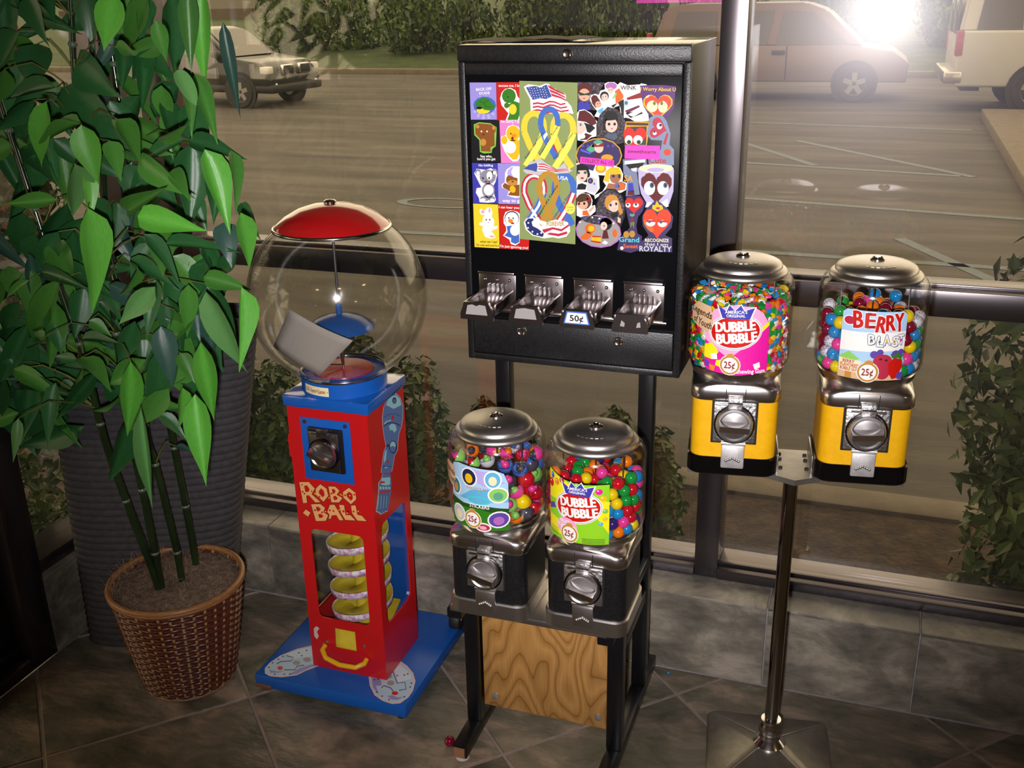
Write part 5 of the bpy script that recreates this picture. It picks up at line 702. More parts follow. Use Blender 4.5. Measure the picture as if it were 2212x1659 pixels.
structure(MB().box(-5.0, 12.0, 4.12, 4.30, 2.60, 5.6).build('added_sky_blocker', noise_mat('sky_blocker_stucco', (.20, .15, .11), (.26, .20, .15), 3, .9)))  # unseen slab added to block the sky behind the building
structure(MB().box(-5.18, -5.0, -3.4, 4.30, 2.60, 5.6).build('added_side_sky_blocker', noise_mat('sky_blocker_stucco', (.20, .15, .11), (.26, .20, .15), 3, .9)))  # unseen side slab added to block more of the sky
structure(MB().box(3.8, 12.0, 2.44, 4.12, 2.72, 2.86).build('added_shade_far_canopy', CEIL))  # unseen filler between the building and the added sky blocker
# warm ceiling fixtures and a pink neon strip on the back wall
for k, (x, y) in enumerate(((.9, -1.2), (2.4, .4), (-.9, -2.0))):
    t = thing('ceiling_lamp', ('round warm ceiling lamp behind the camera', 'round warm ceiling lamp over the right side', 'round warm ceiling lamp near the back wall')[k], 'lamp', (x, y, 2.72))
    MB().lathe([(.0, -.02), (.16, -.02), (.17, 0), (0, 0)], 24).build('lamp_housing', mat('lamp_white', (.7, .68, .64), .5), t, 40)
    MB().lathe([(0, -.05), (.10, -.045), (.145, -.021), (0, -.021)], 24).build('diffuser', mat('lamp_glow', (.9, .8, .6), .6, emit=(1, .66, .36), estr=13.0), t, 40)
t = thing('neon_strip', 'pink neon tube on the back wall', 'sign', (-1.45, -3.16, 1.515))
MB().tube([(-.35, 0, 0), (.42, 0, 0)], .012, 8).build('neon_tube', mat('neon_pink', (1, .1, .6), .5, emit=(1.0, .05, .55), estr=5.0), t, 60)
MB().box(-.40, .47, -.03, -.012, -.02, .02).build('neon_backing', BLACKM, t)

# ================================================================== OUTSIDE
ASPHALT = noise_mat('asphalt', (.040, .034, .028), (.115, .102, .082), 2.2, .9, 10.0, bump=.3, bscale=60, c3=(.072, .063, .051), coords='Object', stretch=(.16, 1, 1), lo=.30, hi=.70)
MULCH = noise_mat('mulch', (.020, .011, .005), (.07, .042, .02), 14, .95, 8.0, bump=.8, bscale=60, c3=(.04, .023, .010))
CONC = noise_mat('concrete', (.13, .105, .072), (.17, .14, .10), 9, .9, 6, bump=.2)
GRASS = noise_mat('grass', (.018, .036, .004), (.05, .075, .010), 2.0, .9, 9, bump=.5, bscale=40)
lot = structure(MB().add([(-70, -20, 0), (70, -20, 0), (70, 26.6, 0), (-70, 26.6, 0)], [(0, 1, 2, 3)]).build('ground_parking_lot', ASPHALT, loc=(0, 0, -.5)))
bed = structure(MB().box(-7, 7, 2.44, 4.02, -.55, -.39).build('ground_planting_bed', MULCH))
structure(MB().box(-7, -2.10, -3, 2.44, -.55, -.39).build('ground_side_bed', MULCH))
structure(MB().box(-7.2, 7.2, 4.02, 4.20, -.55, -.37, b=.02).build('trim_3_kerb', CONC, None, 40))
structure(MB().box(-70, 70, 26.5, 26.75, -.55, -.36, b=.03).build('trim_4_far_kerb', CONC, None, 40))
gv = [(-70, 26.7, -.40), (70, 26.7, -.40), (70, 40, .3), (-70, 40, .3), (70, 90, 1.0), (-70, 90, 1.0)]
structure(MB().add(gv, [(0, 1, 2, 3), (3, 2, 4, 5)]).build('ground_grass_verge', GRASS))
isl = structure(MB().box(1.42, 9.0, 8.6, 18.9, -.55, -.36, b=.02).build('ground_walk_island', CONC, None, 40))

# painted bay lines
PAINT = noise_mat('worn_blue_paint', (.085, .105, .105), (.13, .155, .16), 12, .8, lo=.2, hi=.6)
marks = [((-1.94, 15.33), (-.79, 13.45)), ((-1.20, 15.62), (.995, 12.99)), ((-1.72, 13.5), (.855, 13.03)), ((-1.43, 11.16), (1.30, 10.70)),
         ((-1.10, 8.80), (1.116, 8.73)), ((-5.2, 8.70), (-3.0, 8.80)), ((.2, 9.6), (1.35, 7.4)), ((-2.1, 17.6), (1.2, 17.2))]
WH = ['nearest the kerb on the right', 'second from', 'third']
lab = ['faded diagonal bay line, left of the hatched pair', 'faded diagonal bay line, right of the hatched pair', 'faded cross line through the hatched bay',
       'long faded line across the middle of the right window', 'faded line just above the right window rail', 'faded line beside the red dome, left window',
       'short faded diagonal stroke near the window rail', 'faint far line below the parked vans']
for (a, b), l in zip(marks, lab):
    a, b = Vector((*a, 0)), Vector((*b, 0))
    d = (b - a).normalized()
    n = Vector((-d.y, d.x, 0)) * .055
    c = (a + b) / 2
    P = [a - n - c, b - n - c, b + n - c, a + n - c]
    mb = MB().add([(*p.xy, 0) for p in P] + [(*p.xy, .004) for p in P], [(4, 5, 6, 7), (0, 1, 5, 4), (1, 2, 6, 5), (2, 3, 7, 6), (3, 0, 4, 7)])
    tag(mb.build('parking_line', PAINT, loc=(c.x, c.y, -.499)), l, 'road marking', 'painted bay lines')
# the painted loop of a bay symbol
P = [(-4.35 + .55 * math.cos(a), 10.15 + .26 * math.sin(a), .003) for a in [2 * PI * i / 24 for i in range(24)]]
mb = MB()
for i in range(24):
    a, b = Vector(P[i]), Vector(P[(i + 1) % 24])
    c = Vector((-4.35, 10.15, .003))
    mb.add([a, b, b + (c - b) * .22, a + (c - a) * .22], [(0, 1, 2, 3)])
tag(mb.build('parking_symbol', PAINT, loc=(0, 0, -.498)), 'faded painted loop on the asphalt behind the red dome', 'road marking')

# ---- vehicles
TIRE = mat('tyre_rubber', (.018, .017, .017), .7)
CARGLASS = mat('dark_car_glass', (.03, .024, .022), .06, 0, .8)
TRIMB = mat('black_car_trim', (.012, .011, .010), .45)
ALLOY = mat('alloy_wheel', (.34, .32, .29), .35, .7)
HEADL = mat('headlamp_lens', (.62, .60, .55), .08, 0, .8)
TAILR = mat('tail_lamp_red', (.30, .02, .02), .15)
def wheel(parent, x, y, r, side, loc_z):
    w = MB().lathe([(r * .62, -.11), (r * .93, -.11), (r, -.08), (r, .08), (r * .93, .11), (r * .62, .11), (r * .60, .05), (r * .60, -.05), (r * .62, -.11)], 28)
    o = w.build('tyre', TIRE, parent, 40)
    o.matrix_local = Matrix.Translation((x, y, loc_z)) @ Matrix.Rotation(PI / 2, 4, 'X')
    h = MB().lathe([(0, .075), (r * .16, .08), (r * .18, .06), (r * .5, .05), (r * .6, .085), (r * .62, .10), (r * .62, -.04), (0, -.04)], 24)
    for k in range(5):
        a = 2 * PI * k / 5
        h.box(-.045, .045, r * .1, r * .6, .05, .085, M=Matrix.Rotation(a, 4, 'Z'))
    hub = h.build('wheel_rim', ALLOY, o, 40)
    hub.rotation_euler = (0, 0, 0) if side < 0 else (PI, 0, 0)
    return o
def vehicle(name, label, loc, rz, paint, body, cabin, glass, width, wheels, wr, extra, kscale=1.0):
    t = thing(name, label, 'vehicle', loc, rz)
    bm = bmesh.new()
    n = len(body)
    hw = width / 2
    va = [bm.verts.new((x, -hw, z)) for x, z in body]
    vb = [bm.verts.new((x, hw, z)) for x, z in body]
    bm.faces.new(va)
    bm.faces.new(list(reversed(vb)))
    for i in range(n):
        bm.faces.new((va[i], vb[i], vb[(i + 1) % n], va[(i + 1) % n]))
    bmesh.ops.bevel(bm, geom=bm.edges[:], offset=.07, segments=3, affect='EDGES', profile=.5, clamp_overlap=True)
    MB().bm(bm).build('body', paint, t, 50)
    bm = bmesh.new()
    zb = min(z for x, z in cabin)
    zt = max(z for x, z in cabin)
    def ins(z): return hw - .03 - .16 * (z - zb) / (zt - zb)
    va = [bm.verts.new((x, -ins(z), z)) for x, z in cabin]
    vb = [bm.verts.new((x, ins(z), z)) for x, z in cabin]
    bm.faces.new(va)
    bm.faces.new(list(reversed(vb)))
    n = len(cabin)
    for i in range(n):
        bm.faces.new((va[i], vb[i], vb[(i + 1) % n], va[(i + 1) % n]))
    bmesh.ops.bevel(bm, geom=bm.edges[:], offset=.05, segments=2, affect='EDGES', clamp_overlap=True)
    MB().bm(bm).build('roof', paint, t, 50)
    for g in glass:
        for s in (-1, 1):
            P = [(x, s * (ins(z) + .012), z) for x, z in g]
            Q = [(x, s * (ins(z) - .03), z) for x, z in g]
            k = len(g)
            MB().add(P + Q, [tuple(range(k)), tuple(range(2 * k - 1, k - 1, -1))] + [(i, (i + 1) % k, k + (i + 1) % k, k + i) for i in range(k)]).build('side_window', CARGLASS, t)
    for x in wheels:
        for s in (-1, 1):
            a = MB().lathe([(0, 0), (wr * 1.22, 0), (wr * 1.22, .03), (0, .03)], 28)
            ao = a.build('wheel_arch', TRIMB, t)
            ao.matrix_local = Matrix.Translation((x, s * (hw + .012), wr)) @ Matrix.Rotation(PI / 2 * -s, 4, 'X') @ Matrix.Translation((0, 0, -.02))
            wheel(t, x, s * (hw - .06), wr, s, wr)
    extra(t, hw)
    t.scale = (kscale,) * 3
    return t
def suv_extra(t, hw):
    ws = MB().add([(3.30, -.66, 1.10), (3.30, .66, 1.10), (2.62, .58, 1.60), (2.62, -.58, 1.60), (3.34, -.66, 1.10), (3.34, .66, 1.10), (2.66, .58, 1.61), (2.66, -.58, 1.61)],
                  [(0, 1, 2, 3), (4, 5, 6, 7), (0, 1, 5, 4), (1, 2, 6, 5), (2, 3, 7, 6), (3, 0, 4, 7)])
    ws.build('windscreen', mat('sky_lit_glass', (.10, .09, .07), .05, 0, .9), t)  # paler base colour stands in for sky reflected in the windscreen
    for s in (-1, 1):
        MB().box(4.20, 4.46, s * hw - .16 if s > 0 else s * hw - .012, s * hw + .012 if s > 0 else s * hw + .16, .74, .90, b=.03).build('headlamp', HEADL, t, 40)
        MB().box(4.44, 4.53, s * .30 - .2, s * .30 + .2, .70, .92, b=.03).build('grille', CHROME, t, 40)
        MB().box(4.46, 4.54, s * .30 - .17, s * .30 + .17, .72, .90, b=.01).build('grille_slats', TRIMB, t, 40)
        MB().ball((4.45, s * (hw - .18), .50), .06).build('fog_lamp', HEADL, t, 60)
        MB().box(2.95, 3.15, s * (hw + .02) - .1, s * (hw + .02) + .1, 1.08, 1.22, b=.04).build('wing_mirror', TRIMB, t, 40)
    MB().box(-.03, 4.53, -hw - .008, hw + .008, .33, .52, b=.05).build('lower_cladding', TRIMB, t, 40)
SUVP = mat('dark_green_car_paint', (.008, .009, .006), .14, 0, .7)
th = R(-7)
wl = Vector((3.62, -.86, 0)) * .88
wl = Matrix.Rotation(th, 3, 'Z') @ wl
vehicle('parked_suv', 'dark suv with alloy wheels parked beyond the plant', (-12.04 - wl.x, 18.25 - wl.y, -.5), th, SUVP,
        [(0, .45), (-.02, .95), (.1, 1.10), (2.9, 1.10), (3.35, 1.08), (4.15, .98), (4.42, .86), (4.50, .62), (4.46, .36), (.1, .36)],
        [(.1, 1.05), (.42, 1.66), (2.2, 1.70), (2.62, 1.62), (3.35, 1.06)],
        [[(.35, 1.12), (.60, 1.56), (1.2, 1.58), (1.25, 1.12)], [(1.33, 1.12), (1.28, 1.58), (2.1, 1.59), (2.15, 1.12)], [(2.23, 1.12), (2.18, 1.59), (2.5, 1.55), (3.1, 1.12)]],
        1.80, (.85, 3.62), .355, suv_extra, .88)
def van_extra(t, hw):
    for s in (-1, 1):
        MB().box(-.02, .10, s * hw - .10 if s > 0 else s * hw - .015, s * hw + .015 if s > 0 else s * hw + .10, .92, 1.32, b=.02).build('tail_lamp', TAILR, t, 40)
    MB().box(-.16, .14, -hw - .02, hw + .02, .48, .68, b=.04).build('rear_bumper', mat('bumper_chrome', (.5, .47, .42), .25, .9), t, 40)
    MB().box(.2, .5, -.3, .3, .30, .46).build('tow_hitch', TRIMB, t)
    for s in (-1, 1):
        MB().box(-.02, .02, s * .45 - .36, s * .45 + .36, 1.25, 1.80, b=.02).build('rear_window', CARGLASS, t, 40)
VANP = mat('white_car_paint', (.46, .45, .42), .35, 0, .3)
vehicle('parked_van', 'white passenger van parked at the right, seen from behind', (.92, 20.45, -.5), R(2), VANP,
        [(0, .50), (0, 1.32), (4.5, 1.32), (5.2, 1.15), (5.35, .8), (5.3, .42), (.05, .42)],
        [(.02, 1.28), (.12, 1.98), (.35, 2.08), (3.6, 2.08), (3.9, 2.0), (4.6, 1.28)],
        [[(.28, 1.34), (.36, 1.86), (.95, 1.86), (.97, 1.34)], [(1.12, 1.34), (1.10, 1.86), (2.0, 1.86), (2.05, 1.34)], [(2.2, 1.34), (2.18, 1.86), (3.1, 1.86), (3.1, 1.34)], [(3.25, 1.34), (3.25, 1.86), (3.8, 1.84), (4.3, 1.34)]],
        2.0, (1.28, 4.55), .37, van_extra)
def mini_extra(t, hw):
    for s in (-1, 1):
        MB().box(2.36, 2.60, s * (hw + .012) - .02, s * (hw + .012) + .02, .86, .93, b=.01).build('door_handle', TRIMB, t, 40)
        MB().box(-.02, .08, s * hw - .10 if s > 0 else s * hw - .015, s * hw + .015 if s > 0 else s * hw + .10, .85, 1.25, b=.02).build('tail_lamp', TAILR, t, 40)
        MB().box(2.62, 2.64, s * hw - .005, s * hw + .005, .4, 1.0).build('door_seam', TRIMB, t)
MINIP = mat('champagne_car_paint', (.17, .125, .105), .4, 0, .3)
vehicle('parked_minivan', 'champagne minivan parked behind the flash glare', (-4.55, 21.8, -.5), R(1), MINIP,
        [(0, .40), (-.02, 1.0), (3.7, 1.02), (4.5, .92), (4.8, .70), (4.78, .36), (.05, .36)],
        [(.05, .98), (.3, 1.68), (.6, 1.76), (2.9, 1.76), (3.3, 1.62), (4.0, .98)],
        [[(.4, 1.02), (.55, 1.62), (1.3, 1.63), (1.3, 1.02)], [(1.4, 1.02), (1.4, 1.63), (2.35, 1.63), (2.25, 1.02)], [(2.42, 1.02), (2.52, 1.63), (3.05, 1.60), (3.75, 1.02)]],
        1.9, (.95, 3.88), .34, mini_extra)

# ---- shrubs and hedges: leaf quads over a lumpy crown
LEAFS = [noise_mat('shrub_leaf_a', (.014, .036, .004), (.060, .110, .012), 3, .6), noise_mat('shrub_leaf_b', (.030, .062, .006), (.115, .175, .022), 3, .6)]
BARK = noise_mat('shrub_twig', (.05, .032, .018), (.10, .07, .04), 30, .9)
def crown_mesh(name, nleaf, size, seed, ax=(1, 1, 1), flat=.0):
    r = random.Random(seed)
    mb = MB()
    lumps = [(Vector((r.uniform(-.55, .55), r.uniform(-.55, .55), r.uniform(.1, .85))), r.uniform(.28, .5)) for _ in range(12)]
    for i in range(nleaf):
        c, rad = r.choice(lumps)
        d = Vector((r.gauss(0, 1), r.gauss(0, 1), r.gauss(0, 1))).normalized()
        p = c + d * rad * r.uniform(.75, 1.05)
        p = Vector((p.x * ax[0], p.y * ax[1], max(p.z, .02) * ax[2]))
        n = (d + Vector((r.gauss(0, .5), r.gauss(0, .5), r.gauss(0, .5)))).normalized()
        u = n.orthogonal().normalized()
        u = Matrix.Rotation(r.uniform(0, 6.28), 3, n) @ u
        w = n.cross(u)
        s = size * r.uniform(.6, 1.3)
        mb.add([p - u * s, p + w * s * .5 + n * s * .12, p + u * s, p - w * s * .5 + n * s * .12], [(0, 1, 2, 3)], LEAFS[i % 2])
    return mb.mesh(name)
def shrub(name, label, cat, loc, me, scale, group, stem=None):
    t = thing(name, label, cat, loc, 0, group)
    if isinstance(me, tuple):
        o = inst('foliage', crown_mesh('foliage', me[0], me[1], me[2], scale), t)
    else:
        o = inst('foliage', me, t)
        o.scale = scale
    o['kind'] = 'stuff'
    if stem:
        mb = MB()
        rr = random.Random(int(loc[0] * 100))
        for k in range(stem[1]):
            a = rr.uniform(0, 6.28)
            top = (math.cos(a) * scale[0] * .45, math.sin(a) * scale[1] * .45, scale[2] * .7)
            mb.tube([(math.cos(a) * .03, math.sin(a) * .03, -.02), (top[0] * .4, top[1] * .4, top[2] * .5), top], [stem[0], stem[0] * .8, stem[0] * .4], 6)
        mb.build('stems', BARK, t, 60)
    return t
near_me = (10000, .033, 4)
shrub('shrub', 'dense bush against the outside of the right window', 'bush', (.74, 3.25, -.39), near_me, (.50, .45, 1.10), 'shrubs in the planting bed', (.012, 7))
small_me = (2800, .025, 9)
shrub('shrub', 'upright bush behind the left side of the red machine', 'bush', (-2.38, 3.55, -.39), small_me, (.30, .26, .62), 'shrubs in the planting bed', (.008, 5))
shrub('shrub', 'small bush seen under the left of the black cabinet', 'bush', (-1.26, 3.5, -.39), small_me, (.20, .2, .50), 'shrubs in the planting bed', (.008, 4))
shrub('shrub', 'small bush seen under the right of the black cabinet', 'bush', (-.74, 3.55, -.39), small_me, (.22, .2, .50), 'shrubs in the planting bed', (.008, 4))
shrub('shrub', 'spindly bush seen through the middle window behind the globe', 'bush', (-1.72, 3.5, -.39), small_me, (.34, .25, .72), 'shrubs in the planting bed', (.008, 4))
shrub('shrub', 'added bush darkening the view outside the left side window', 'bush', (-3.15, 2.6, -.39), (9000, .035, 14), (.75, .9, 2.3), 'shrubs in the planting bed', (.012, 6))  # added and made tall to darken the bright gaps between the leaves
weed_me = (160, .022, 21)
for k, (x, y, s, l) in enumerate(((-2.62, 3.15, .20, 'yellowish weed low beside the leaning mat'), (-2.35, 3.0, .15, 'small weed at the sill left of the red machine'))):
    shrub('weed', l, 'plant', (x, y, -.39), weed_me, (s, s, s * .9), 'weeds in the planting bed')
far_me = crown_mesh('foliage', 3600, .055, 31)
hs = [(-17.5, 31.5, 3.4, 2.4, 'far hedge bush above the dark suv'), (-13.2, 31.0, 3.0, 2.3, 'far hedge bush right of the dark suv'), (-9.6, 31.5, 2.8, 2.6, 'far hedge bush above the red dome'),
      (-7.2, 30.5, 2.0, 3.0, 'far hedge bush above the left of the black cabinet'), (-4.5, 31.0, 2.0, 3.2, 'far hedge bush above the right of the black cabinet'), (-1.5, 32.5, 2.2, 2.6, 'far hedge bush behind the champagne minivan'),
      (2.2, 33, 3.0, 2.6, 'far hedge bush behind the flash glare'), (6.5, 33, 3.5, 2.8, 'far hedge bush behind the white van')]
for x, y, w, h, l in hs:
    shrub('hedge_bush', l, 'bush', (x, y, -.15), far_me, (w * .62, 1.7, h), 'far hedge bushes', (.05, 5))
for k, (x, y, l) in enumerate(((-10.3, 34.5, 'thin tree trunk left of the black cabinet'), (-15.2, 35, 'thin tree trunk above the dark suv'))):
    MBt = MB().tube([(0, 0, 0), (.05, 0, 2), (-.05, 0, 4.5)], [.16, .13, .1], 8)
    tt = thing('tree', l, 'tree', (x, y, .0))
    MBt.build('trunk', noise_mat('tree_bark', (.10, .065, .04), (.18, .12, .08), 6, .9), tt, 60)
    c = inst('foliage', far_me, tt, loc=(0, 0, 3.6))
    c.scale = (2.6, 2.6, 3.0)
    c['kind'] = 'stuff'
tb = thing('far_building', 'pale flat-roofed building at the top left beyond the hedge', 'building', (-33.5, 48, 0))
MB().box(-9, 4.5, 0, 8, .3, 2.2).build('wall', mat('pale_render', (.2, .18, .15), .9), tb)
MB().box(-9.2, 4.7, -.2, 8.2, 2.2, 2.5).build('roof', mat('pale_roof', (.26, .24, .2), .8), tb)
MB().box(-9.05, 4.55, -.05, .1, .0, .9).build('plinth', mat('dark_plinth', (.10, .075, .05), .9), tb)
# rust-red pier outside the left window
tr = thing('brick_pier', 'rust red wall outside at the far left edge', 'wall', (-5.45, 5.1, -.4), R(40))
rnd = random.Random(8)
BR = noise_mat('red_brick', (.12, .028, .015), (.19, .045, .024), 6, .85, obj_rand=.15)
brick = MB().box(-.098, .098, -.05, .05, -.03, .03, b=.004).mesh('brick', BR)
MB().box(-.44, .44, -.02, .12, 0, 2.6).build('mortar', mat('mortar', (.12, .08, .06), .9), tr)
for row in range(36):
    for k in range(4):
        x = -.33 + k * .21 + (.05 if row % 2 else -.0)
        if x > .36:
            continue
        inst('brick', brick, tr, loc=(x, -.022, .04 + row * .068))
# ================================================================== BULK VENDING MACHINES
def loft(mb, rings, m=None, cap0=True, cap1=True, M=None):
    n = len(rings[0][0])
    vs, fs = [], []
    for P, z in rings:
        vs += [(p[0], p[1], z) for p in P]
    for j in range(len(rings) - 1):
        for i in range(n):
            i2 = (i + 1) % n
            fs.append((j * n + i, j * n + i2, (j + 1) * n + i2, (j + 1) * n + i))
    if cap0:
        fs.append(tuple(reversed(range(n))))
    if cap1:
        fs.append(tuple((len(rings) - 1) * n + i for i in range(n)))
    return mb.add(vs, fs, m, M)
def rsq(h, r):
    return rrect(-h, h, -h, h, r, 5)
def circ(r):
    return [(r * math.cos(R(q * 90 + 90 * i / 5)), r * math.sin(R(q * 90 + 90 * i / 5))) for q in range(4) for i in range(6)]
JR = .0985
YH = noise_mat('yellow_housing', (.80, .41, .002), (.86, .46, .006), 60, .42, bump=.05, bscale=300)
HAMMER = noise_mat('hammered_chrome', (.62, .60, .60), (.76, .74, .74), 90, .38, metal=1.0, bump=.25, bscale=160)
COLLAR = mat('collar_chrome', (.85, .82, .82), .22, 1.0)
KNOB = mat('knob_chrome', (.55, .53, .53), .36, 1.0)
GRIP = mat('grip_chrome', (.85, .82, .82), .18, 1.0)
DARKGAP = mat('dark_gap', (.004, .004, .004), .6)
def rotx_front(x, y, z):
    """lathe axis Z -> pointing to -Y (front)"""
    return Matrix.Translation((x, y, z)) @ Matrix.Rotation(PI / 2, 4, 'X')
_cache = {}
def once(key, fn):
    if key not in _cache:
        _cache[key] = fn()
    return _cache[key]
def coin_mech(t, yf, z0, w, h, knob_rot, bezel=True, HAMMER=HAMMER, KNOB=KNOB):
    """plate z0..z0+h on the front face at y=yf"""
    if bezel:
        MB().box(-w / 2 - .004, w / 2 + .004, yf - .004, yf + .004, z0 - .004, z0 + h + .003, b=.001).build('coin_bezel', DARKGAP, t)
    pl = MB().box(-w / 2, w / 2, yf - .008, yf + .004, z0, z0 + h, b=.002)
    pl.box(-.014, .014, yf - .013, yf - .004, z0 + h - .012, z0 + h + .010, b=.002)
    p = pl.build('coin_plate', HAMMER, t, 40)
    MB().box(-.0125, .0125, yf - .0145, yf - .010, z0 + h - .001, z0 + h + .0015).build('coin_slot', DARKGAP, p)
    for sx in (-1, 1):
        MB().cyl((sx * w * .4, yf - .010, z0 + h - .004), (sx * w * .18, yf - .010, z0 + h - .004), .0022, n=8).build('hinge_pin', CHROME, p, 60)
    kz = z0 + h * .47
    k = MB().lathe([(.034, 0), (.0345, .010), (.033, .014), (.029, .0145), (.026, .012), (.020, .0135), (0, .016)], 28, M=rotx_front(0, yf - .007, kz))
    kn = k.build('knob', KNOB, t, 30)
    g = MB().lathe([(.0352, 0), (.0385, 0), (.0385, .006), (.0352, .006), (.0352, 0)], 28, M=rotx_front(0, yf - .006, kz))
    g.build('knob_ring', mat('dark_chrome', (.10, .09, .09), .25, 1.0), kn, 40)
    M = rotx_front(0, yf - .007, kz) @ Matrix.Rotation(knob_rot, 4, 'Z')
    hb = MB()
    P = [(-.029, -.010), (.029, -.010), (.029, .010), (-.029, .010)]
    hb.add([(*p, .010) for p in P] + [(p[0] * .95, p[1] * .55, .034) for p in P], [(4, 5, 6, 7), (0, 1, 5, 4), (1, 2, 6, 5), (2, 3, 7, 6), (3, 0, 4, 7)], None, M)
    hb.build('knob_grip', GRIP, kn, 20)
def chute(t, yf, z0, w=.044, h=.047, dm=BRUSHED):
    d = MB().box(-w / 2, w / 2, yf - .012, yf - .005, z0, z0 + h, b=.003)
    d.cyl((-w / 2 - .001, yf - .007, z0 + h + .003), (w / 2 + .001, yf - .007, z0 + h + .003), .004, n=10)
    o = d.build('chute_door', dm, t, 40)
    e = MB()
    rr = random.Random(2)
    for k in range(7):
        e.ball(((k - 3) * .004, yf - .012, z0 + .018 + abs(k - 3) * -.002 + .004), .0032, seg=6, rings=4)
    e.build('embossed_emblem', BRUSHED, o, 60)
def bulk_machine(label, loc, rz, body_m, tray_m, knob_rot, group):
    t = thing('gumball_machine', label, 'vending machine', loc, rz, group)
    b = MB()
    loft(b, [(rsq(.083, .026), 0), (rsq(.086, .028), .003), (rsq(.086, .028), .033), (rsq(.083, .026), .036)])
    b.build('base_tray', tray_m, t, 40)
    b = MB()
    loft(b, [(rsq(.081, .026), .033), (rsq(.081, .026), .163)])
    b.build('housing', body_m, t, 40)
    b = MB()
    loft(b, [(rsq(.083, .026), .150), (rsq(.0845, .027), .153), (rsq(.0845, .027), .172), (rsq(.082, .032), .178), (circ(.084), .186), (circ(.0885), .194), (circ(.0905), .203), (circ(.088), .206)])
    c = b.build('collar', COLLAR, t, 50)
    for sx in (-1, 1):
        MB().box(sx * .018 - .0008, sx * .018 + .0008, -.0862, -.080, .150, .176).build('collar_seam', DARKGAP, c)
    coin_mech(t, -.081, .070, .078, .080, knob_rot)
    chute(t, -.081, .018, dm=noise_mat('bare_zinc', (.62, .60, .60), (.82, .80, .80), 60, .48, metal=.7) if body_m is YH else BRUSHED)
    # jar, outer and inner skin
    prof = [(.080, .2055), (.090, .206), (.0965, .212), (JR, .222), (JR, .350), (.0970, .360), (.0920, .371), (.083, .379)]
    pin = [(r_ - .0028, z_ + (.002 if k_ < 2 else 0)) for k_, (r_, z_) in enumerate(prof)]
    MB().lathe(prof + pin[::-1] + prof[:1], 48).build('jar', once('jarmat', lambda: GLASS_JAR), t, 60)
    MB().lathe([(.0815, .373), (.0840, .375), (.0842, .380), (.0810, .3835), (.0770, .386), (.0740, .387), (.0735, .391), (.0700, .3955), (.0600, .4000), (.040, .4035), (.018, .4045), (0, .4047)], 48).build('lid', BRUSHED, t, 50)
    lk = MB().lathe([(.013, .402), (.0135, .407), (.010, .409), (.009, .4065), (.006, .4065), (.0055, .410), (0, .4102)], 20).build('lid_lock', CHROME, t, 40)
    em = MB()
    for k in range(6):
        a = -PI / 2 + (k - 2.5) * .19
        em.box(-.003, .003, -.0012, .0012, 0, .0012, M=Matrix.Translation((.050 * math.cos(a), .050 * math.sin(a), .4012)) @ Matrix.Rotation(a + PI / 2, 4, 'Z'))
    em.build('embossed_mark', BRUSHED, t, 40)
    t.scale = (1, 1, 1.03)
    for k, (x, y) in enumerate(((0, 0), (-.060, -.02), (.060, -.02), (0, .06))):
        MB().cyl((x, y, .207), (x, y, .400 if k == 0 else .385), .0016, n=6).build('tie_rod', STEEL, t, 60)
    return t
ST = 'bulk machines on the black rack'
YT = 'yellow bulk machines on the chrome pole'
PLAT_Z = .415
mA = bulk_machine('black machine of toy capsules with the blue sticker label', (-.678, 1.795, PLAT_Z), R(0), BLACKT, BRUSHED, R(-14), ST)
mB = bulk_machine('black machine of gumballs with the lime green label', (-.4735, 1.80, PLAT_Z), R(0), BLACKT, BRUSHED, R(-14), ST)
POLE = Vector((-.111, 1.965, 0))
RZY = R(8)
def onplate(dx, dy=0.0):
    return (POLE.x + dx * math.cos(RZY) - dy * math.sin(RZY), POLE.y + dx * math.sin(RZY) + dy * math.cos(RZY))
PLT = .733
mC = bulk_machine('yellow machine of chewing gum tablets with the magenta label', (*onplate(-.1205), PLT), RZY, YH, mat('black_chrome', (.03, .028, .028), .15, .9), R(-2), YT)
mD = bulk_machine('yellow machine of berry gumballs with the pale blue label', (*onplate(.1205), PLT), RZY, YH, mat('black_chrome', (.03, .028, .028), .15, .9), R(4), YT)

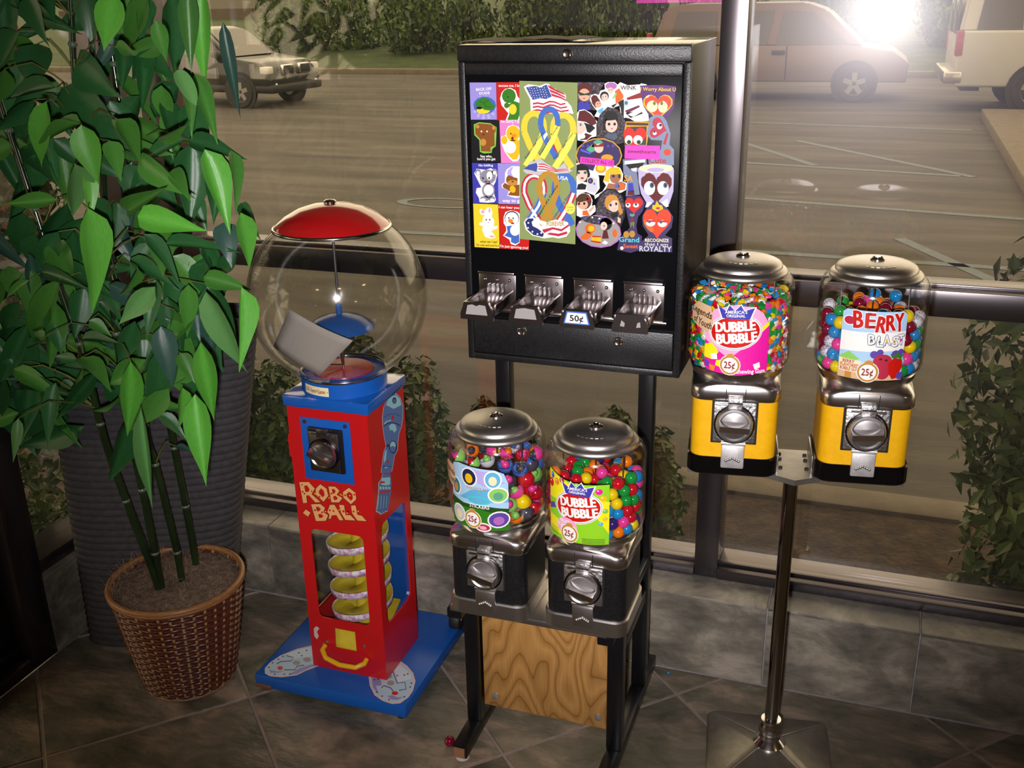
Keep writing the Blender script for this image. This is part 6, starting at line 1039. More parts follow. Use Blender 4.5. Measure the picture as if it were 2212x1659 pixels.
# ---- labels wrapped on the jars (mm, v measured up from the jar foot)
def E(c, L, x, y, rx, ry=None, rot=0, n=16):
    ry = ry or rx
    a = R(rot)
    return (c, L, 'E', n, x, y, rx * math.cos(a), rx * math.sin(a), -ry * math.sin(a), ry * math.cos(a))
def T(c, L, s, x, y, w, h, rot=0):
    return (c, L, s, x, y, w, h, rot)
def Pg(c, L, *p):
    return (c, L, list(p))
def badge(x, y, L):
    return [E('sand', L, x, y + 17, 8, 6), E('white', L, x, y, 19.5), E('bronze', L + 1, x, y, 18), E('white', L + 2, x, y, 14.5), E('tan', L + 1, x + 1, y + 17, 7, 5), T('dred', L + 3, '25\u00a2', x - 10.5, y - 6, 20, 12.5)]
def logo(x, y, k, L, rot=7):
    o = [E('white', L, x, y, 50 * k, 34 * k, rot, 24), E('slate2', L + 1, x, y, 48.5 * k, 32.5 * k, rot, 24), E('white', L + 2, x, y, 47.5 * k, 31.5 * k, rot, 24), E('red', L + 3, x, y, 45 * k, 29 * k, rot, 24)]
    cr = [(-24, 25), (-33, 47), (-17, 38), (-12, 50), (-2, 40), (8, 51), (14, 41), (33, 46), (25, 25)]
    o += [Pg('white', L + 3, *[(x + (a * 1.10) * k, y + (b + 1 + (b - 37) * .12) * k) for a, b in cr]), Pg('indigo', L + 4, *[(x + a * k, y + b * k) for a, b in cr])]
    o += [T('white', L + 5, "AMERICA'S", x - 20 * k, y + 34 * k, 40 * k, 5.5 * k, 3), T('white', L + 5, 'ORIGINAL', x - 17 * k, y + 27.5 * k, 34 * k, 5 * k, 3)]
    c, s_ = math.cos(R(rot)), math.sin(R(rot))
    for tx, ox, oy, w in (('DUBBLE', -36, 2, 72), ('BUBBLE', -36, -20, 74)):
        for ds, col in ((0, 'white'),):
            o.append(T(col, L + 5, tx, x + (ox * c - oy * s_) * k, y + (ox * s_ + oy * c) * k, w * k, 18 * k, rot))
            o.append(T(col, L + 5, tx, x + (ox * c - oy * s_) * k + .9, y + (ox * s_ + oy * c) * k, w * k, 18 * k, rot))
            o.append(T(col, L + 5, tx, x + (ox * c - oy * s_) * k + 1.8, y + (ox * s_ + oy * c) * k, w * k, 18 * k, rot))
    return o
Z0 = .212
lime = [Pg('limebg', 0, (-66, 0), (66, 0), (66, 124), (0, 122), (-30, 126), (-66, 137)), Pg('yelbg', 1, (-66, 136), (-30, 125), (10, 112), (40, 96), (66, 88), (66, 22), (40, 60), (-20, 80), (-66, 78)),
        Pg('yelbg', 1, (-66, 14), (-66, 44), (-36, 38), (-14, 18), (-30, 8)), Pg('violet', 1, (-66, 52), (-66, 64), (-52, 70), (-46, 60))]
for c, x, y, rx, ry in (('blue2', -56, 124, 5, 7), ('crimson', -30, 122, 6, 6), ('orange', -43, 115, 6.5, 7), ('red2', -60, 108, 7, 9), ('lime', 4, 118, 7, 6), ('magenta', 28, 109, 9, 8), ('magenta', 46, 110, 7, 6), ('gold', 54, 96, 7, 6), ('cyan2', 50, 44, 5, 4), ('gold', 58, 54, 5, 4), ('lime', 58, 70, 6, 5)):
    lime.append(E(c, 2, x, y, rx, ry))
    lime.append(E('white', 3, x - rx * .3, y + ry * .35, rx * .25, ry * .22, n=8))
lime += logo(4, 74, 1.0, 4)
lime += [E('lpink', 9, -18, 30, 23, 19), T('white', 10, 'FRUIT', -34, 37, 22, 7, -4), T('white', 10, 'FLAVORED', -39, 28, 40, 7, -4), T('white', 10, 'Bubble', -32, 18, 30, 8, -4)]
for k in range(4):
    lime.append(Pg('dgreen', 3, (14, 12 - k * 3), (58, 12 - k * 3), (58, 11 - k * 3), (14, 11 - k * 3)))
    lime.append(Pg('dgreen', 3, (-62, 20 - k * 4), (-40, 18 - k * 4), (-40, 17 - k * 4), (-62, 19 - k * 4)))
lime += badge(-12, 17, 12)
print_curved('jar_label', lime, mB, JR, Z0 - .006, -PI / 2 - R(8), label='lime green printed gum label')

stk = [Pg('sky', 0, (-66, 0), (66, 0), (66, 100), (58, 120), (40, 128), (-40, 132), (-58, 126), (-66, 112)), Pg('dgreen', 1, (-66, 0), (66, 0), (66, 46), (20, 52), (-30, 50), (-66, 56)), Pg('green', 2, (-66, 0), (66, 0), (66, 30), (10, 44), (-66, 40)),
       Pg('lilac2', 1, (-30, 126), (30, 124), (60, 100), (20, 92), (-20, 112)), Pg('cyan2', 1, (-40, 60), (66, 60), (66, 80), (30, 88), (-10, 82))]
def blob(x, y, rx, ry, c1, c2, rot=0):
    return [E('white', 3, x, y, rx + 3, ry + 3, rot), E(c1, 4, x, y, rx, ry, rot), E(c2, 5, x, y - ry * .15, rx * .55, ry * .6, rot)]
stk += blob(-14, 108, 16, 17, 'navy', 'gold') + blob(36, 108, 15, 16, 'cyan2', 'cream') + blob(46, 76, 18, 14, 'lgreen', 'seagreen') + blob(-50, 80, 12, 16, 'teal', 'tan') + blob(-44, 24, 16, 16, 'lgrey', 'cream') + blob(46, 24, 20, 15, 'violet', 'orchid', 10) + blob(14, 6, 14, 7, 'crimson', 'pink2')
stk += [E('cyan', 3, 6, 62, 26, 9), E('cyan2', 4, 6, 62, 22, 6), T('bronze', 5, 'COLLECT ALL', -20, 84, 48, 5.5), T('white', 5, 'STICKERS', -14, 46, 42, 8)]
stk += badge(-8, 20, 6)
print_curved('jar_label', stk, mA, JR, Z0 - .006, -PI / 2 - R(6), label='pale blue and green sticker label')
def youth(t, a, v, sc=1.0):
    it = [Pg('sand', 0, (-24, 30), (-6, 44), (22, 40), (26, 14), (18, -6), (-8, 2), (-22, 8)), T('dbrown', 1, 'Legends', -22, 26, 46, 11, -10), T('dbrown', 1, 'of Youth', -18, 8, 42, 11, -10)]
    it = [(i[0], i[1] + 16) + ((i[2], i[3] * sc, i[4] * sc, i[5] * sc, i[6] * sc, i[7]) if isinstance(i[2], str) else ([(p[0] * sc, p[1] * sc) for p in i[2]],)) for i in it]
    print_curved('brand_sticker', it, t, JR, Z0 + v, a, label='tan die-cut brand sticker')
youth(mA, -PI / 2 - R(50), .075)
mag = [Pg('lpink', 0, (-60, 10), (-60, 90), (-44, 118), (-10, 130), (30, 128), (48, 116), (62, 92), (62, 4), (0, -2), (-50, 2)), Pg('magenta', 1, (-60, 8), (-60, 60), (-10, 30), (62, 92), (62, 4), (0, -2), (-50, 2)), Pg('yelbg', 1, (62, 92), (62, 100), (48, 90), (48, 82)),
       Pg('yelbg', 2, (-60, 26), (-60, 50), (-44, 56), (-30, 40), (-44, 24)), Pg('white', 3, (-46, 34), (-34, 38), (-32, 26), (-44, 24)), Pg('violet', 3, (-60, 22), (-48, 18), (-50, 8), (-58, 10)), Pg('yelbg', 3, (-34, 24), (-24, 26), (-26, 12), (-36, 14)), Pg('orange', 3, (-48, 14), (-36, 12), (-38, 2), (-46, 4)), Pg('white', 3, (34, 20), (46, 24), (48, 14), (38, 10))]
mag += logo(-2, 80, 1.0, 4)
mag += [T('white', 3, 'Chewing Gum', 2, 3, 56, 8)] + badge(-8, 18, 12)
print_curved('jar_label', mag, mC, JR, Z0 - .004, -PI / 2 - R(4), label='magenta printed gum label')
youth(mC, -PI / 2 - R(46), .075, 1.1)
ber = [Pg('sky', 0, (-58, 2), (58, 2), (58, 122), (50, 128), (-50, 128), (-58, 122)), Pg('white', 1, (-58, 52), (58, 58), (58, 92), (-58, 88)), Pg('lgreen', 1, (-58, 40), (-40, 52), (-20, 40), (-58, 20)), Pg('sand', 1, (-58, 2), (58, 2), (58, 16), (-58, 26))]
for ch, x, y, h, rot in (('B', -36, 96, 30, 6), ('E', -16, 98, 26, 2), ('R', 2, 92, 28, -6), ('R', 20, 94, 28, 4), ('Y', 36, 92, 32, 6)):
    for dx, dy in ((-1.6, -1), (1.6, -1), (0, 1.8), (-1.6, 1), (1.6, 1)):
        ber.append(T('white', 3, ch, x + dx, y + dy, 17, h, rot))
    for dx in (-.7, 0, .7):
        ber.append(T('red', 4, ch, x + dx, y, 17, h, rot))
for ch, x, y, rot, c in (('B', -8, 68, 6, 'dteal'), ('L', 6, 66, -4, 'teal'), ('A', 18, 68, 5, 'gold'), ('S', 32, 66, -5, 'bronze'), ('T', 44, 68, 3, 'magenta')):
    for dx, dy in ((1, 0), (-1, 0), (0, 1), (0, -1), (1.4, -1.4)):
        ber.append(T('slate', 3, ch, x + dx, y + dy, 12, 18, rot))
    ber.append(T('white', 4, ch, x, y, 12, 18, rot))
    ber.append(E(c, 5, x + 5, y + 8, 2.2, 2.6, n=8))
ber += [E('violet', 3, 4, 50, 7), E('violet', 3, 14, 54, 6), E('violet', 3, 42, 50, 8), E('violet', 3, 52, 54, 6), E('crimson', 4, 20, 38, 17, 13), E('crimson', 4, 22, 18, 13, 14), E('dmaroon', 5, 16, 42, 3, 2), E('dmaroon', 5, 26, 40, 3, 2)]
ber += [Pg('red', 5, (30, 34), (40, 44), (56, 40), (58, 26), (48, 6), (40, 4), (32, 16)), Pg('green', 6, (36, 44), (32, 52), (42, 48), (46, 56), (50, 48), (58, 50), (54, 40), (46, 44)), E('violet', 6, 54, 10, 7)]
ber += [E('white', 3, -44, 108, 12, 9), E('crimson', 4, -44, 108, 10, 7.5)]
ber += [Pg('cream', 4, (-58, 38), (-16, 36), (-22, 26), (-16, 14), (-56, 14)), T('crimson', 5, 'BERRY', -50, 30, 22, 6), T('crimson', 5, 'FLAVORED', -54, 23, 34, 6), T('crimson', 5, 'BUBBLE GUM', -54, 16, 34, 6), Pg('tan', 3, (-44, 14), (-32, 14), (-32, 2), (-44, 2))]
ber += badge(-4, 17, 12)
print_curved('jar_label', ber, mD, JR, Z0 - .004, -PI / 2 - R(4), label='pale blue printed berry gum label')

# ---- packing of round sweets in the jars
def pack(n, rb, rin, zf, seed, iters=420):
    rg = np.random.default_rng(seed)
    a = rg.uniform(0, 2 * PI, n)
    r = (rin - rb) * np.sqrt(rg.uniform(0, 1, n))
    p = np.stack([r * np.cos(a), r * np.sin(a), zf + rb + rg.uniform(0, .20, n)], 1)
    for it in range(iters):
        p[:, 2] -= .0010 if it < iters * .6 else .00025
        d = p[:, None, :] - p[None, :, :]
        q = np.sqrt((d ** 2).sum(-1)) + np.eye(n)
        ov = np.clip(2 * rb - q, 0, None) * (1 - np.eye(n))
        p += (d / q[..., None] * ov[..., None]).sum(1) * .42
        rr = np.hypot(p[:, 0], p[:, 1])
        k = np.minimum(1, (rin - rb) / np.maximum(rr, 1e-6))
        p[:, 0] *= k
        p[:, 1] *= k
        p[:, 2] = np.maximum(p[:, 2], zf + rb)
    return p
RB = .0122
gum = pack(292, RB, JR - .0035, .207, 7)
LAB_TOP = .330
def behind_label(ang, z):
    return abs(ang + 5) < 27 and z < LAB_TOP
def spot(ang, z):
    return 'above the label' if z > LAB_TOP and abs(ang) < 45 else ('left of the label' if ang < 0 else 'right of the label')
def gum_mat(k):
    return mat('gum_' + k, PAL[k], .12, 0, .6)
SPECK = noise_mat('gum_speckled', 'e8e4ea', 'a04868', 420, .3, lo=.5, hi=.6, c3='7aa0c0')
ball_me = {}
def ball_mesh(m):
    if m.name not in ball_me:
        ball_me[m.name] = MB().ball((0, 0, 0), RB, seg=16, rings=10).mesh('gumball', m, 80)
    return ball_me[m.name]
def fill_gum(machine, pts, colors, where, group, rot, keep_deg=118):
    rg = random.Random(int(rot * 100))
    M = Matrix.LocRotScale(machine.location + Vector((0, 0, .0062)), machine.rotation_euler, None)
    zs = sorted(p[2] for p in pts)
    ztop = zs[int(len(zs) * .90)]
    n = 0
    for p in pts:
        q = Matrix.Rotation(rot, 3, 'Z') @ Vector(p)
        ang = math.degrees(math.atan2(q.x, -q.y))
        vis = (math.hypot(q.x, q.y) > JR - .0035 - RB * 2.5 and abs(ang) < keep_deg) or q.z > ztop - RB
        name, m = rg.choice(colors)
        if not vis or behind_label(ang, q.z):
            continue
        o = inst('gumball', ball_mesh(m), None, loc=M @ q)
        tag(o, '%s gumball %s in the %s' % (name, spot(ang, q.z), where), 'gumball', group)
        n += 1
    return n
C1 = [('red', gum_mat('ballred')), ('blue', gum_mat('ballblue')), ('green', gum_mat('ballgreen')), ('yellow', gum_mat('ballyellow')), ('orange', gum_mat('ballorange')), ('pink', gum_mat('ballpink')), ('dark purple', gum_mat('ballpurple')), ('red', gum_mat('ballred'))]
C2 = [('maroon', gum_mat('ballmaroon')), ('pink', gum_mat('ballpink')), ('blue', gum_mat('ballblue')), ('yellow', gum_mat('ballyellow')), ('orange', gum_mat('ballorange')), ('green', gum_mat('ballgreen')), ('white speckled', SPECK), ('maroon', gum_mat('ballmaroon')), ('blue', gum_mat('ballblue'))]
fill_gum(mB, gum, C1, 'lime-labelled jar', 'gumballs in the lime-labelled jar', .4)
fill_gum(mD, gum, C2, 'berry-labelled jar', 'gumballs in the berry-labelled jar', 2.1)
tag(inst('gumball', ball_mesh(gum_mat('ballmaroon')), None, loc=(-.808, 1.779, RB)), 'maroon gumball lying on the floor by the rack foot', 'gumball')
bead = MB().ball((0, 0, 0), .0045, seg=10, rings=6).mesh('candy_bead', gum_mat('ballblue'), 80)
tag(inst('candy_bead', bead, None, loc=(-.383, 2.195, .0045)), 'tiny blue candy on the floor behind the rack', 'candy')

# ---- toy capsules
RC = .0158
caps = pack(140, RC, JR - .0035, .207, 12)
capc = [('red', 'ballred'), ('pink', 'ballpink'), ('yellow', 'ballyellow'), ('blue', 'blue2'), ('green', 'lgreen'), ('orange', 'ballorange'), ('white', 'lgrey'), ('black', 'dgrey')]
def half(m, top):
    pr = [(RC * math.cos(a), RC * math.sin(a)) for a in [R(x) for x in (range(0, 91, 15) if top else range(0, -91, -15))]]
    pr[-1] = (0.0002, pr[-1][1])
    if not top:
        pr = [(RC * 1.05, .0016), (RC * 1.05, -.001)] + pr
    return MB().lathe(pr, 18).mesh('dome' if top else 'cap', m, 60)
dome_me = half(GLASS_THIN, True)
toy_shapes = []
for nm, k in capc:
    mb = MB().ball((0, 0, .002), RC * .55, seg=8, rings=6)
    mb.ball((.004, .002, .009), RC * .30, seg=6, rings=4)
    toy_shapes.append(mb.mesh('toy', mat('toy_' + k, PAL[k], .35), 60))
cap_me = [half(mat('capsule_' + k, PAL[k], .18, 0, .6), False) for nm, k in capc]
Mm = Matrix.LocRotScale(mA.location + Vector((0, 0, .0062)), mA.rotation_euler, None)
rg = random.Random(77)
ztop = sorted(p[2] for p in caps)[int(len(caps) * .88)]
for p in caps:
    q = Vector(p)
    ang = math.degrees(math.atan2(q.x, -q.y))
    i = rg.randrange(len(capc))
    j = rg.randrange(len(capc))
    rot = Matrix.Rotation(rg.uniform(0, 6.28), 4, 'Z') @ Matrix.Rotation(rg.gauss(.2, 1.0), 4, 'X')
    if not ((math.hypot(q.x, q.y) > JR - RC * 2.7 and abs(ang) < 115) or q.z > ztop - RC) or behind_label(ang, q.z):
        continue
    t = thing('toy_capsule', '%s toy capsule with clear dome %s in the left black machine' % (capc[i][0], spot(ang, q.z)), 'capsule', (0, 0, 0), 0, 'toy capsules in the left black machine')
    t.matrix_world = Matrix.Translation(Mm @ q) @ rot
    inst('cap', cap_me[i], t)
    inst('dome', dome_me, t)
    inst('toy', toy_shapes[j], t)

# ---- chewing gum tablets
tabc = [('green', 'ballgreen'), ('yellow', 'ballyellow'), ('white', 'white'), ('red', 'ballred'), ('orange', 'ballorange'), ('pink', 'ballpink'), ('blue', 'ballblue'), ('green', 'ballgreen')]
tab_me = []
for nm, k in tabc:
    tab_me.append(MB().box(-.0058, .0058, -.0058, .0058, -.0032, .0032, b=.0016).mesh('gum_tablet', mat('tablet_' + k, PAL[k], .25), 35))
rg = random.Random(19)
slots = []
rin = JR - .0035
rows, cols = 15, 50
for L, rr in enumerate((rin - .0078, rin - .0150, rin - .023)):
    for r_ in range(rows):
        for c_ in range(cols - L * 4):
            a = (c_ + (r_ % 2) * .5 + rg.uniform(-.18, .18)) / (cols - L * 4) * 2 * PI
            z = .212 + (r_ + rg.uniform(-.2, .2)) * .0088
            slots.append((L, a, rr + rg.uniform(-.0012, .0012), z))
top = []
for k in range(170):
    top.append((9, rg.uniform(0, 2 * PI), (rin - .006) * math.sqrt(rg.uniform(.0, .9)), .212 + rows * .0088 - .003 + rg.uniform(-.003, .004)))
def tab_M(L, a, r, z):
    base = Matrix.Translation((r * math.cos(a), r * math.sin(a), z))
    if L == 9:
        return base @ Matrix.Rotation(rg.uniform(0, 6.28), 4, 'Z') @ Matrix.Rotation(rg.gauss(0, .5), 4, 'X') @ Matrix.Rotation(rg.gauss(0, .5), 4, 'Y')
    return base @ Matrix.Rotation(a, 4, 'Z') @ Matrix.Rotation(PI / 2 + rg.gauss(0, .45), 4, 'Y') @ Matrix.Rotation(rg.uniform(0, 6.28), 4, 'Z')
Mc = Matrix.LocRotScale(mC.location + Vector((0, 0, .0062)), mC.rotation_euler, None)
rest = MB()
front = []
for s in slots + top:
    ang = abs(math.degrees(math.atan2(math.cos(s[1]), -math.sin(s[1]))))
    sa = math.degrees(math.atan2(math.cos(s[1]), -math.sin(s[1])))
    if behind_label(sa, s[3] + .004):
        continue
    key = ang if s[0] == 0 else (60 if (s[0] == 9 and math.sin(s[1]) < .2) else 999)
    front.append((key, sa, s))
front.sort(key=lambda x: x[0])
for n, (key, sa, s) in enumerate(front):
    i = rg.randrange(len(tabc))
    M = tab_M(*s)
    if n < 300:
        o = inst('gum_tablet', tab_me[i], None, Mc @ M)
        tag(o, '%s chewing gum tablet %s in the magenta-labelled jar' % (tabc[i][0], spot(sa, s[3])), 'gum tablet', 'gum tablets in the magenta-labelled jar')
    elif s[0] < 2 or s[0] == 9:
        me = tab_me[i]
        rest.box(-.0058, .0058, -.0058, .0058, -.0032, .0032, me.materials[0], M=M)
o = rest.build('gum_tablets_rest', None, None)
o.matrix_world = Mc
tag(o, 'rest of the mixed gum tablets heaped in the magenta-labelled jar', 'gum tablets', None, 'stuff')
for mt in tab_me:
    pass

# ================================================================== CHROME POLE STAND
t = thing('pole_stand', 'chrome pole stand with flat square foot under the yellow machines', 'stand', (POLE.x, POLE.y, 0), RZY)
b = MB()
loft(b, [(rsq(.136, .02), 0), (rsq(.137, .02), .003), (rsq(.132, .02), .008), (circ(.036), .040), (circ(.030), .043)])
foot = b.build('foot_plate', noise_mat('brushed_foot', (.30, .285, .25), (.38, .36, .32), 40, .36, metal=.85), t, 35)
for a in range(4):
    M = Matrix.Rotation(R(45 + 90 * a), 4, 'Z')
    MB().tube([(.030, 0, .0415), (.165, 0, .0100)], [.0028, .0012], 6, M=M).build('foot_crease', BRUSHED, foot, 60)
MB().lathe([(.034, .040), (.036, .046), (.030, .052), (.023, .058), (.0235, .070), (.026, .074), (.026, .090), (.0225, .096), (.0215, .106), (.0145, .107)], 28).build('pole_collar', CHROME, t, 40)
MB().lathe([(.0145, .10), (.0145, PLT - .012)], 24).build('pole', mat('pole_chrome', (.42, .39, .37), .14, 1.0), t, 60)
P = [(-.205, -.055), (-.06, -.055), (0, -.085), (.06, -.055), (.205, -.055), (.205, .055), (.06, .06), (-.06, .06), (-.205, .055)]
pl = MB()
loft(pl, [(P, PLT - .013), (P, PLT - .0015)])
br = pl.build('top_bracket', noise_mat('galvanised_bracket', (.38, .36, .32), (.48, .46, .42), 30, .35, metal=.9), t, 30)
for sx in (-1, 1):
    MB().box(sx * .0325 - .0015, sx * .0325 + .0015, -.05, .05, PLT - .002, PLT + .035, b=.001, M=Matrix.Rotation(0, 4, 'Z')).build('side_fin', BRUSHED, br, 40)
    for y in (-.03, .01, .035):
        MB().lathe([(.004, PLT - .0015), (.004, PLT + .001), (0, PLT + .0012)], 10, M=Matrix.Translation((sx * .025, y, 0))).build('bracket_hole', DARKGAP, br)
# ================================================================== BLACK RACK STAND
def oak():
    m = mat('oak_laminate', (.5, .25, .07), .42)
    N, L = m.node_tree.nodes, m.node_tree.links
    b = N['Principled BSDF']
    tc = N.new('ShaderNodeTexCoord')
    mp = N.new('ShaderNodeMapping')
    mp.inputs['Scale'].default_value = (1.0, 1.0, .33)
    mp.inputs['Location'].default_value = (.31, .0, .27)
    L.new(tc.outputs['Object'], mp.inputs['Vector'])
    nz = N.new('ShaderNodeTexNoise')
    nz.inputs['Scale'].default_value = 6.0
    nz.inputs['Detail'].default_value = 2.2
    nz.inputs['Roughness'].default_value = .4
    L.new(mp.outputs[0], nz.inputs['Vector'])
    mu = N.new('ShaderNodeMath')
    mu.operation = 'MULTIPLY'
    mu.inputs[1].default_value = 27.0
    L.new(nz.outputs['Fac'], mu.inputs[0])
    fr = N.new('ShaderNodeMath')
    fr.operation = 'FRACT'
    L.new(mu.outputs[0], fr.inputs[0])
    cr = N.new('ShaderNodeValToRGB')
    e = cr.color_ramp.elements
    e[0].position, e[0].color = 0.0, (.20, .085, .018, 1)
    e[1].position, e[1].color = 1.0, (.34, .165, .042, 1)
    x = e.new(.10)
    x.color = (.40, .20, .055, 1)
    x = e.new(.55)
    x.color = (.52, .27, .082, 1)
    L.new(fr.outputs[0], cr.inputs['Fac'])
    mp2 = N.new('ShaderNodeMapping')
    mp2.inputs['Scale'].default_value = (1.0, 1.0, .05)
    L.new(tc.outputs['Object'], mp2.inputs['Vector'])
    fine = N.new('ShaderNodeTexNoise')
    fine.inputs['Scale'].default_value = 260
    L.new(mp2.outputs[0], fine.inputs['Vector'])
    mr = N.new('ShaderNodeMapRange')
    mr.inputs['To Min'].default_value = .72
    mr.inputs['To Max'].default_value = 1.22
    L.new(fine.outputs['Fac'], mr.inputs['Value'])
    mx = N.new('ShaderNodeVectorMath')
    mx.operation = 'SCALE'
    L.new(cr.outputs['Color'], mx.inputs[0])
    L.new(mr.outputs[0], mx.inputs['Scale'])
    L.new(mx.outputs[0], b.inputs['Base Color'])
    return m
rk = thing('machine_rack', 'black square-tube rack with wood panel under the cabinet', 'rack', (-.592, 1.84, 0))
def rb(name, x0, x1, y0, y1, z0, z1, m=BLACKM, b=.003, parent=rk, smooth=40):
    return MB().box(x0, x1, y0, y1, z0, z1, b=b).build(name, m, parent, smooth)
XL, XR = (-.190, -.156), (.140, .174)
for k, (a, b) in enumerate((XL, XR)):
    fr_ = rb('foot_rail', a, b, -.105, .365, .012, .044)
    MB().lathe([(.012, 0), (.016, .002), (.014, .012), (0, .012)], 16, M=Matrix.Translation(((a + b) / 2, -.088, 0))).build('glide_pad', mat('nylon_pad', (.62, .58, .54), .5), fr_, 50)
    MB().lathe([(.012, 0), (.016, .002), (.014, .012), (0, .012)], 16, M=Matrix.Translation(((a + b) / 2, .34, 0))).build('glide_pad', mat('nylon_pad', (.62, .58, .54), .5), fr_, 50)
    MB().box(a + .004, b - .004, -.109, -.104, .016, .040).build('end_plug', mat('copper_brown_plug', (.36, .17, .09), .5), fr_)
    rb('front_leg', a, b, -.012, .022, .044, .388)
    rb('rear_post', a, b, .232, .266, .044, .918)
    rb('side_rail', a + .002, b - .002, .022, .232, .286, .316)
    rb('platform_arm', a, b, -.10, .232, .376, .400)
rb('front_bar', XL[0], XR[1], -.012, .020, .352, .388)
rb('top_bar', XL[1], XR[0], .232, .266, .884, .914)
plt = rb('platform_plate', XL[0] + .012, XR[1] - .012, -.108, .055, .4005, .4148, BRUSHED, .001)
for x in (-.088, .02, .07):
    MB().ball((x, -.02, .4155), .007, seg=10, rings=6, sz=.5).build('plate_bolt', CHROME, plt, 60)
pan = MB().box(-.152, .137, .004, .016, .084, .376, b=.001).build('wood_panel', oak(), rk, 40)
for x, z in ((-.125, .112), (.118, .112), (-.125, .350), (.118, .350)):
    MB().lathe([(.0085, 0), (.008, .003), (.004, .0045), (0, .0048)], 14, M=rotx_front(x, .0042, z)).build('panel_screw', mat('zinc_screw', (.55, .55, .56), .35, .8), pan, 50)

# ================================================================== BLACK STICKER CABINET
cb = thing('sticker_cabinet', 'black flat vending cabinet with sticker cards and four coin slides', 'vending machine', (-.547, 1.880, .919))
MB().box(-.2195, .2178, 0, .262, 0, .612, b=.004).build('cabinet_body', mat('cabinet_black', (.006, .005, .005), .38, 0, .15), cb, 40)
MB().box(-.2195, .2178, -.006, .004, .584, .6125, b=.003).build('top_strip', BLACKT, cb, 40)
MB().box(-.2195, .2178, .004, .262, .611, .6128, b=.0006).build('top_plate', mat('top_gloss_black', (.006, .006, .006), .28, 0, 1.0, coat=1.0), cb, 40)
for sx in (-1, 1):
    MB().box(sx * .2110 - .007, sx * .2110 + .007, -.006, .004, .0, .584, b=.003).build('front_edge', BLACKT, cb, 40)
MB().box(-.2055, .2055, -.006, .004, 0, .014, b=.003).build('front_edge', BLACKT, cb, 40)
door = MB().box(-.2035, .2035, -.0035, .004, .094, .580, b=.002).build('front_door', mat('door_black', (.004, .004, .005), .30, 0, .06), cb, 40)
MB().box(-.2035, .2035, -.0075, .002, .560, .582, b=.003).build('door_hem', BLACKT, cb, 40)
drawer = MB().box(-.2035, .2035, -.0075, .004, .016, .090, b=.003).build('cash_drawer', BLACKT, cb, 40)
def lock(x, z, parent, y):
    o = MB().lathe([(.0095, 0), (.0095, .004), (.0075, .006), (.006, .005), (0, .005)], 18, M=rotx_front(x, y, z)).build('lock', CHROME, parent, 40)
    MB().box(x - .0009, x + .0009, y - .0055, y - .0045, z - .004, z + .004).build('keyhole', DARKGAP, o)
lock(-.005, .597, cb, -.005)
lock(-.100, .070, drawer, -.007)
lock(.098, .066, drawer, -.007)
chrome_r = mat('scuffed_chrome', (.50, .46, .46), .22, 1.0)
for k, x in enumerate((-.149, -.052, .047, .146)):
    sl = MB().box(x - .039, x + .039, -.010, 0, .112, .183, b=.002)
    sl.box(x - .040, x + .036, -.013, -.002, .183, .1885, b=.002)
    s = sl.build('coin_slide', chrome_r, cb, 40)
    for rx in (-.026, 0, .026):
        MB().ball((x + rx, -.010, .172), .0035, seg=10, rings=6).build('rivet', CHROME, s, 60)
    for q in range(5):
        MB().box(x - .018 + q * .009 - .0012, x - .018 + q * .009 + .0012, -.018, -.008, .146, .164, b=.0006).build('coin_fin', CHROME, s)
    ch = MB().box(x - .031, x + .031, -.120, -.004, .128, .144, b=.002)
    ch.box(x - .034, x - .029, -.112, -.004, .136, .152, b=.0015)
    ch.box(x + .029, x + .034, -.112, -.004, .136, .152, b=.0015)
    c = ch.build('slide_tray', chrome_r, s, 40)
    lip = MB().prism([(x - .033, .124), (x + .033, .124), (x + .033, .136), (x + .024, .158), (x - .024, .158), (x - .033, .136)], -.126, -.118)
    lip.build('push_lip', chrome_r, s, 20)
    def lipb(u, v, w, x=x):
        return (x + u / 1000, -.126 - w, v / 1000)
    if k == 2:
        it = [Pg('usblue2', 0, (-25, 132), (25, 132), (19, 156), (-19, 156)), Pg('white', 1, (-22, 134), (22, 134), (17, 153.5), (-17, 153.5)), T('black', 2, '50\u00a2', -13, 138, 26, 11)]
    elif k == 3:
        it = [Pg('greyish', 0, (-18, 136), (-10, 135), (-9, 142), (-15, 147)), Pg('greyish', 0, (12, 135), (20, 136), (19, 146), (14, 144))]
    else:
        it = [Pg('greyish', 0, (-22, 134), (22, 134), (18, 153), (6, 154), (0, 151 if k == 0 else 155), (-8, 154), (-18, 152))]
    print_flat('price_tag' if k == 2 else 'torn_sticker', it, s, lipb)
    MB().box(x - .045, x + .045, -.012, -.003, .106, .112, b=.0015).build('slide_sill', CHROME, s, 40)
def cabp(u, v, w):
    return (u / 1000, -.0035 - w, v / 1000)
names = {'card_turtle': ('sticker_card', 'lilac card with a green turtle shell'), 'card_turtle_red': ('sticker_card', 'red card with a shy green turtle'), 'card_bear': ('sticker_card', 'black card with a brown bear'), 'card_duck': ('sticker_card', 'pink card with a yellow duck'),
         'card_puppy': ('sticker_card', 'blue card with a grey puppy'), 'card_cap_bear': ('sticker_card', 'lilac card with a bear in a white cap'), 'card_bunny': ('sticker_card', 'yellow card with a white rabbit'), 'card_penguin': ('sticker_card', 'red card with a blue bird'),
         'ribbon_card': ('display_card', 'olive display card with flags and support ribbons'), 'tag_collect_all': ('pink_tag', 'hot pink collect all tag'), 'tag_sweethearts': ('pink_tag', 'hot pink sweethearts tag')}
order = [k for k in PRINT if k.startswith(('card_', 'sticker_', 'tag_', 'ribbon'))]
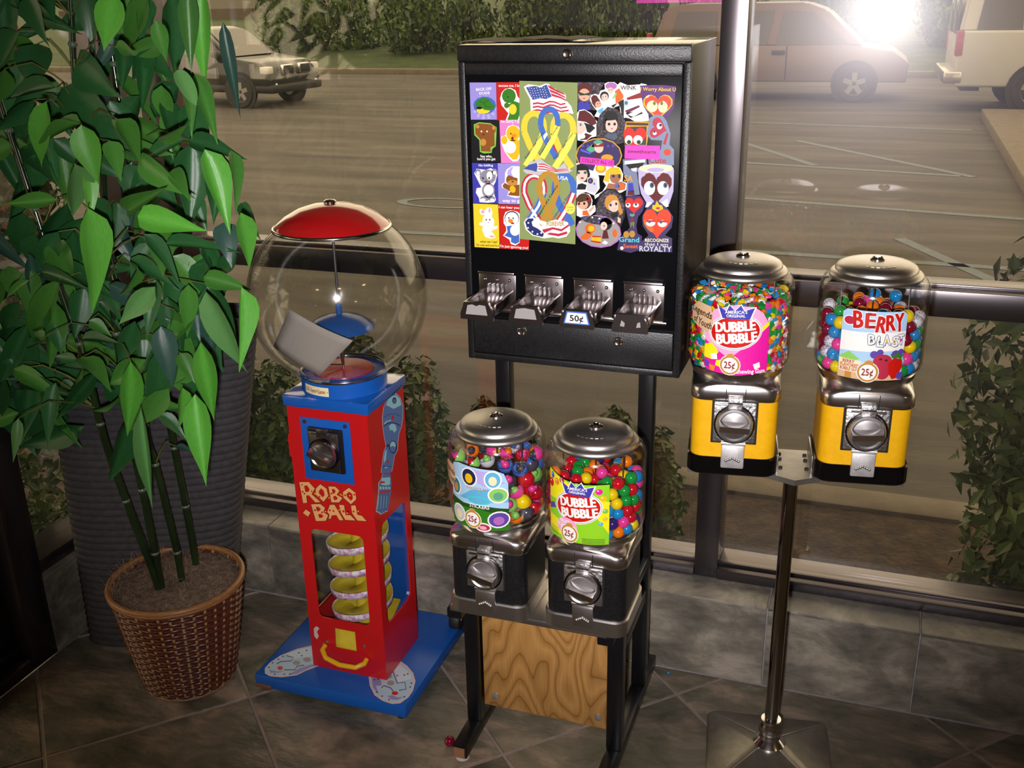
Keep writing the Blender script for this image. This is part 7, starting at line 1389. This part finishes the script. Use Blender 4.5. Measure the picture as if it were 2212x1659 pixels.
for k in order:
    nm, l = names.get(k, ('die_cut_sticker', None))
    base = .0003 if k.startswith('card_') else (.0016 if k == 'ribbon_card' else (.0012 + .0002 * order.index(k) if k.startswith('sticker') else .0066))
    print_flat(nm, PRINT[k], cb, cabp, base, l)
# papers lying on the cabinet
for k, (x, y, w, d, a, l) in enumerate(((-.15, .14, .21, .15, .08, 'white paper sheet lying on the left of the black cabinet'), (-.06, .15, .16, .12, -.25, 'second paper sheet overlapping on top of the black cabinet'))):
    mb = MB()
    n = 6
    vs = []
    for zz in (0, .0008):
        for i in range(n + 1):
            for j in range(3):
                vs.append((-w / 2 + w * i / n, -d / 2 + d * j / 2, zz + .001 + k * .003 + .003 * math.sin(i * 1.1 + k) ** 2))
    m1 = (n + 1) * 3
    fs = []
    for i in range(n):
        for j in range(2):
            q = (i * 3 + j, (i + 1) * 3 + j, (i + 1) * 3 + j + 1, i * 3 + j + 1)
            fs += [q, tuple(m1 + v for v in reversed(q))]
    mb.add(vs, fs)
    o = mb.build('paper_sheet', WHITEP, None, 60)
    o.location = (-.547 + x, 1.88 + y, .919 + .6125)
    o.rotation_euler = (0, 0, a)
    tag(o, l, 'paper', 'papers on the cabinet')

# ================================================================== ROBO BALL MACHINE
RBX, RBY = -1.1236, 1.9925
rb_ = thing('prize_ball_machine', 'red and blue prize ball machine with clear globe', 'vending machine', (RBX, RBY, 0))
def rp(name, mb, m, parent=rb_, smooth=40, label=None):
    return mb.build(name, m, parent, smooth, label=label)
# base platform (x -.227..+.183, y from -.1725)
base = rp('base_platform', MB().box(-.225, .187, -.1725, .215, .012, .047, b=.004), BLUE)
for x, y in ((-.20, -.15), (.165, -.15), (-.20, .19)):
    rp('foot_pad', MB().cyl((x, y, 0), (x, y, .013), .012, n=12), RUBBER, base)
rp('chipped_corner', MB().box(-.2254, -.180, -.1735, -.150, .0105, .022, b=.002), mat('bare_rusty_wood', (.22, .07, .03), .8), base)
wh = rp('rear_castor', MB().lathe([(.010, -.014), (.026, -.014), (.030, -.008), (.030, .008), (.026, .014), (.010, .014)], 24, M=Matrix.Translation((.175, .185, .062)) @ Matrix.Rotation(PI / 2, 4, 'Y')), RUBBER, base)
rp('axle_cap', MB().lathe([(.009, -.016), (.009, .016), (0, .016)], 14, M=Matrix.Translation((.175, .185, .062)) @ Matrix.Rotation(PI / 2, 4, 'Y')), CHROME, wh)
# column shell from four panels with openings
HW, D0, D1, ZB, ZC = .1018, -.0945, .0945, .047, .757
front_o = [(-HW, ZB), (HW, ZB), (HW, ZC), (-HW, ZC)]
win_f = rrect(-.0715, .0672, .196, .441, .014)
prz = [(-.033, .114), (.0245, .114), (.0245, .171), (-.033, .171)]
col = rp('front_panel', MB().prism(front_o, D0, D0 + .003, holes=[list(reversed(win_f)), list(reversed(prz))]), RED, smooth=20)
def side(sx, hole):
    m = MB()
    P = [(D0 + .003, ZB), (D1, ZB), (D1, ZC), (D0 + .003, ZC)]
    M = Matrix(((0, 1, 0, 0), (1, 0, 0, 0), (0, 0, 1, 0), (0, 0, 0, 1)))
    x0, x1 = (HW - .003, HW) if sx > 0 else (-HW, -HW + .003)
    m.prism(P, x0, x1, holes=[list(reversed(hole))] if hole else (), M=M)
    return m
win_s = rrect(-.070, .068, .190, .462, .02)
rp('side_panel', side(1, win_s), RED, smooth=20)
rp('side_panel', side(-1, win_s), RED, smooth=20)
rp('back_panel', MB().box(-HW + .003, HW - .003, D1 - .003, D1, ZB, ZC), RED)
rp('back_liner', MB().box(-HW + .004, HW - .004, D1 - .006, D1 - .0032, .11, .47), BLUE)
rp('rear_plate', MB().box(-.075, .075, D1, D1 + .003, .20, .66, b=.001), mat('dark_blue_rear', (.01, .03, .12), .4))
rp('rear_handle', MB().tube([(-.055, D1, .71), (-.055, D1 + .03, .712), (.055, D1 + .03, .712), (.055, D1, .71)], .009, 8), RUBBER, smooth=60)
rp('inner_floor', MB().box(-HW + .003, HW - .003, D0 + .003, D1 - .003, .105, .110), RED)
rp('inner_ceiling', MB().box(-HW + .003, HW - .003, D0 + .003, D1 - .003, .470, .476), RED)
rp('front_window', MB().box(-.078, .074, D0 + .0035, D0 + .0055, .19, .447), GLASS_JAR)
rp('side_window', MB().box(HW - .0055, HW - .0035, -.076, .074, .184, .468), GLASS_JAR)
rp('side_window', MB().box(-HW + .0035, -HW + .0055, -.076, .074, .184, .468), GLASS_JAR)
# yellow prize hatch: folded card behind the square hole
rp('prize_hatch', MB().add([(-.036, D0 + .006, .111), (.028, D0 + .006, .111), (.028, D0 + .005, .174), (-.036, D0 + .014, .174), (-.036, D0 + .016, .111), (.028, D0 + .016, .111), (.028, D0 + .020, .174), (-.036, D0 + .020, .174)],
   [(0, 1, 2), (0, 2, 3), (4, 5, 6, 7), (0, 1, 5, 4), (1, 2, 6, 5), (2, 3, 7, 6), (3, 0, 4, 7)]), YELP)
# spiral ramp: yellow trough, patterned outer band
BAND = noise_mat('patterned_band', 'f4f2f4', 'd79ac8', 90, .5, lo=.42, hi=.56, c3='e9dfee')
tz = MB()
bz = MB()
turns, pitch, z_t = 4.6, .0615, .440
r0, r1 = .016, .076
N_ = 120
vs, fs, bv, bf = [], [], [], []
for i in range(N_ + 1):
    a = -PI / 2 - 2 * PI * turns * i / N_ + .6
    z = z_t - pitch * turns * i / N_
    c, s = math.cos(a), math.sin(a)
    for rr, dz in ((r0, .004), (r0 + .025, -.006), (r1 - .006, -.002), (r1, .010), (r1, .030)):
        vs.append((rr * c, rr * s, z + dz))
    for rr, dz in ((r1 + .0012, -.004), (r1 + .0012, .014)):
        bv.append((rr * c, rr * s, z + dz))
for i in range(N_):
    for k in range(3):
        fs.append((i * 5 + k, i * 5 + k + 1, i * 5 + 6 + k, i * 5 + 5 + k))
    bf.append((i * 2, i * 2 + 1, i * 2 + 3, i * 2 + 2))
vs4 = vs
def thick(vs, fs, name, m, t):
    o = MB().add(vs, fs).build(name, m, rb_, 60)
    md = o.modifiers.new('thickness', 'SOLIDIFY')
    md.thickness = t
    return o
thick(vs4, fs, 'spiral_ramp', YELP, .0012)
# outer wall of the ramp at the back half (yellow), band at the front of every turn
fs2 = []
for i in range(N_):
    a = -PI / 2 - 2 * PI * turns * (i + .5) / N_ + .6
    fs2.append((i * 5 + 3, i * 5 + 4, i * 5 + 9, i * 5 + 8))
thick(bv, bf, 'ramp_band', BAND, .0008)
rp('ramp_core', MB().cyl((0, 0, .11), (0, 0, .47), .016, n=16), YELP)
rp('catch_chute', MB().add([(-.075, D0 + .008, .110), (.075, D0 + .008, .110), (.075, .06, .175), (-.075, .06, .175), (-.075, D0 + .008, .1105), (.075, D0 + .008, .1105), (.075, .06, .180), (-.075, .06, .180)],
   [(0, 1, 2, 3), (4, 5, 6, 7), (0, 1, 5, 4), (1, 2, 6, 5), (2, 3, 7, 6), (3, 0, 4, 7)]), YELP)
# coin plate
cp = rp('coin_panel', MB().box(-.0685, .0575, D0 - .003, D0, .5745, .729, b=.001), BLUE)
rp('coin_bezel', MB().box(-.049, .040, D0 - .010, D0 - .002, .600, .710, b=.004), mat('black_bezel', (.01, .01, .01), .3), cp)
mk = thing('coin_mechanism', None, None)
mk.parent = rb_
mk.location = (-.0045, 0, 0)
coin_mech(mk, D0 - .010, .606, .074, .097, R(-24), False, mat('aged_chrome', (.28, .26, .25), .3, 1.0), mat('aged_knob', (.45, .42, .41), .24, 1.0))
for x, z in ((-.057, .719), (.046, .719)):
    rp('panel_screw', MB().lathe([(.005, 0), (.0045, .002), (0, .003)], 10, M=rotx_front(x, D0 - .003, z)), mat('dark_screw', (.05, .05, .06), .4, .5), cp)
for x, z in ((-.054, .128), (.048, .135), (-.065, .118)):
    rp('panel_screw', MB().lathe([(.0045, 0), (.004, .002), (0, .003)], 10, M=rotx_front(x, D0, z)), BRUSHED)
rp('pull_handle', MB().tube([(-.060, D0 - .003, .117), (-.062, D0 - .016, .112), (-.045, D0 - .030, .101), (-.005, D0 - .036, .094), (.035, D0 - .030, .091), (.052, D0 - .016, .096), (.052, D0 - .003, .100)], [.006, .0065, .0065, .0065, .0065, .0065, .006], 10), mat('yellow_handle', (.78, .42, .01), .35))
rp('lock_hasp', MB().prism(rrect(-HW - .018, -HW + .001, .612, .672, .006), D0 + .02, D0 + .045), RED)
rp('scuff_mark', MB().prism([(-.091, .136), (-.084, .128), (-.078, .138), (-.082, .15), (-.074, .162), (-.083, .166), (-.09, .158)], D0 - .0006, D0), mat('bare_scuff', (.62, .50, .50), .7))
# cap and collar
rp('top_cap', MB().box(-.108, .108, -.1005, .1005, .752, .780, b=.004), mat('blue_gloss', (.008, .105, .46), .10, 0, .8, coat=1.0))
rp('globe_collar', MB().lathe([(.098, .780), (.098, .814), (.094, .816), (.02, .816)], 48), BLUE, smooth=50)
rp('chrome_ring', MB().lathe([(.0955, .812), (.0995, .814), (.1005, .818), (.0985, .822), (.0945, .823)], 48), CHROME, smooth=60)
rp('red_disc', MB().lathe([(.070, .8165), (.069, .820), (0, .823)], 32), RED, smooth=40)
R0, ZG = .200, .991
pr = []
a_lo, a_hi = -math.asin(.1755 / R0), math.asin(.158 / R0)
for i in range(25):
    a = a_lo + (a_hi - a_lo) * i / 24
    pr.append((R0 * math.cos(a), ZG + R0 * math.sin(a)))
pr_in = [(r_ * .981, ZG + (z_ - ZG) * .981) for r_, z_ in pr]
rp('globe', MB().lathe(pr + pr_in[::-1] + pr[:1], 64), GLASS_GLOBE, smooth=80)
lidp = [(.126, 1.146), (.128, 1.150), (.122, 1.158), (.100, 1.175), (.070, 1.190), (.035, 1.199), (0, 1.201)]
rp('globe_lid', MB().lathe(lidp, 48), mat('red_lid', (.50, .008, .010), .16, 0, 1.0, coat=1.0), smooth=60)
rp('lid_rim', MB().lathe([(.122, 1.143), (.130, 1.145), (.1315, 1.1485), (.129, 1.152), (.124, 1.152)], 48), CHROME, smooth=60)
rp('lid_nut', MB().lathe([(.014, 1.198), (.014, 1.205), (.010, 1.208), (0, 1.209)], 16), CHROME, smooth=40)
rp('centre_rod', MB().cyl((0, 0, .82), (0, 0, 1.20), .0032, n=8), STEEL, smooth=60)
rp('inner_dome', MB().lathe([(.076, .916), (.079, .917), (.072, .926), (.050, .940), (.022, .948), (.007, .950), (.007, .975), (0, .976)], 40), mat('blue_dome', (.02, .10, .36), .22, 0, .6), smooth=50)
# wire fork at the rod foot
rp('wire_fork', MB().tube([(.0, 0, .828), (-.03, -.03, .836), (-.050, -.045, .870)], .002, 6).tube([(.0, 0, .828), (.02, -.04, .85), (.026, -.055, .880)], .002, 6), STEEL, smooth=60)
lettersM = [pm('letteredge'), pm('letter')]
def front2(u, v, w):
    return (u / 1000, D0 - w, v / 1000)
def grow(P, d):
    out = []
    n = len(P)
    ar = sum(P[i][0] * P[(i + 1) % n][1] - P[(i + 1) % n][0] * P[i][1] for i in range(n))
    sg = 1 if ar > 0 else -1
    for i in range(n):
        a, b, c = Vector(P[i - 1]), Vector(P[i]), Vector(P[(i + 1) % n])
        e1, e2 = (b - a).normalized(), (c - b).normalized()
        nn = Vector((e1.y + e2.y, -e1.x - e2.x)) * sg
        nn = nn.normalized() * d / max(.45, math.sqrt(max(0.0, (1 + e1.dot(e2)) / 2)))
        out.append((b.x + nn.x, b.y + nn.y))
    return out
for k, outer, holes in PRINT['robo_letters']:
    mb = MB()
    for L, m in ((0, 0), (1, 1)):
        o_ = [(x, z) for x, z in (grow(outer, 1.3) if L == 0 else outer)]
        hs_ = [(grow(h, -1.0) if L == 0 else h) for h in holes]
        loops = [o_] + [list(h) for h in hs_]
        tri = geometry.tessellate_polygon([[Vector((p[0], p[1], 0)) for p in l] for l in loops])
        flat = [p for l in loops for p in l]
        mb.add([front2(p[0], p[1], .0003 + L * .0003) for p in flat], [tuple(t_) for t_ in tri], lettersM[m])
    mb.build('decal_letter', None, rb_)
print_flat('decal_dots', PRINT['robo_dots'], rb_, front2, .0003)
print_flat('arm_decal', PRINT['robo_arm'], rb_, lambda u, v, w: (HW + w, u / 1000, v / 1000), .0003, 'blue robot arm decal')
for k in ('robo_foot_r', 'robo_foot_l'):
    print_flat('foot_decal', PRINT[k], rb_, lambda u, v, w: (u / 1000 - .02, v / 1000 - .1725, .0472 + w), .0003, 'pale blue robot foot decal')
print_curved('price_label', [Pg('cream', 0, (-34, 6), (36, 6), (36, 27), (-34, 27)), T('dred', 1, '$1.00 - Deposit 4 Quarters', -30, 12, 58, 9), E('dgrey', 1, 33, 16, 1.2, n=8)], rb_, .098, .780, -PI / 2 - R(14), label='cream price label')
# paper sign slumped in the globe
t = thing('paper_sign', 'blank grey paper sheet slumped inside the clear globe', 'paper', (RBX, RBY, 0))
A_, B_, C_, D_ = Vector((-.105, -.055, .948)), Vector((.052, -.085, .860)), Vector((-.005, -.085, .836)), Vector((-.150, -.060, .885))
C_ = Vector((.010, -.050, .826))
D_ = Vector((-.115, -.065, .852))
A_ = Vector((-.090, -.040, .945))
A2, B2, C2, D2 = Vector((-0.0734, -0.0875, 0.9798)), Vector((0.0841, -0.1005, 0.9256)), Vector((-0.0104, -0.0925, 0.8321)), Vector((-0.1378, -0.0675, 0.8815))
vs, fs = [], []
n = 6
for i in range(n + 1):
    for j in range(n + 1):
        u, v = i / n, j / n
        p = A2.lerp(B2, u).lerp(D2.lerp(C2, u), v)
        p = p + Vector((0, -.006, -.003)) * math.sin(PI * u) * .8
        vs.append(p)
for i in range(n):
    for j in range(n):
        k = i * (n + 1) + j
        fs.append((k, k + 1, k + n + 2, k + n + 1))
o = MB().add(vs, fs).build('paper', mat('grey_paper', (.42, .38, .34), .8), t, 60)
md = o.modifiers.new('thickness', 'SOLIDIFY')
md.thickness = .0006
# ================================================================== BASKET AND ARTIFICIAL PLANT
BX, BY, BZ = -1.543, 1.822, .284
bk = thing('wicker_basket', 'brown wicker basket filled with moss at the foot of the plant', 'basket', (BX, BY, 0))
RATT = noise_mat('brown_rattan', (.060, .014, .007), (.12, .030, .012), 60, .30, spec=.6)
STAKE = noise_mat('pale_rattan', (.34, .20, .085), (.46, .29, .13), 40, .5)
RIMM = noise_mat('rim_rattan', (.22, .095, .032), (.36, .17, .06), 60, .45, stretch=(1, 1, 6))
def brad(z):
    return .108 + (.157 - .108) * (z / BZ) ** .9
NS = 36
rows = 30
for r_ in range(rows):
    z = .016 + (BZ - .026) * r_ / (rows - 1)
    pts = []
    for i in range(NS * 4):
        a = 2 * PI * i / (NS * 4)
        w = .0022 * math.cos(i / 4 * PI + (PI if r_ % 2 else 0))
        rr = brad(z) + w
        pts.append((rr * math.cos(a), rr * math.sin(a), z))
    MB().tube(pts, .0050, 6, closed=True).build('weaver', RATT, bk, 80)
stake = MB()
for i in range(NS):
    a = 2 * PI * (i + .0) / NS
    P = []
    for k in range(5):
        z = .006 + (BZ - .010) * k / 4
        P.append(((brad(z)) * math.cos(a), brad(z) * math.sin(a), z))
    MB().tube(P, .0046, 5).build('stake', STAKE, bk, 80)
for z, rr, n_ in ((BZ, .0075, 1), (BZ - .006, .006, 1)):
    MB().tube([((brad(z) + (.002 if z == BZ else .004)) * math.cos(a), (brad(z) + (.002 if z == BZ else .004)) * math.sin(a), z) for a in [2 * PI * i / 48 for i in range(48)]], rr, 8, closed=True).build('rim', RIMM, bk, 80)
MB().tube([((.107) * math.cos(a), (.107) * math.sin(a), .006) for a in [2 * PI * i / 48 for i in range(48)]], .006, 8, closed=True).build('foot_ring', noise_mat('pale_foot', (.22, .13, .08), (.32, .2, .13), 40, .8), bk, 80)
MB().lathe([(0, BZ - .010), (.06, BZ - .004), (.12, BZ - .003), (.150, BZ - .010)], 40).build('moss_bed', noise_mat('moss_bed', (.085, .055, .038), (.22, .150, .110), 60, .95, bump=1.0, bscale=160), bk, 60)
rg = random.Random(6)
fib = MB()
for k in range(900):
    a = rg.uniform(0, 2 * PI)
    r_ = .150 * math.sqrt(rg.uniform(0, 1))
    if k % 6 == 0:
        a = rg.uniform(2.4, 4.0)
        r_ = .15
    p = Vector((r_ * math.cos(a), r_ * math.sin(a), BZ - .004))
    d = Vector((rg.gauss(0, .014), rg.gauss(0, .014), rg.uniform(.0, .012 if k % 6 else .028)))
    q = p + d
    q2 = q + Vector((rg.gauss(0, .012), rg.gauss(0, .012), rg.uniform(-.008, .008)))
    n = Vector((-d.y, d.x, .001)).normalized() * .0005
    fib.add([p - n, p + n, q + n, q - n, q2], [(0, 1, 2, 3), (3, 2, 4)])
fo = fib.build('moss_fibres', noise_mat('moss_fibre', (.20, .13, .085), (.34, .235, .165), 30, .9), bk)
fo['kind'] = 'stuff'

plant = thing('artificial_bamboo', 'tall artificial bamboo plant with glossy green leaves in the basket', 'plant', (BX, BY, BZ - .03))
O = Vector((BX, BY, BZ - .03))
STEM = noise_mat('dark_green_cane', (.006, .016, .005), (.016, .034, .010), 12, .16, spec=.7)
NODE = mat('cane_node', (.10, .13, .09), .3)
TWIG = noise_mat('olive_twig', (.10, .12, .022), (.17, .18, .045), 40, .5)
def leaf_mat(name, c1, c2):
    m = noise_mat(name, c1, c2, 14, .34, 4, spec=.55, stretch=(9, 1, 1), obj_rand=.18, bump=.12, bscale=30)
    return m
LM = {'b': leaf_mat('leaf_bright', (.070, .285, .030), (.120, .390, .048)), 'm': leaf_mat('leaf_mid', (.042, .160, .022), (.070, .230, .034)), 'd': leaf_mat('leaf_dark', (.015, .084, .022), (.028, .130, .034)),  # tones mix real leaf colours with flash-lit and shaded looks
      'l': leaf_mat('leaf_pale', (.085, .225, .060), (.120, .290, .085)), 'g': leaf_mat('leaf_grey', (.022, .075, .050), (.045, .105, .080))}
stems = []
for si, S in enumerate(STEMS):
    P = [Vector(p) / 1000 - O for p in S]
    # smooth resample
    Q = []
    for i in range(len(P) - 1):
        p0, p1, p2, p3 = P[max(i - 1, 0)], P[i], P[i + 1], P[min(i + 2, len(P) - 1)]
        for k in range(4):
            t = k / 4
            Q.append(.5 * ((2 * p1) + (p2 - p0) * t + (2 * p0 - 5 * p1 + 4 * p2 - p3) * t * t + (3 * p1 - p0 - 3 * p2 + p3) * t ** 3))
    Q.append(P[-1])
    Q[0] = Q[0] - Vector((0, 0, .02))
    c = MB().tube(Q, [.0088 - .0022 * i / len(Q) for i in range(len(Q))], 10).build('cane', STEM, plant, 60)
    for i in range(3, len(Q) - 1, 5):
        d = (Q[i + 1] - Q[i - 1]).normalized()
        M = Matrix.Translation(Q[i]) @ d.to_track_quat('Z', 'Y').to_matrix().to_4x4()
        MB().lathe([(.0070, -.005), (.0098, -.001), (.0098, .002), (.0070, .006)], 10, M=M).build('cane_node', NODE, c, 60)
    stems.append(Q)
def leaf_mesh(name, curl, fold, m, blunt=False):
    mb = MB()
    n = 9
    vs, fs = [], []
    for i in range(n + 1):
        t = i / n
        w = (math.sin(PI * t ** .62) ** .95) * (1 - .5 * t * t) * .58 if not blunt else (math.sin(PI * t ** .9) ** .55) * .5
        w = max(w, .004)
        z = -curl * t * t
        vs += [(-w, t, z + fold * w * .6 + .012 * math.sin(t * 9)), (-w * .5, t, z + fold * w * .22), (0, t, z), (w * .5, t, z + fold * w * .22), (w, t, z + fold * w * .6 - .012 * math.sin(t * 9))]
    for i in range(n):
        for j in range(4):
            fs.append((i * 5 + j, i * 5 + j + 1, i * 5 + 6 + j, i * 5 + 5 + j))
    mb.add(vs, fs)
    return mb.mesh(name, m, 60)
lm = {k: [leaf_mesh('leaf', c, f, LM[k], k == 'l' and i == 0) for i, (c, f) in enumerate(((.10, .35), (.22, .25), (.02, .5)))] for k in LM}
CAMP = Vector((0, 0, 1.63))
rg = random.Random(42)
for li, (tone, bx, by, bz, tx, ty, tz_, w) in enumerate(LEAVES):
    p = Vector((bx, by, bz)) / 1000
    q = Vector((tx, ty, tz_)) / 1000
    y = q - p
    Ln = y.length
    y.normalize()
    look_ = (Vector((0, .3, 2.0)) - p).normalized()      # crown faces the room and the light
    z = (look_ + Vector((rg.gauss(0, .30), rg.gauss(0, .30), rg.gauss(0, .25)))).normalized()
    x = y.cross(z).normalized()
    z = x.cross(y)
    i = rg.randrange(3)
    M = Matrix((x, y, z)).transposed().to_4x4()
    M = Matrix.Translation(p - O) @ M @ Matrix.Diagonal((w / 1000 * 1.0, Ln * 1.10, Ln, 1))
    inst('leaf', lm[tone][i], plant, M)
    if li < N_FRONT_LEAVES:
        best = min((s_ for Q in stems for s_ in Q), key=lambda s_: (s_ - (p - O)).length + .9 * abs((s_ - (p - O)).z + .07))
        a = p - O
        mid = best.lerp(a, .6) + Vector((0, 0, .03))
        L_ = (a - best).length
        if L_ < .32:
            MB().tube([best, best.lerp(mid, .5) + Vector((0, 0, .006)), mid, a], [.0022, .0019, .0016, .0012], 5).build('twig', TWIG, plant, 80)

# ================================================================== ROLLED RIBBED MAT IN THE CORNER
t = thing('rolled_floor_mat', 'charcoal ribbed floor mat rolled into a loose cone in the corner', 'floor mat', (-1.755, 2.000, 0), R(22))
MATM = noise_mat('charcoal_mat', (.030, .028, .031), (.048, .045, .049), 60, .8, bump=.2, bscale=200)
nz_, na = 230, 48
H_ = .89
vs, fs = [], []
for k in range(nz_ + 1):
    z = H_ * k / nz_
    f = z / H_
    rx = .190 + .080 * f
    ry = .105 - .015 * f
    oy = .012 * f
    ox = .000 + .085 * f
    for i in range(na + 1):
        u = i / na
        a = R(205) + u * R(440)
        sh = 1 - .13 * u
        rib = .0017 * math.sin(z / H_ * 2 * PI * 46)
        c_, s_ = math.cos(a), math.sin(a)
        ex = .62
        vs.append((ox + (rx * sh + rib) * math.copysign(abs(c_) ** ex, c_), oy + (ry * sh + rib) * math.copysign(abs(s_) ** ex, s_), z))
for k in range(nz_):
    for i in range(na):
        b_ = k * (na + 1) + i
        fs.append((b_, b_ + 1, b_ + na + 2, b_ + na + 1))
o = MB().add(vs, fs).build('mat_sheet', MATM, t, 80)
md = o.modifiers.new('thickness', 'SOLIDIFY')
md.thickness = .006
ed = []
for u in (0.0, 1.0):
    pts = []
    for k in range(0, nz_ + 1, 4):
        pts.append(vs[k * (na + 1) + (0 if u == 0 else na)])
    MB().tube(pts, .0045, 6).build('edge_binding', RUBBER, t, 60)
